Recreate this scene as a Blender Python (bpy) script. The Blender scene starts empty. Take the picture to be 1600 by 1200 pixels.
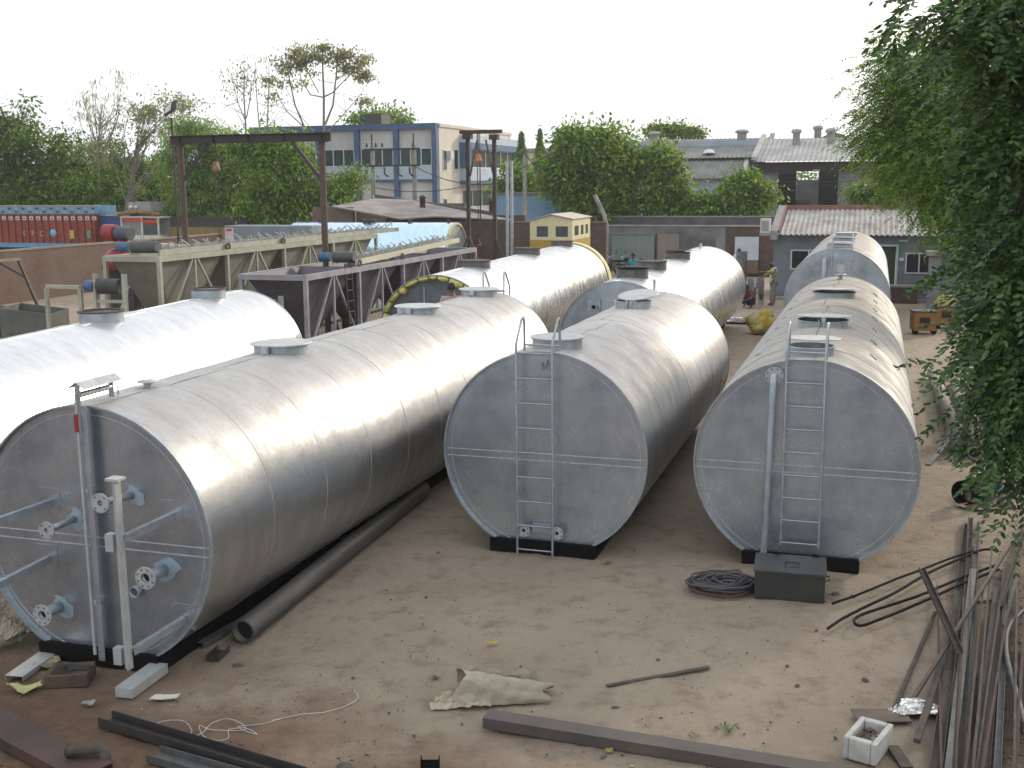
import bpy, math, random
import numpy as np
from mathutils import Vector, Matrix
random.seed(7)
RNG = np.random.default_rng(11)
SC = bpy.context.scene
PI = math.pi

# ------------------------------------------------------------------ camera
F_PX, PITCH, ROLL, CAM_H = 1765.28, math.radians(10.004), math.radians(-0.447), 4.9
YAW = 0.311                      # the yard's grid is turned by this from the view direction
fw = Vector((0, math.cos(PITCH), -math.sin(PITCH)))
r0 = Vector((1, 0, 0)); u0 = r0.cross(fw)
cr = r0 * math.cos(ROLL) + u0 * math.sin(ROLL)
cu = -r0 * math.sin(ROLL) + u0 * math.cos(ROLL)
CAMP = Vector((0, 0, CAM_H))
cd = bpy.data.cameras.new("camera"); cam = bpy.data.objects.new("camera", cd)
SC.collection.objects.link(cam); SC.camera = cam
m = Matrix((cr, cu, -fw)).transposed().to_4x4(); m.translation = CAMP
cam.matrix_world = m
cd.sensor_width = 36; cd.sensor_fit = 'HORIZONTAL'
cd.lens = 36 * F_PX / 1600; cd.clip_start = .05; cd.clip_end = 3000

def ray(x, y): return fw + cr * ((x - 800) / F_PX) - cu * ((y - 600) / F_PX)
def G(x, y, z=0.0):
    """survey: the point of height z seen at this place of the 1600x1200 photograph"""
    d = ray(x, y); return CAMP + d * ((z - CAM_H) / d.z)
def GY(x, y, Y):
    d = ray(x, y); return CAMP + d * (Y / d.y)
S_ = Vector((math.cos(YAW), -math.sin(YAW), 0)); A_ = Vector((math.sin(YAW), math.cos(YAW), 0))
def W(u, v, z=0.0): return S_ * u + A_ * v + Vector((0, 0, z))
def PV(x, y, v):
    """(u, z) where the sight line meets the yard plane v"""
    d = ray(x, y); t = (v - CAMP.dot(A_)) / d.dot(A_); p = CAMP + d * t
    return p.dot(S_), p.z
def PUu(x, y, u):
    d = ray(x, y); t = (u - CAMP.dot(S_)) / d.dot(S_); p = CAMP + d * t
    return p.dot(A_), p.z

# ------------------------------------------------------------------ sky, sun, exposure
SUN_DIR = (S_ * .43 + A_ * .84 + Vector((0, 0, .36))).normalized()
sun_el = math.asin(SUN_DIR.z); sun_az = math.atan2(SUN_DIR.x, SUN_DIR.y)
world = bpy.data.worlds.new("World"); SC.world = world; world.use_nodes = True
nt = world.node_tree; nt.nodes.clear()
wo = nt.nodes.new('ShaderNodeOutputWorld'); bg = nt.nodes.new('ShaderNodeBackground')
sky = nt.nodes.new('ShaderNodeTexSky'); sky.sky_type = 'NISHITA'; sky.sun_disc = False
sky.sun_elevation = sun_el; sky.sun_rotation = sun_az
sky.air_density = 1.0; sky.dust_density = 6.0; sky.ozone_density = 1.0
mx = nt.nodes.new('ShaderNodeMixRGB'); mx.inputs[0].default_value = .78
mx.inputs[2].default_value = (8.3, 8.6, 9.0, 1)
nt.links.new(sky.outputs[0], mx.inputs[1]); nt.links.new(mx.outputs[0], bg.inputs[0])
nt.links.new(bg.outputs[0], wo.inputs[0]); bg.inputs[1].default_value = .13
sl = bpy.data.lights.new("sun", 'SUN'); sl.energy = 1.7; sl.angle = math.radians(4); sl.color = (1, .88, .72)
so = bpy.data.objects.new("sun", sl); SC.collection.objects.link(so)
so.rotation_euler = SUN_DIR.to_track_quat('Z', 'Y').to_euler()
SC.view_settings.view_transform = 'Standard'; SC.view_settings.look = 'None'
SC.view_settings.exposure = 0.36; SC.view_settings.gamma = 1

# ------------------------------------------------------------------ materials
MATS = {}
def mat(name, c1, c2=None, scale=2.0, rough=.7, metal=0.0, bump=0.0, bscale=20.0, r2=None, spec=.5, fac=(.35, .65), detail=5, stretch=None, island=0, coat=0):
    if name in MATS: return MATS[name]
    M = bpy.data.materials.new(name); M.use_nodes = True; MATS[name] = M
    t = M.node_tree; b = t.nodes['Principled BSDF']
    b.inputs['Metallic'].default_value = metal; b.inputs['Roughness'].default_value = rough
    b.inputs['Specular IOR Level'].default_value = spec
    if coat: b.inputs['Coat Weight'].default_value = coat
    tc = t.nodes.new('ShaderNodeTexCoord'); src = tc.outputs['Object']
    if stretch:
        mp = t.nodes.new('ShaderNodeMapping'); mp.inputs['Scale'].default_value = stretch
        t.links.new(src, mp.inputs[0]); src = mp.outputs[0]
    if c2 is None: c2 = tuple(c * .8 for c in c1)
    n = t.nodes.new('ShaderNodeTexNoise'); n.inputs['Scale'].default_value = scale; n.inputs['Detail'].default_value = detail
    n.inputs['Roughness'].default_value = .62
    t.links.new(src, n.inputs['Vector'])
    mr = t.nodes.new('ShaderNodeMapRange'); mr.inputs[1].default_value = fac[0]; mr.inputs[2].default_value = fac[1]
    t.links.new(n.outputs[0], mr.inputs[0])
    mix = t.nodes.new('ShaderNodeMixRGB'); mix.inputs[1].default_value = (*c1, 1); mix.inputs[2].default_value = (*c2, 1)
    t.links.new(mr.outputs[0], mix.inputs[0]); out = mix.outputs[0]
    if island:
        g = t.nodes.new('ShaderNodeNewGeometry'); hs = t.nodes.new('ShaderNodeHueSaturation')
        m2 = t.nodes.new('ShaderNodeMapRange'); m2.inputs[3].default_value = 1 - island; m2.inputs[4].default_value = 1 + island
        t.links.new(g.outputs['Random Per Island'], m2.inputs[0]); t.links.new(m2.outputs[0], hs.inputs['Value'])
        t.links.new(out, hs.inputs['Color']); out = hs.outputs[0]
    t.links.new(out, b.inputs['Base Color'])
    if r2 is not None:
        m3 = t.nodes.new('ShaderNodeMapRange'); m3.inputs[3].default_value = rough; m3.inputs[4].default_value = r2
        t.links.new(mr.outputs[0], m3.inputs[0]); t.links.new(m3.outputs[0], b.inputs['Roughness'])
    if bump:
        n2 = t.nodes.new('ShaderNodeTexNoise'); n2.inputs['Scale'].default_value = bscale; n2.inputs['Detail'].default_value = 4
        t.links.new(src, n2.inputs['Vector'])
        bm = t.nodes.new('ShaderNodeBump'); bm.inputs['Strength'].default_value = 1; bm.inputs['Distance'].default_value = bump
        t.links.new(n2.outputs[0], bm.inputs['Height']); t.links.new(bm.outputs[0], b.inputs['Normal'])
    return M

def metal_shell(name, base, rough, dust=0.0, met=.93, nsc=1.6, dent=.004, dark=.75, spangle=.1, dustc=(.46, .41, .36), streak=.5):
    """sheet metal rolled round a tank: broad dents, streaky oxide patches, settled dust on top"""
    M = bpy.data.materials.new(name); M.use_nodes = True; MATS[name] = M
    t = M.node_tree; N = t.nodes.new; L = t.links.new; b = t.nodes['Principled BSDF']
    tc = N('ShaderNodeTexCoord')
    mp = N('ShaderNodeMapping'); mp.inputs['Scale'].default_value = (.9, 2.2, .9); L(tc.outputs['Object'], mp.inputs[0])
    n1 = N('ShaderNodeTexNoise'); n1.inputs['Scale'].default_value = nsc; n1.inputs['Detail'].default_value = 8; n1.inputs['Roughness'].default_value = .68; L(mp.outputs[0], n1.inputs[0])
    r1 = N('ShaderNodeMapRange'); r1.inputs[1].default_value = .38; r1.inputs[2].default_value = .64; L(n1.outputs[0], r1.inputs[0])
    mx = N('ShaderNodeMixRGB'); mx.inputs[1].default_value = (*base, 1); mx.inputs[2].default_value = (*[c * dark for c in base], 1); L(r1.outputs[0], mx.inputs[0])
    # crystalline zinc flower
    vo = N('ShaderNodeTexVoronoi'); vo.inputs['Scale'].default_value = 34; L(tc.outputs['Object'], vo.inputs[0])
    hv = N('ShaderNodeHueSaturation'); mrv = N('ShaderNodeMapRange'); mrv.inputs[3].default_value = 1 - spangle; mrv.inputs[4].default_value = 1 + spangle
    L(vo.outputs['Color'], mrv.inputs[0]); L(mrv.outputs[0], hv.inputs['Value']); L(mx.outputs[0], hv.inputs['Color'])
    # dust
    ge = N('ShaderNodeNewGeometry'); sx = N('ShaderNodeSeparateXYZ'); L(ge.outputs['Normal'], sx.inputs[0])
    dz = N('ShaderNodeMapRange'); dz.inputs[1].default_value = .15; dz.inputs[2].default_value = .95; dz.inputs[4].default_value = dust; L(sx.outputs[2], dz.inputs[0])
    n3 = N('ShaderNodeTexNoise'); n3.inputs['Scale'].default_value = 3.3; n3.inputs['Detail'].default_value = 6; L(tc.outputs['Object'], n3.inputs[0])
    r3 = N('ShaderNodeMapRange'); r3.inputs[1].default_value = .3; r3.inputs[2].default_value = .6; r3.inputs[3].default_value = .55; L(n3.outputs[0], r3.inputs[0])
    mu = N('ShaderNodeMath'); mu.operation = 'MULTIPLY'; L(dz.outputs[0], mu.inputs[0]); L(r3.outputs[0], mu.inputs[1])
    m2 = N('ShaderNodeMixRGB'); m2.inputs[2].default_value = (*dustc, 1); L(mu.outputs[0], m2.inputs[0]); L(hv.outputs[0], m2.inputs[1])
    L(m2.outputs[0], b.inputs['Base Color'])
    me = N('ShaderNodeMath'); me.operation = 'MULTIPLY_ADD'; me.inputs[1].default_value = -.9; me.inputs[2].default_value = met; L(mu.outputs[0], me.inputs[0]); L(me.outputs[0], b.inputs['Metallic'])
    rr = N('ShaderNodeMapRange'); rr.inputs[3].default_value = rough * .88; rr.inputs[4].default_value = rough * 1.25; L(r1.outputs[0], rr.inputs[0])
    ra = N('ShaderNodeMath'); ra.operation = 'MULTIPLY_ADD'; ra.inputs[1].default_value = .35; L(mu.outputs[0], ra.inputs[0]); L(rr.outputs[0], ra.inputs[2]); L(ra.outputs[0], b.inputs['Roughness'])
    # dents
    mp2 = N('ShaderNodeMapping'); mp2.inputs['Scale'].default_value = (1.1, 1.3, 1.1); L(tc.outputs['Object'], mp2.inputs[0])
    n4 = N('ShaderNodeTexNoise'); n4.inputs['Scale'].default_value = 1.1; n4.inputs['Detail'].default_value = 3; n4.inputs['Roughness'].default_value = .45; L(mp2.outputs[0], n4.inputs[0])
    bm = N('ShaderNodeBump'); bm.inputs['Distance'].default_value = dent * 10; bm.inputs['Strength'].default_value = .8; L(n4.outputs[0], bm.inputs['Height'])
    n5 = N('ShaderNodeTexNoise'); n5.inputs['Scale'].default_value = 90; n5.inputs['Detail'].default_value = 2; L(tc.outputs['Object'], n5.inputs[0])
    b2 = N('ShaderNodeBump'); b2.inputs['Distance'].default_value = .0005; b2.inputs['Strength'].default_value = .5; L(n5.outputs[0], b2.inputs['Height']); L(bm.outputs[0], b2.inputs['Normal'])
    L(b2.outputs[0], b.inputs['Normal'])
    return M

GALV = metal_shell('galvanised_shell', (.52, .525, .53), .34, dust=.66, dent=.0035, dark=.74, dustc=(.33, .31, .29))
GALV_R = metal_shell('dusty_galvanised_shell', (.52, .55, .58), .46, dust=1.15, dent=.002, dark=.85, dustc=(.33, .30, .26))
FACE = metal_shell('galvanised_end_sheet', (.56, .62, .68), .29, dust=.08, dent=.0009, dark=.52, spangle=.05, met=.84, nsc=1.0)
ALU = metal_shell('bright_aluminium_sheet', (.72, .73, .74), .24, dust=.12, dent=.005, dark=.8, spangle=.03)
SKYALU = metal_shell('sky_tinted_sheet', (.60, .80, 1.0), .20, dust=.05, dent=.003, dark=.9, spangle=.02)  # blue of the reflected sky is put into the metal's base colour
ZINC = mat('zinc_fittings', (.42, .46, .49), (.30, .33, .36), 6, .5, .7, .001, 60)
ZINCP = mat('pale_zinc_paint', (.50, .51, .50), (.38, .39, .39), 5, .55, .35, .001, 60)
BLACK = mat('black_skid_paint', (.005, .005, .006), (.010, .009, .009), 4, .8, spec=.12)
DARKST = mat('dark_mill_steel', (.035, .036, .04), (.06, .05, .045), 5, .65, .3, .001, 40)
RUST = mat('rusty_steel', (.10, .055, .038), (.05, .032, .026), 5, .8, .2, .002, 40)
RUSTRED = mat('red_oxide_steel', (.12, .075, .06), (.075, .052, .045), 4, .8, .1, .002, 30)
WEATH = mat('weathered_steel_bar', (.105, .09, .075), (.06, .05, .045), 9, .75, .1, .001, 60, spec=.25)
GREYBAR = mat('grey_steel_bar', (.145, .15, .15), (.09, .09, .088), 8, .6, .3, .001, 60, spec=.3)
YINS = mat('yellow_insulation', (.60, .55, .16), (.42, .38, .10), 9, .95, 0, .03, 14)
YBAND = mat('yellow_band', (.66, .60, .34), (.5, .45, .22), 5, .8)
WELD = mat('weld_seam', (.27, .265, .26), (.48, .47, .46), 2.5, .5, .6)
WELDP = mat('pale_weld_line', (.52, .56, .59), (.38, .41, .44), 9, .5, .3)
WELDD = mat('dusty_dark_seam', (.14, .13, .12), (.26, .24, .21), 3, .7, .2)
WELDB = mat('bright_lap_seam', (.60, .60, .60), (.75, .75, .74), 5, .4, .9)
ENDG = mat('grey_tank_end', (.16, .18, .20), (.11, .125, .14), 3, .6, .3)
HOLE = mat('dark_opening', (.012, .011, .010), (.02, .018, .016), 3, .9)  # near-black: shade inside bores, holes and openings is put into the colour

HALO = mat('zinc_spray_paint', (.36, .45, .50), (.28, .36, .41), 8, .5, .25)
# ------------------------------------------------------------------ mesh helpers
class MB:
    def __init__(self): self.v = []; self.f = []; self.s = []; self.mi = {}
    def add(self, vs, fs, smooth=False):
        o = len(self.v); self.v += [tuple(p) for p in vs]
        for f in fs: self.f.append(tuple(i + o for i in f)); self.s.append(smooth)
        return self
    def box(self, x0, x1, y0, y1, z0, z1):
        p = [(x, y, z) for z in (z0, z1) for y in (y0, y1) for x in (x0, x1)]
        return self.add(p, [(0, 2, 3, 1), (4, 5, 7, 6), (0, 1, 5, 4), (1, 3, 7, 5), (3, 2, 6, 7), (2, 0, 4, 6)])
    def beam(self, a, b, w, h, up=(0, 0, 1)):
        a = Vector(a); b = Vector(b); d = (b - a).normalized(); up = Vector(up)
        if abs(d.dot(up)) > .98: up = Vector((0, 1, 0))
        s = d.cross(up).normalized() * (w / 2); u = s.cross(d).normalized() * (h / 2)
        p = [a - s - u, a + s - u, a + s + u, a - s + u, b - s - u, b + s - u, b + s + u, b - s + u]
        return self.add(p, [(0, 1, 2, 3), (7, 6, 5, 4), (0, 4, 5, 1), (1, 5, 6, 2), (2, 6, 7, 3), (3, 7, 4, 0)])
    def prism(self, pts, ext):
        n = len(pts); e = Vector(ext); P = [Vector(p) for p in pts]
        return self.add(P + [p + e for p in P], [tuple(range(n))[::-1], tuple(range(n, 2 * n))] + [(i, (i + 1) % n, n + (i + 1) % n, n + i) for i in range(n)])
    def cyl(self, a, b, r, r2=None, n=16, caps=True, smooth=True):
        return self.tube([a, b], [r, r if r2 is None else r2], n, caps, smooth)
    def tube(self, pts, r, n=8, caps=True, smooth=True):
        P = [Vector(p) for p in pts]; k = len(P)
        rs = [r] * k if not isinstance(r, (list, tuple)) else list(r)
        T = [(P[min(i + 1, k - 1)] - P[max(i - 1, 0)]).normalized() for i in range(k)]
        up = Vector((0, 0, 1)) if abs(T[0].z) < .9 else Vector((1, 0, 0))
        s = T[0].cross(up).normalized(); vs = []
        for i in range(k):
            s = (s - T[i] * s.dot(T[i])).normalized(); q = T[i].cross(s)
            for j in range(n):
                a = 2 * PI * j / n; vs.append(P[i] + (s * math.cos(a) + q * math.sin(a)) * rs[i])
        fs = [(i * n + j, i * n + (j + 1) % n, (i + 1) * n + (j + 1) % n, (i + 1) * n + j) for i in range(k - 1) for j in range(n)]
        self.add(vs, fs, smooth)
        if caps:
            self.add(vs[:n], [tuple(range(n))[::-1]]); self.add(vs[-n:], [tuple(range(n))])
        return self
    def pipe(self, a, b, ro, ri, n=20):
        """open pipe with a wall"""
        a = Vector(a); b = Vector(b); T = (b - a).normalized(); up = Vector((0, 0, 1)) if abs(T.z) < .9 else Vector((1, 0, 0))
        s = T.cross(up).normalized(); q = T.cross(s); R = []
        for (c, r) in ((a, ri), (a, ro), (b, ro), (b, ri)):
            R += [c + (s * math.cos(2 * PI * j / n) + q * math.sin(2 * PI * j / n)) * r for j in range(n)]
        o = len(self.v)
        self.v += [tuple(p) for p in R]
        for k in range(4):
            for j in range(n):
                k2 = (k + 1) % 4
                self.f.append((o + k * n + j, o + k * n + (j + 1) % n, o + k2 * n + (j + 1) % n, o + k2 * n + j)); self.s.append(k in (1, 3))
        return self
    def lathe(self, prof, c=(0, 0, 0), n=24, smooth=True):
        c = Vector(c); vs = [c + Vector((r * math.cos(2 * PI * j / n), r * math.sin(2 * PI * j / n), z)) for r, z in prof for j in range(n)]
        k = len(prof)
        return self.add(vs, [(i * n + j, i * n + (j + 1) % n, (i + 1) * n + (j + 1) % n, (i + 1) * n + j) for i in range(k - 1) for j in range(n)], smooth)
    def xf(self, M):
        self.v = [tuple(M @ Vector(p)) for p in self.v]; return self
    def build(self, name, material, parent=None, bevel=0.0, loc=None, rz=0.0):
        me = bpy.data.meshes.new(name); me.from_pydata(self.v, [], self.f); me.update()
        me.polygons.foreach_set('use_smooth', self.s)
        for i, k in self.mi.items(): me.polygons[i].material_index = k
        for mm in (material if isinstance(material, (list, tuple)) else [material]): me.materials.append(mm)
        o = bpy.data.objects.new(name, me); SC.collection.objects.link(o)
        if parent: o.parent = parent
        if loc is not None: o.location = loc
        o.rotation_euler.z = rz
        if bevel:
            b = o.modifiers.new('bevel', 'BEVEL'); b.width = bevel; b.segments = 2; b.limit_method = 'ANGLE'
        return o

def tag(o, label=None, cat=None, group=None, kind=None):
    if cat and not kind: kind = 'thing'
    if label: o['label'] = label
    if cat: o['category'] = cat
    if group: o['group'] = group
    if kind: o['kind'] = kind
    return o
def thing(name, label, cat, loc=(0, 0, 0), rz=0.0, group=None):
    o = bpy.data.objects.new(name, None); SC.collection.objects.link(o); o.empty_display_size = .2
    o.location = loc; o.rotation_euler = (0, 0, rz); return tag(o, label, cat, group)
def structure(o, label=None, cat=None):
    return tag(o, label, cat, kind='structure')
def copy_tree(o, parent=None):
    c = o.copy(); SC.collection.objects.link(c); c.parent = parent
    for ch in list(o.children): copy_tree(ch, c)
    return c

def mesh_np(name, V, F, material, parent=None, smooth=False):
    """V (n,3), F (m,k) arrays"""
    me = bpy.data.meshes.new(name); V = np.asarray(V, dtype=np.float32); F = np.asarray(F, dtype=np.int32)
    me.vertices.add(len(V)); me.vertices.foreach_set('co', V.ravel())
    k = F.shape[1]; me.loops.add(F.size); me.loops.foreach_set('vertex_index', F.ravel())
    me.polygons.add(len(F)); me.polygons.foreach_set('loop_start', np.arange(0, F.size, k, dtype=np.int32))
    try: me.polygons.foreach_set('loop_total', np.full(len(F), k, dtype=np.int32))
    except Exception: pass
    me.update(calc_edges=True); me.validate()
    if smooth: me.polygons.foreach_set('use_smooth', np.ones(len(me.polygons), dtype=bool))
    me.materials.append(material)
    o = bpy.data.objects.new(name, me); SC.collection.objects.link(o)
    if parent: o.parent = parent
    return o

#TANKS
# ------------------------------------------------------------------ tanks
VR = .9875
def cyl_pt(R, th, y, cz): return (R * math.cos(th), y, cz + VR * R * math.sin(th))
def shell_mb(R, L, cz, sheet=1.25, lap=.004, n=96, seam=True, wav=.0, cuts=()):
    """rolled sheets lapping over each other, each a touch wider at its far end"""
    mb = MB(); y = 0.0; ys = []
    k = max(1, round(L / sheet)); st = L / k
    for i in range(k):
        y0, y1 = i * st, (i + 1) * st
        off = random.uniform(-.0015, .0015)
        for (ya, yb, ra, rb) in ((y0, y1, R - lap, R + lap * .4 + off),):
            sub = 6; vs = []
            for q in range(sub + 1):
                t = q / sub; rr = ra + (rb - ra) * t + wav * math.sin(t * PI)
                vs += [cyl_pt(rr, 2 * PI * j / n, ya + (yb - ya) * t, cz) for j in range(n)]
            mb.add(vs, [(q * n + j, (q + 1) * n + j, (q + 1) * n + (j + 1) % n, q * n + (j + 1) % n) for q in range(sub) for j in range(n)], True)
        if i and seam:   # weld bead
            vs = []; f0 = len(mb.f)
            for (dy, dr) in ((-.008, 0), (-.004, .004), (.004, .005), (.008, -.001)):
                vs += [cyl_pt(R + dr, 2 * PI * j / n, y0 + dy, cz) for j in range(n)]
            mb.add(vs, [(q * n + j, (q + 1) * n + j, (q + 1) * n + (j + 1) % n, q * n + (j + 1) % n) for q in range(3) for j in range(n)], True)
            for q in range(f0, len(mb.f)): mb.mi[q] = 1
        # longitudinal lap of this sheet near the crest
        th = PI / 2 + random.uniform(-.10, .10)
        p0 = cyl_pt(R + .004, th, y0 + .02, cz); p1 = cyl_pt(R + .004, th, y1 - .02, cz)
        f0 = len(mb.f); mb.beam(p0, p1, .014, .006)
        for q in range(f0, len(mb.f)): mb.mi[q] = 1
    return mb
def disc(mb, R, y, cz, n=96, flip=False):
    vs = [cyl_pt(R, 2 * PI * j / n, y, cz) for j in range(n)]
    f = tuple(range(n)); mb.add(vs, [f[::-1] if flip else f]); return mb
def ringy(mb, Ra, Rb, ya, yb, cz, n=96, smooth=False):
    vs = [cyl_pt(Ra, 2 * PI * j / n, ya, cz) for j in range(n)] + [cyl_pt(Rb, 2 * PI * j / n, yb, cz) for j in range(n)]
    mb.add(vs, [(j, (j + 1) % n, n + (j + 1) % n, n + j) for j in range(n)], smooth); return mb

def tank_base(name, label, loc, yaw, L, R=1.4, cz=1.465, shell=None, face=None, skid=True, seams=(0.0, -.095), end_in=.03, weld=None, sheet=1.25, cat='tank', group=None, wav=0, lip=.014, innerring=.93):
    t = thing(name, label, cat, (loc[0], loc[1], -.1), -yaw, group)
    shell_mb(R, L, cz, sheet, wav=wav).build('shell', [shell or GALV, weld or WELD], t)
    # front and back end sheets, set in a little from the rim
    for yy, sg in ((0, 1), (L, -1)):
        mb = MB(); disc(mb, R - lip, yy + sg * end_in, cz, flip=(sg < 0))
        if sg > 0:
            pass
        epl = mb.build('end_plate', face or FACE, t)
        if sg > 0:
            for dz in seams:
                w = math.sqrt(max(0, (R - .03) ** 2 - dz * dz)); MB().box(-w, w, yy + end_in - .006, yy + end_in + .002, cz + dz - .006, cz + dz + .006).build('weld_strip', WELDP, epl)
            rr = innerring * R; rm = MB()
            ringy(rm, rr, rr, yy + end_in - .005, yy + end_in, cz); ringy(rm, rr + .006, rr, yy + end_in - .005, yy + end_in - .005, cz); ringy(rm, rr + .006, rr + .006, yy + end_in, yy + end_in - .005, cz)
            rm.build('weld_ring', WELDP, epl)
        rb = MB(); n = 96
        for (ra, rbb, ya, yb) in ((R + .006, R + .006, yy - sg * .012, yy + sg * .03), (R - lip, R + .006, yy - sg * .012, yy - sg * .012), (R - lip, R - lip, yy - sg * .012, yy + sg * end_in)):
            ringy(rb, ra, rbb, ya, yb, cz, smooth=False)
        rb.build('rim', ZINC, t)
    if skid:
        k = MB()
        for x in (-.68, .68): k.box(x - .05, x + .05, .02, L - .02, 0.085, .262)
        k.box(-.745, .72, -.05, .02, .087, .27); k.box(-.72, .72, L - .02, L + .05, .087, .27)
        for i in range(1, int(L // 1.6)): k.box(-.63, .63, i * 1.6, i * 1.6 + .1, .088, .13)
        k.build('skid', BLACK, t, bevel=.006)
    return t
def crest(R=1.4, cz=1.465): return cz + VR * R
def manhole(t, v, r=.34, h=.15, R=1.4, cz=1.465, lid='closed', x=0.0, rim=ZINC, neckm=ZINC, lidm=None, hinge=True, lidr=1.14):
    z0 = crest(R, cz) - .02
    nk = MB(); zb = z0 - r * r / R * .62
    n = 40
    prof = [(r, zb - z0), (r, h), (r + .018, h), (r + .018, h + .012), (r - .012, h + .012), (r - .012, -.03)]
    nk.lathe([(a, z) for a, z in prof], (x, v, z0), n, smooth=False)
    if lid != 'closed': nk.lathe([(r - .012, -.02), (.001, -.02)], (x, v, z0), n)
    nk.build('manhole', neckm, t); o = t.children[-1] if 0 else None
    mh = SC.collection.objects[-1]
    if lid == 'open':
        # black disc paints in the shade of the open inside
        MB().lathe([(r - .014, .0), (.001, .0)], (x, v, z0), n).build('opening', HOLE, mh); return mh
    lm = MB(); lr = r * lidr
    lm.lathe([(.001, .018), (lr * .6, .014), (lr - .004, .010), (lr, .004), (lr, -.006), (lr - .01, -.008), (.001, -.006)], (0, 0, 0), n, smooth=False)
    if hinge: lm.box(-.03, .03, -lr - .05, -lr + .03, -.09, .012)
    if lid == 'closed': M = Matrix.Translation((x, v, z0 + h + .024))
    elif lid == 'ajar': M = Matrix.Translation((x + .03, v + .12, z0 + h + .055)) @ Matrix.Rotation(math.radians(-3), 4, 'X')
    elif lid == 'tilt': M = Matrix.Translation((x + .06, v + .16, z0 + h + .10)) @ Matrix.Rotation(math.radians(10), 4, 'X') @ Matrix.Rotation(math.radians(-4), 4, 'Y')
    else: M = Matrix.Translation((x + .02, v + .36, z0 + h + .06)) @ Matrix.Rotation(math.radians(-2), 4, 'X')
    if lid != 'closed': MB().lathe([(r - .014, .0), (.001, .0)], (x, v, z0), n).build('opening', HOLE, mh)  # black disc for the shade below a shifted lid
    lm.xf(M).build('lid', lidm or ZINCP, mh)
    if hinge:
        b = MB()
        for dx in (-.035, .035): b.box(x + dx - .006, x + dx + .006, v - lr - .05, v - lr + .02, z0 - .03, z0 + h + .05)
        b.build('hinge', ZINCP, mh)
    return mh
def ladder(t, xl, xr, z0, z1, nr, dz0, L=0.0, sgn=-1, R=1.4, cz=1.465, peak=.34):
    """rails up the end plate, then a handrail loop over the crest; sgn -1 front, +1 far end"""
    zc = crest(R, cz); y = L + sgn * .15; mb = MB()
    for x in (xl, xr):
        mb.tube([(x, y, z0), (x, y, z1 - .06), (x, y - sgn * .02, z1), (x, y - sgn * .26, z1 + .27), (x, y - sgn * .33, z1 + .29), (x, y - sgn * .37, z1 + .24), (x, y - sgn * .38, zc - .03)], .0155, 10)
    mb.cyl((xl, y - sgn * .38, zc + .05), (xr, y - sgn * .38, zc + .05), .012, n=8)
    ld = mb.build('ladder', ZINC, t)
    for i in range(nr):
        z = dz0 + i * (z1 - .14 - dz0) / (nr - 1)
        MB().cyl((xl, y, z), (xr, y, z), .0105, n=8).build('rung', ZINC, ld)
    for z in (zc - .35, cz - .4):
        for x in (xl, xr): MB().box(x - .012, x + .012, min(y, L), max(y, L), z - .004, z + .004).build('bracket', ZINC, ld)
    return ld
def flange(t, base, d=.28, r=.095, nb=8, name='nozzle', shear=(0, 0), pr=.045, yplate=True, material=ZINC):
    """short pipe stub leaving the end plate with a bolted flange"""
    x, z = base; mb = MB()
    a = (x, .02, z); b = (x + shear[0], -d, z + shear[1])
    mb.pipe(b, a, pr, pr * .8, 20)
    n = mb.build(name, material, t)
    f = MB(); y0, y1 = -d - .022, -d
    f.pipe((b[0], y0, b[2]), (b[0], y1, b[2]), r, pr * .82, 28)
    fl = f.build('flange', ZINCP, n)
    h = MB()
    for i in range(nb):
        q = 2 * PI * (i + .5) / nb; h.cyl((b[0] + r * .78 * math.cos(q), y0 - .0015, b[2] + r * .78 * math.sin(q)), (b[0] + r * .78 * math.cos(q), y0 + .004, b[2] + r * .78 * math.sin(q)), .009, n=8)
    h.cyl((b[0], -d + .03, b[2]), (b[0], -d + .04, b[2]), pr * .8, n=20)
    h.build('bolt_holes', HOLE, n)
    if yplate:
        hm_ = MB(); k_ = 28; rn = random.Random(int(x * 100 + z * 1000)); ph_ = rn.random() * 6
        hm_.add([(x + pr, .0235, z)] + [(x + pr * .6 + (pr + .07 + .035 * math.sin(3 * q_ + ph_) + .02 * math.sin(7 * q_)) * math.cos(q_) , .0235, z + (pr + .07 + .03 * math.sin(2 * q_ + ph_)) * math.sin(q_)) for q_ in [2 * PI * j / k_ for j in range(k_)]], [(0, (j + 1) % k_ + 1, j + 1) for j in range(k_)])
        hm_.build('zinc_paint_patch', HALO, n)
        MB().box(x - .10, x + .10, .026, .0295, z - .11, z + .11).build('pad_plate', FACE, n)
    return n

# --- the long tank with the nozzles, front left
T1 = tank_base('storage_tank', 'longest galvanised tank, front left, its end plate full of flanged nozzles and a gauge post', (-4.32, 11.15), YAW, 12.55, sheet=1.2)
manhole(T1, 4.03, .36, .09); manhole(T1, 8.82, .36, .09); manhole(T1, 12.02, .36, .10)
ladder(T1, -.02, .42, .4, 2.98, 9, .5, L=12.55, sgn=1)
flange(T1, (.50, 1.95), .30, .10, 4, pr=.038, shear=(-.12, .0)); flange(T1, (-.22, 1.64), .30, .09, 4, pr=.034, shear=(-.07, -.03))
flange(T1, (.82, 1.20), .24, .115, 8, pr=.062, shear=(-.02, .0)); flange(T1, (-.50, .66), .22, .112, 8, pr=.06)
vn = MB(); vn.cyl((0, 1.09, 2.80), (0, 1.09, 2.90), .045); vn.build('vent_pipe', ZINC, T1)
MB().lathe([(.001, .02), (.115, .016), (.118, 0), (.05, -.01)], (0, 1.09, 2.905), 24).build('vent_flange', ZINCP, SC.collection.objects[-1])
ap = MB(); ap.box(.045, .115, -.085, -.078, .17, 2.86); ap.box(.038, .045, -.085, .0, .17, 2.86); ap.build('float_guide_angle', ZINC, T1)
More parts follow.
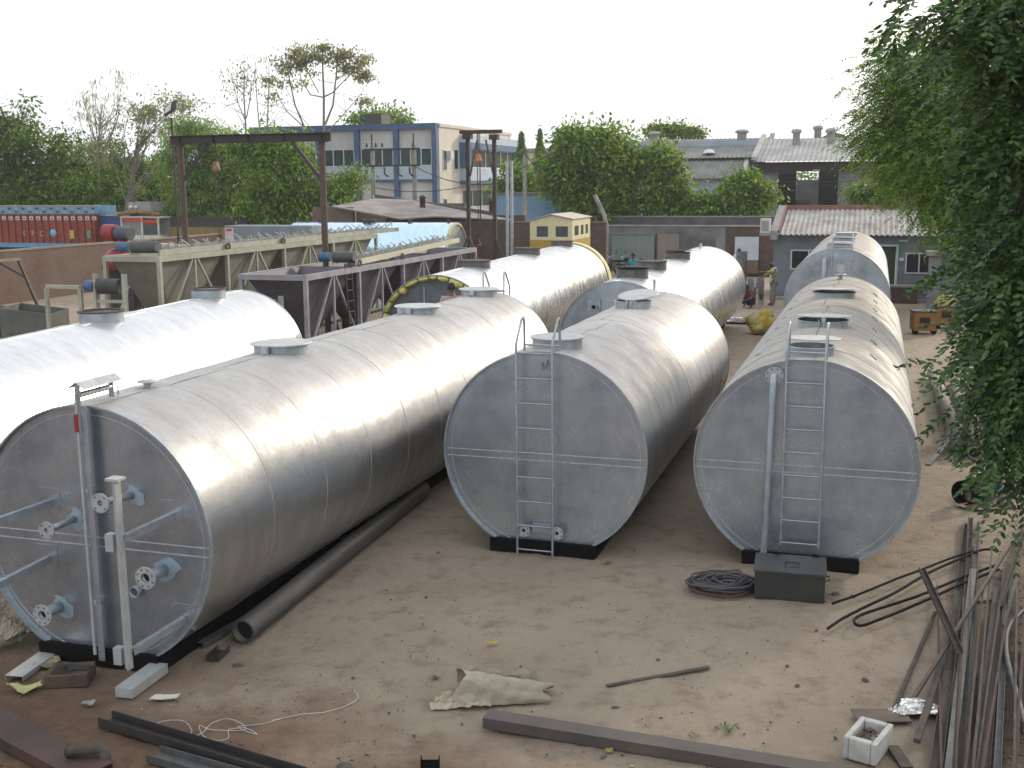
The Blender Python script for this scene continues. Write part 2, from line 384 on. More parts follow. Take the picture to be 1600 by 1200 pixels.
ap = MB(); ap.box(.0, .028, -.115, -.095, .24, 2.98); ap.build('guide_strip', ZINCP, T1)
MB().box(-.012, .034, -.125, -.116, 2.60, 2.78).build('float_indicator', mat('red_paint', (.33, .03, .03), (.2, .02, .02), 12, .5), T1)
for z in (1.96, .78): MB().box(.02, .06, -.09, .03, z, z + .05).build('guide_clip', ZINCP, T1)
rf = MB()
for sg in (-1, 1): rf.prism([(.03, -.12, 3.10), (.03, .50, 3.10), (.03 + sg * .10, .50, 3.035), (.03 + sg * .10, -.12, 3.035)], (0, 0, .004))
rf.build('gauge_roof', ZINCP, T1)
rs = MB()
for yy in (-.10, .42): rs.box(.0, .06, yy, yy + .012, 2.86, 3.09)
rs.cyl((.03, -.08, 2.97), (.03, .42, 2.97), .03, n=16); rs.build('gauge_roof_support', ZINC, SC.collection.objects[-1])
MB().box(.01, .03, .545, .55, 2.86, 2.96).build('gauge_stay', ZINC, T1)
gp = MB(); gp.box(.80, .86, -.66, -.61, .42, 2.30); gp.box(.855, .862, -.70, -.61, .42, 2.28); gp.build('gauge_post', ZINCP, T1, bevel=.003)
gpo = SC.collection.objects[-1]
MB().box(.76, .90, -.71, -.58, 2.30, 2.325).build('post_cap', ZINCP, gpo)
for z in (1.62, .48): MB().box(.69, .78, -.68, -.60, z - .02, z + .15).build('post_bracket', ZINCP, gpo)
for (x0, z0, x1, z1) in ((.95, 1.80, .86, 1.76), (1.02, .72, .86, .62)):
    b = MB()
    b.beam((x0, .02, z0), (x1, -.62, z1), .055, .005); b.beam((x0 + .027, .02, z0 - .035), (x1 + .027, -.62, z1 - .035), .005, .07); b.build('bracket_arm', ZINC, T1)
    MB().box(x0 - .13, x0 + .13, .025, .0295, z0 - .13, z0 + .13).build('arm_plate', FACE, SC.collection.objects[-1])
for (x0, z0, x1, z1) in ((-.52, 1.82, -.62, 1.80), (-.60, 1.20, -.70, 1.12)):
    b = MB(); b.beam((x0, .02, z0), (x1, -.72, z1), .06, .005); b.beam((x0 + .03, .02, z0 - .035), (x1 + .03, -.72, z1 - .035), .005, .07); b.build('bracket_arm', ZINC, T1)
    MB().box(x0 - .13, x0 + .13, .025, .0295, z0 - .13, z0 + .13).build('arm_plate', FACE, SC.collection.objects[-1])
lp = MB(); lp.box(-.76, -.70, -.78, -.72, .45, 2.35); lp.build('gauge_post', ZINCP, T1)
MB().pipe((.50, -.06, .95), (.50, .02, .95), .06, .045).build('drain_socket', ZINC, T1)

# --- middle tank
T2 = tank_base('storage_tank', 'shorter galvanised tank in mid yard, its ladder over two small bottom flanges', (.405, 14.62), YAW, 8.5, sheet=1.2)
manhole(T2, .72, .34, .10, hinge=False, lidr=1.1); manhole(T2, 5.78, .32, .11, lid='tilt')
ladder(T2, -.32, .17, .11, 2.98, 9, .18)
for x in (-.24, .22): flange(T2, (x, .43), .10, .085, 6, pr=.035, yplate=False)
MB().box(-.14, .12, -.05, .0, .40, .52).build('drain_plate', ZINC, T2)
sb = MB(); sb.box(-.06, .06, -.03, .03, 2.66, 2.74); sb.cyl((0, -.06, 2.62), (0, -.06, 2.72), .018, n=10); sb.build('level_gauge_bracket', ZINC, T2)
MB().box(-.01, .02, .80, .83, 2.85, 3.04).build('lid_lug', ZINC, T2)
gc = MB()
for sg in (-1, 1): gc.prism([(0, 7.75, 3.16), (0, 8.05, 3.18), (sg * .16, 8.05, 3.06), (sg * .16, 7.75, 3.04)], (0, 0, .004))
gc.box(-.02, .02, 7.80, 7.82, 2.84, 3.15); gc.build('gauge_roof', ZINCP, T2)
MB().box(.99, 1.02, 2.1, 2.3, 2.45, 2.47).build('lifting_lug', ZINC, T2) if 0 else None

# --- right tank
T3 = tank_base('storage_tank', 'galvanised tank on the right with dusty top, ladder and vertical overflow pipe down its end', (3.71, 13.98), YAW, 13.3, cz=1.435, shell=GALV_R, weld=WELDD, sheet=1.15)
C3 = 1.435
manhole(T3, .62, .29, .10, cz=C3, lid='behind', hinge=False, lidr=1.2); manhole(T3, 3.77, .38, .08, cz=C3, lid='ajar', lidr=1.12); manhole(T3, 8.51, .40, .08, cz=C3, lid='ajar', hinge=False)
ladder(T3, -.25, .22, .42, 2.97, 9, .46, cz=C3)
op = MB(); op.tube([(-.40, .02, 2.60), (-.40, -.10, 2.60), (-.402, -.16, 2.57), (-.405, -.18, 2.50), (-.46, -.16, .30)], .045, 14)
op.build('overflow_pipe', ZINC, T3); opo = SC.collection.objects[-1]
fm = MB(); fm.pipe((-.40, -.06, 2.60), (-.40, -.035, 2.60), .115, .03, 28); fm.build('flange', ZINCP, opo)
hh = MB()
for i in range(8): hh.cyl((-.40 + .09 * math.cos(i * PI / 4 + .4), -.065, 2.60 + .09 * math.sin(i * PI / 4 + .4)), (-.40 + .09 * math.cos(i * PI / 4 + .4), -.055, 2.60 + .09 * math.sin(i * PI / 4 + .4)), .009, n=6)
hh.build('bolt_holes', HOLE, opo)
nz = MB(); nz.cyl((0, 12.45, 2.78), (0, 12.45, 2.92), .05); nz.lathe([(.001, .0), (.12, 0), (.12, -.02), (.05, -.02)], (0, 12.45, 2.93), 20); nz.build('vent_pipe', ZINC, T3)
cp = MB(); cp.box(-.08, .07, 12.75, 12.77, 2.95, 3.12); cp.box(-.01, .01, 12.76, 12.78, 2.8, 3.0); cp.build('gauge_plate', mat('white_plate', (.62, .62, .60), (.5, .5, .48), 4, .6), T3)
for i in range(7):      # little stay lugs welded in two rows along the top
    for th, ll in ((.98, .11), (2.16, .13)):
        y = 1.9 + i * 1.55 + (0 if th < 1.5 else -.2)
        a = cyl_pt(1.405, th - .035, y, C3); b = cyl_pt(1.405, th + .035, y + .14, C3)
        MB().beam(a, b, .008, .022).build('stay_lug', ZINC, T3)

# --- tank behind the right one
T5 = tank_base('storage_tank', 'dusty galvanised tank standing behind the right one, its end half hidden, by the grey house', (9.61, 33.3), YAW, 12.6, R=1.515, cz=1.585, shell=GALV_R, weld=WELDD, sheet=1.6)
c5 = 1.585
for v, ll in ((.75, 'behind'), (4.6, 'ajar'), (8.5, 'closed')): manhole(T5, v, .36, .10, R=1.515, cz=c5, lid=ll, hinge=False)
ladder(T5, -.18, .38, .4, 3.2, 9, .5, R=1.515, cz=c5)
o5 = MB(); o5.tube([(-.38, .02, 2.75), (-.38, -.14, 2.75), (-.38, -.2, 2.66), (-.38, -.2, .35)], .07, 12); o5.build('overflow_pipe', ZINC, T5)
MB().pipe((-.38, -.08, 2.75), (-.38, -.05, 2.75), .15, .06, 20).build('flange', ZINC, SC.collection.objects[-1])

# --- bright tank at the left edge
T4 = tank_base('clad_tank', 'bright aluminium clad tank at the left edge with two open rusty manholes', (-8.2, 11.9), .20, 12.3, shell=ALU, weld=WELDB, sheet=2.2, skid=True, end_in=.02, seams=())
manhole(T4, 6.95, .36, .14, lid='open', rim=RUST, neckm=ZINC); manhole(T4, 10.85, .33, .16, lid='open', neckm=ZINC)
for v in (6.95, 10.85):
    MB().pipe((0, v, 2.975 + (.0 if v < 9 else .02)), (0, v, 2.997 + (.0 if v < 9 else .02)), (.375 if v < 9 else .345) + .006, .31, 32).build('rusty_rim', RUST, T4)

# --- middle tank in the second row
T6 = tank_base('clad_tank', 'bright clad tank beyond the middle tank with three rusty edged manholes', (2.42, 25.35), .30, 14.6, shell=ALU, weld=WELDB, face=FACE, sheet=1.3, seams=(), innerring=.9)
for v, ll in ((1.5, 'ajar'), (4.1, 'closed'), (8.3, 'ajar')): manhole(T6, v, .38, .18, lid=ll, hinge=False, lidm=RUST, lidr=1.03, neckm=GREYBAR)
pp = MB(); pp.box(-.72, -.42, -.02, .02, 2.10, 2.42); pp.build('gauge_box', ZINC, T6); pq = SC.collection.objects[-1]
MB().pipe((-.56, -.10, 2.26), (-.56, -.02, 2.26), .075, .05).build('socket', ZINC, pq); MB().cyl((-.56, -.04, 2.26), (-.56, -.022, 2.26), .05).build('socket_bore', HOLE, pq)
MB().box(-.03, .03, 13.2, 13.45, 2.85, 3.0).build('vent_stub', ZINC, T6)
# --- insulated tank
T7 = tank_base('clad_tank', 'bright clad tank packed with yellow insulation round its open dark grey end', (-1.79, 26.8), .27, 14.9, R=1.46, cz=1.465, shell=ALU, weld=WELDB, face=ENDG, sheet=1.3, seams=(), end_in=.16, innerring=.5)
for (v, r, h) in ((3.1, .42, .14), (8.6, .40, .16), (13.4, .38, .14)): manhole(T7, v, r, h, R=1.46, lid='closed', hinge=False, lidm=RUST, neckm=GREYBAR, lidr=1.02)
iv = []
q = 0.0
im = MB()
while q < 2 * PI:
    dq = random.uniform(.14, .3); dep = random.uniform(.09, .2)
    c0, c1 = q + .012, q + dq - .012; k = 6; ring = []
    for i in range(k + 1):
        a = c0 + (c1 - c0) * i / k; bul = math.sin(PI * i / k) ** .6
        for (rr, yy) in ((1.445, .10), (1.445 - .02, .0 - .03 * bul), (1.445 - dep * .6, -.02 - .05 * bul), (1.445 - dep * (.6 + .4 * bul), .05), (1.445 - dep * .8, .15)): ring.append(cyl_pt(rr, a, yy, 1.465))
    im.add(ring, [(i * 5 + j, i * 5 + j + 1, (i + 1) * 5 + j + 1, (i + 1) * 5 + j) for i in range(k) for j in range(4)], True)
    im.add([ring[j] for j in range(5)], [(4, 3, 2, 1, 0)]); im.add([ring[k * 5 + j] for j in range(5)], [(0, 1, 2, 3, 4)])
    q += dq
im.build('insulation', YINS, T7)
yb = MB(); ringy(yb, 1.475, 1.50, 14.45, 14.47, 1.465, smooth=True); ringy(yb, 1.50, 1.50, 14.47, 14.93, 1.465, smooth=True); ringy(yb, 1.50, 1.36, 14.93, 14.95, 1.465)
yb.build('insulation_band', YBAND, T7)
ed = MB(); ed.box(-.36, -.33, .13, .16, .3, 2.6); ed.box(-.05, .25, .10, .16, 1.95, 2.1); ed.cyl((.3, .14, 1.6), (.3, -.05, 1.6), .05, n=12); ed.build('end_fittings', ZINC, T7)
# --- sky-tinted tank lying across, far
T8 = tank_base('clad_tank', 'mirror bright tank, reflected sky blue put into its colour, lying crosswise behind the steel hoppers', tuple(W(-20.6, 55.0))[:2], YAW - PI / 2 - .0, 9.2, R=1.5, cz=1.62, shell=SKYALU, weld=WELDB, face=mat('dull_grey_tank_end', (.40, .40, .37), (.26, .26, .24), 3, .7, .3), sheet=1.8, seams=(.45,), innerring=.95)
for (v, r) in ((.45, .07), (2.6, .12), (4.9, .36), (7.8, .10)): manhole(T8, v, r, .14, R=1.5, cz=1.62, lid='closed', hinge=False, neckm=DARKST, lidm=DARKST, lidr=1.05)
T8b = MB(); ringy(T8b, 1.51, 1.51, -.02, .10, 1.62, smooth=True); ringy(T8b, 1.40, 1.51, -.02, -.02, 1.62); T8b.build('insulation_band', YBAND, T8)

#GROUND
# ------------------------------------------------------------------ ground
def ground_mat():
    M = bpy.data.materials.new('yard_earth'); M.use_nodes = True; t = M.node_tree; N = t.nodes.new; L = t.links.new
    b = t.nodes['Principled BSDF']; b.inputs['Roughness'].default_value = .95; b.inputs['Specular IOR Level'].default_value = .15
    tc = N('ShaderNodeTexCoord')
    def noise(s, d=6, r=.6):
        n = N('ShaderNodeTexNoise'); n.inputs['Scale'].default_value = s; n.inputs['Detail'].default_value = d; n.inputs['Roughness'].default_value = r; L(tc.outputs['Object'], n.inputs[0]); return n.outputs[0]
    def ramp(src, a, bb, lo=0, hi=1):
        m = N('ShaderNodeMapRange'); m.inputs[1].default_value = a; m.inputs[2].default_value = bb; m.inputs[3].default_value = lo; m.inputs[4].default_value = hi; L(src, m.inputs[0]); return m.outputs[0]
    def mixc(f, a, bb):
        m = N('ShaderNodeMixRGB'); L(f, m.inputs[0])
        for i, c in ((1, a), (2, bb)):
            if isinstance(c, tuple): m.inputs[i].default_value = (*c, 1)
            else: L(c, m.inputs[i])
        return m.outputs[0]
    c = mixc(ramp(noise(.35), .35, .68), (.36, .297, .23), (.285, .232, .176))
    c = mixc(ramp(noise(2.6, 8, .7), .5, .72, 0, .75), c, (.16, .118, .084))
    c = mixc(ramp(noise(9, 6, .7), .56, .74, 0, .7), c, (.36, .29, .215))
    c = mixc(ramp(noise(34, 5, .75), .60, .70, 0, .8), c, (.10, .075, .055))
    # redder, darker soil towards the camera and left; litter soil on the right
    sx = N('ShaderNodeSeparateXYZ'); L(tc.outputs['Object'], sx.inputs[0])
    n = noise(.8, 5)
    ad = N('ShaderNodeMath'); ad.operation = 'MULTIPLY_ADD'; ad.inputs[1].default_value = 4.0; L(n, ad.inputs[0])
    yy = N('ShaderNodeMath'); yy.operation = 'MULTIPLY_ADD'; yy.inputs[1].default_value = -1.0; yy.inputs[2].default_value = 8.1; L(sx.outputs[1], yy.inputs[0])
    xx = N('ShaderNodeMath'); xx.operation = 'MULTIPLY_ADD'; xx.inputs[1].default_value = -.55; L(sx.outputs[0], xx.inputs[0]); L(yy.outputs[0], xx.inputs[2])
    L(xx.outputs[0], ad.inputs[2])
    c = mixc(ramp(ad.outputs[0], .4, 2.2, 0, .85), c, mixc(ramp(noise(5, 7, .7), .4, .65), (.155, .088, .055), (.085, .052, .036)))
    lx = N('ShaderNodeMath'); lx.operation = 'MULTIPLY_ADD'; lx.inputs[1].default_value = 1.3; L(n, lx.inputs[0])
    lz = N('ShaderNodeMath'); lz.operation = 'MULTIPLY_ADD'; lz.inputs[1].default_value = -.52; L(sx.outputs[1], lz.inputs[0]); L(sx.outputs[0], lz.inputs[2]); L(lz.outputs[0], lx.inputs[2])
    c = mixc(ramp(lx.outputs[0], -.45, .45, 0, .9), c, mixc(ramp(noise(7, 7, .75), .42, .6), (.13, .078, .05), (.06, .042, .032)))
    L(c, b.inputs['Base Color'])
    bm = N('ShaderNodeBump'); bm.inputs['Distance'].default_value = .05; L(noise(5.5, 8, .68), bm.inputs['Height'])
    b2 = N('ShaderNodeBump'); b2.inputs['Distance'].default_value = .012; L(noise(42, 4, .7), b2.inputs['Height']); L(bm.outputs[0], b2.inputs['Normal'])
    L(b2.outputs[0], b.inputs['Normal'])
    return M
def hnoise(x, y):
    return (.010 * math.sin(1.9 * x + 1.3 * math.sin(1.1 * y)) + .008 * math.sin(3.7 * y + 2 * math.sin(.9 * x)) + .006 * math.sin(7.3 * x + 5.1 * y) + .005 * math.sin(11 * y - 6.3 * x)) * .8 - .012
xs = list(np.concatenate([[-900, -300, -100, -60], np.arange(-30, -8, 2.0), np.arange(-8, 12, .16), np.arange(12, 40, 2.5), [60, 120, 350, 900]]))
ys = list(np.concatenate([[-40, 0, 4], np.arange(7, 20, .16), np.arange(20, 60, 1.5), [75, 100, 160, 300, 700, 2200]]))
gv = []; rg = np.random.default_rng(3)
jit = rg.uniform(-.009, .009, (len(ys), len(xs)))
for i, y in enumerate(ys):
    for j, x in enumerate(xs):
        near = (-8 < x < 12 and 7 < y < 20)
        gv.append((x, y, (hnoise(x, y) + jit[i, j]) if near else -.012))
nx = len(xs)
gf = [(i * nx + j, i * nx + j + 1, (i + 1) * nx + j + 1, (i + 1) * nx + j) for i in range(len(ys) - 1) for j in range(nx - 1)]
GM = ground_mat()
structure(mesh_np('ground', gv, gf, GM, smooth=True))
# pebbles, clods and chips nobody could count
def scatter(name, pts, smin, smax, material, label, flat=.5, seed=1):
    rr = np.random.default_rng(seed); V = []; Fc = []
    base = np.array([[1, 0, 0], [-.5, .87, 0], [-.5, -.87, 0], [0, 0, 1], [.1, .1, -1.]])
    fs = np.array([[0, 1, 3], [1, 2, 3], [2, 0, 3], [1, 0, 4], [2, 1, 4], [0, 2, 4]])
    for k, (x, y) in enumerate(pts):
        s = rr.uniform(smin, smax) * (1 if rr.random() > .08 else 1.9); a = rr.uniform(0, 2 * PI); c, sn = math.cos(a), math.sin(a)
        b = base * np.array([s * rr.uniform(.6, 1.5), s * rr.uniform(.6, 1.1), s * flat]) + rr.normal(0, s * .12, (5, 3))
        bx = b[:, 0] * c - b[:, 1] * sn + x; by = b[:, 0] * sn + b[:, 1] * c + y
        V.append(np.stack([bx, by, b[:, 2] + s * .1], 1)); Fc.append(fs + 5 * k)
    o = mesh_np(name, np.concatenate(V), np.concatenate(Fc), material); tag(o, label, kind='stuff'); return o
pp = []
while len(pp) < 3600:
    x = random.uniform(-6.5, 9); y = 8 + 22 * random.random() ** 1.7
    pp.append((x, y))
scatter('pebbles', pp, .004, .014, mat('pebble', (.16, .12, .09), (.07, .055, .045), .9, .9, fac=(.45, .55), island=.5), 'loose pebbles and clods strewn over the yard earth')
pp = []
while len(pp) < 420:
    pp.append((random.uniform(-6.5, 8), 8.6 + 8 * random.random()))
scatter('litter_specks', pp, .006, .014, mat('pale_speck', (.5, .48, .42), (.30, .27, .22), 5, .9, island=.4), 'pale specks of stone and plaster on the yard earth', flat=.3, seed=5)
pp = []
while len(pp) < 9000:
    y = random.uniform(8.4, 19); x = .52 * y + random.gauss(.2, .9) + .35
    if x > .50 * y - .75: pp.append((x, y))
scatter('leaf_litter', pp, .008, .028, mat('dry_leaf_litter', (.24, .15, .09), (.07, .045, .03), 1.3, .9, fac=(.42, .58), island=.6), 'dry brown leaf litter and rubble along the right edge', flat=.22, seed=8)
for f in (.3,):
    pp = []
    while len(pp) < 900:
        pp.append((random.uniform(-6.5, -1.0) , random.uniform(8.6, 11.2)))
    scatter('soil_chips', pp, .004, .013, mat('dark_chip', (.09, .055, .04), (.18, .12, .09), 2, .9, island=.5), 'dark soil chips in the front left corner', flat=.35, seed=9)

# ------------------------------------------------------------------ walls and buildings (yard grid)
BRICK = None
def brick_mat(name, c1, c2, mortar, sc=1.0, plaster=None, rot=False):
    M = bpy.data.materials.new(name); M.use_nodes = True; t = M.node_tree; N = t.nodes.new; L = t.links.new; b = t.nodes['Principled BSDF']
    b.inputs['Roughness'].default_value = .92
    tc = N('ShaderNodeTexCoord'); sx = N('ShaderNodeSeparateXYZ'); L(tc.outputs['Object'], sx.inputs[0])
    ad = N('ShaderNodeMath'); L(sx.outputs[0], ad.inputs[0]); L(sx.outputs[1], ad.inputs[1])
    cb = N('ShaderNodeCombineXYZ'); L(ad.outputs[0], cb.inputs[0]); L(sx.outputs[2], cb.inputs[1])
    br = N('ShaderNodeTexBrick'); br.inputs['Scale'].default_value = 1; br.inputs['Brick Width'].default_value = .25 * sc; br.inputs['Row Height'].default_value = .085 * sc; br.inputs['Mortar Size'].default_value = .010
    br.inputs['Color1'].default_value = (*c1, 1); br.inputs['Color2'].default_value = (*c2, 1); br.inputs['Mortar'].default_value = (*mortar, 1); br.inputs['Bias'].default_value = -.2
    L(cb.outputs[0], br.inputs['Vector'])
    n = N('ShaderNodeTexNoise'); n.inputs['Scale'].default_value = .9; n.inputs['Detail'].default_value = 7; n.inputs['Roughness'].default_value = .7; L(tc.outputs['Object'], n.inputs[0])
    mr = N('ShaderNodeMapRange'); mr.inputs[1].default_value = .4; mr.inputs[2].default_value = .66; L(n.outputs[0], mr.inputs[0])
    m2 = N('ShaderNodeMapRange'); m2.inputs[4].default_value = .7; L(mr.outputs[0], m2.inputs[0])
    mx = N('ShaderNodeMixRGB'); L(m2.outputs[0], mx.inputs[0]); L(br.outputs[0], mx.inputs[1]); mx.inputs[2].default_value = (*(plaster or tuple(c * .45 for c in c1)), 1)
    L(mx.outputs[0], b.inputs['Base Color'])
    bm = N('ShaderNodeBump'); bm.inputs['Distance'].default_value = .01; L(br.outputs['Fac'], bm.inputs['Height']); bm.invert = True; L(bm.outputs[0], b.inputs['Normal'])
    return M
BR_RED = brick_mat('red_brick', (.165, .09, .065), (.11, .065, .048), (.13, .11, .09), plaster=(.17, .13, .10))
BR_DARK = brick_mat('dark_brick', (.13, .075, .055), (.08, .05, .042), (.12, .10, .085), plaster=(.05, .042, .038))
PLAST_GREY = mat('grey_blue_plaster', (.185, .205, .23), (.13, .145, .165), 1.2, .9, bump=.004, bscale=30, detail=8)
PLAST_DIRTY = mat('dirty_concrete_plaster', (.22, .225, .225), (.10, .10, .10), .8, .92, bump=.004, bscale=25, detail=9)
CREAM = mat('cream_plaster', (.62, .57, .49), (.46, .41, .345), .5, .85, detail=9, stretch=(1, 1, .35), fac=(.4, .72))
WHITEP = mat('white_wash', (.56, .56, .55), (.42, .41, .40), .5, .85, detail=9, stretch=(1, 1, .4))
BLUEP = mat('blue_painted_concrete', (.055, .115, .23), (.045, .09, .17), .7, .7)
PALEBLUE = mat('pale_blue_panel', (.42, .50, .58), (.34, .41, .48), .8, .75)
BLUEWALL = mat('sky_blue_wall', (.19, .34, .50), (.155, .28, .42), .6, .8, detail=7)
GLASSD = mat('dark_green_window_glass', (.012, .035, .03), (.02, .05, .045), 1.2, .18, spec=.35)
FRAMEW = mat('white_window_frame', (.55, .58, .60), (.45, .47, .48), 3, .5)
CONC = mat('concrete', (.30, .29, .27), (.20, .19, .18), 1.5, .9, bump=.003, bscale=30)
ROOFAC = mat('asbestos_sheet', (.25, .245, .23), (.15, .145, .14), .7, .9, detail=8)
ROOFAC2 = mat('light_asbestos_sheet', (.40, .40, .385), (.27, .265, .25), .6, .9, detail=8)
ROOFH = mat('weathered_corrugated_sheet', (.40, .385, .36), (.22, .19, .17), 1.1, .85, detail=8, fac=(.42, .68))

def at(name, label, cat, u, v, z=0, group=None): return thing(name, label, cat, W(u, v, z - .1), -YAW, group)
def wall(name, label, u0, u1, v, z1, th, material, cap=None, axis='u', v1=None):
    """axis u: frontal wall; axis v: wall running away"""
    t = at(name, label, 'wall', u0, v)
    if axis == 'u': MB().box(0, u1 - u0, 0, th, -.05, z1).build('wall', material, t, bevel=.01)
    else: MB().box(0, th, 0, v1 - v, -.05, z1).build('wall', material, t, bevel=.01)
    if cap:
        if axis == 'u': MB().box(-.02, u1 - u0 + .02, -.04, th + .04, z1, z1 + .08).build('coping', cap, t)
        else: MB().box(-.04, th + .04, -.02, v1 - v + .02, z1, z1 + .08).build('coping', cap, t)
    return t
def corr(u0, u1, y0, y1, z0, z1, amp=.03, pitch=.18, th=.008):
    """corrugated sheet, ridges run along y; from (y0,z0) up to (y1,z1)"""
    mb = MB(); n = int((u1 - u0) / pitch * 6); vs = []; fs = []
    for i in range(n + 1):
        x = u0 + (u1 - u0) * i / n; dz = amp * math.cos(2 * PI * x / pitch)
        vs += [(x, y0, z0 + dz), (x, y1, z1 + dz), (x, y0, z0 + dz - th), (x, y1, z1 + dz - th)]
    for i in range(n):
        a = i * 4; b = a + 4
        fs += [(a, b, b + 1, a + 1), (a + 2, a + 3, b + 3, b + 2), (a, a + 2, b + 2, b), (a + 1, b + 1, b + 3, a + 3)]
    return mb.add(vs, fs, False)
def window(t, u0, u1, z0, z1, y=0, n=2, frame=FRAMEW, glass=GLASSD, fw_=.06, depth=.07, nm='window'):
    f = MB()
    f.box(u0, u1, y - .03, y + depth, z0, z0 + fw_); f.box(u0, u1, y - .03, y + depth, z1 - fw_, z1)
    for i in range(n + 1):
        x = u0 + (u1 - u0 - fw_) * i / n; f.box(x, x + fw_, y - .028, y + depth, z0 + fw_, z1 - fw_)
    w = f.build(nm, frame, t)
    MB().box(u0 + .02, u1 - .02, y - .005, y + .012, z0 + .02, z1 - .02).build('pane', glass, w)
    return w
def wallx(u0, u1, z0, z1, y, th, holes):
    """frontal wall with rectangular openings (a,b,c,d) sorted by a, non overlapping in u"""
    mb = MB(); x = u0
    for (a, b, c, d) in sorted(holes):
        if a > x: mb.box(x, a, y, y + th, z0, z1)
        if c > z0: mb.box(a, b, y, y + th, z0, c)
        if d < z1: mb.box(a, b, y, y + th, d, z1)
        x = b
    if x < u1: mb.box(x, u1, y, y + th, z0, z1)
    return mb

# grey house with corrugated roof, right
HO = at('grey_house', 'low grey plastered house with corrugated roof and red brick parapet behind the right tanks', 'house', 0, 50)
HW = wallx(-4.2, 3.6, -.05, 2.78, 0, .22, [(-3.42, -2.02, 1.38, 2.12), (.18, .82, .05, 2.34), (1.24, 2.22, 1.27, 2.04)]); HW.box(-4.2, -3.98, .22, 4.4, -.05, 2.9)
HW.build('wall', PLAST_GREY, HO)
for (a, b, c, d) in ((-3.42, -2.02, 1.38, 2.12), (1.24, 2.22, 1.27, 2.04)):
    w = window(HO, a - .05, b + .05, c - .05, d + .05, y=-.012, n=2, fw_=.055, glass=HOLE)
dm = MB(); dm.box(.82, .90, -.05, .1, .0, 2.42); dm.box(.10, .18, -.05, .1, .0, 2.42); dm.box(.18, .82, -.05, .1, 2.34, 2.42)
dmm = dm.build('door_frame', mat('pale_green_paint', (.40, .58, .48), (.3, .45, .38), 3, .6), HO)
MB().box(.20, .80, .10, .14, .02, 2.34).build('door_leaf', mat('dark_green_door', (.012, .035, .028), (.02, .045, .035), 2, .6), dmm)
corr(-4.0, 4.2, -.55, 3.3, 2.83, 3.78, amp=.035, pitch=.215).build('roof', ROOFH, HO)
pm = MB(); pm.box(-4.25, 3.6, 3.3, 3.52, 2.8, 3.98); pm.build('parapet', mat('brick_parapet', (.26, .12, .08), (.16, .09, .07), 3, .9), HO)
pm = MB(); pm.prism([(-4.30, -.62, 2.62), (-4.30, 3.3, 3.62), (-4.30, 3.3, 3.98), (-4.30, -.62, 2.98)], (.30, 0, 0)); pm.build('gable_parapet', CONC, HO)
pm = MB(); pm.prism([(-4.0, -.5, 2.9), (-4.0, 3.3, 3.85), (-4.0, 3.3, 3.98), (-4.0, -.5, 3.02)], (.07, 0, 0)); pm.build('brick_edge', SC.objects['parapet'].data.materials[0], HO)
MB().box(-4.25, 3.6, -.75, 0, -.05, .16).build('plinth', CONC, HO)
lm = MB(); lm.box(.95, 1.13, -.10, 0, 1.75, 1.87); lm.build('meter_box', FRAMEW, HO)
MB().box(.90, 1.25, -.16, 0, 2.55, 2.62).build('lamp_bracket', ZINCP, HO)
ac = MB(); ac.box(-4.72, -4.31, -.75, -.3, 2.9, 3.5); a_ = ac.build('air_cooler', mat('off_white_sheet', (.55, .54, .50), (.42, .41, .38), 3, .6), HO, bevel=.01)
MB().box(-4.66, -4.37, -.762, -.752, 2.98, 3.4).build('grille', mat('grey_grille', (.32, .32, .31), (.22, .22, .21), 14, .7), a_)
MB().box(-4.74, -4.28, -.8, 0, 2.8, 2.86).build('shelf', CONC, HO)
# annexe on the right with a column and tiled edge
AN = at('side_shed', 'dark open shed with a grey column, right of the grey house', 'shed', 2.15, 45.4)
ax = MB(); ax.box(-.22, .22, 0, .45, 0, 2.25); ax.build('column', PLAST_DIRTY, AN)
ax = MB(); ax.box(-.32, .26, -.1, .55, 2.25, 2.42); ax.build('lintel', CONC, AN)
ax = MB(); ax.box(.22, .75, .25, .45, 0, 2.2); ax.box(1.5, 1.7, .25, .45, 0, 2.1); ax.box(.4, 4.2, 2.8, 3.0, 0, 2.2); ax.build('wall', PLAST_GREY, AN)
ax = MB(); ax.prism([(.1, -.4, 2.42), (.1, 3, 2.75), (4.4, 3, 3.0), (4.4, -.4, 2.67)], (0, 0, .09)); ax.build('roof', RUST, AN)
AN2 = MB().box(.8, 1.5, .3, .34, 0, 2.1).build('dark_gap_sheet', HOLE, AN)  # near-black sheet filling the gap between the wall pieces
# rubble block bench in front of the house
t = at('brick_trough', 'dark brick trough standing in front of the house window', 'trough', 1.1, 48.7)
MB().box(-.55, .6, 0, .5, 0, .75).build('base', BR_DARK, t); MB().box(-.6, .65, -.05, .55, .75, .83).build('slab', CONC, t)

# brown brick stub wall with a white board
t = wall('brick_wall', 'brown stained brick wall carrying a white board, left of the grey house', -7.65, -5.0, 61.0, 2.72, .25, BR_DARK, CONC)
b = at('notice_board', 'white rectangular board leaning on the brown brick wall', 'board', -6.5, 60.85)
MB().box(-.62, .62, 0, .06, .98, 2.20).build('panel', mat('white_board', (.50, .55, .60), (.42, .46, .50), 1.5, .7), b); MB().box(-.60, .60, .0, .07, .28, .96).build('lower_panel', mat('brown_board', (.16, .115, .07), (.12, .085, .05), 2, .8), b)
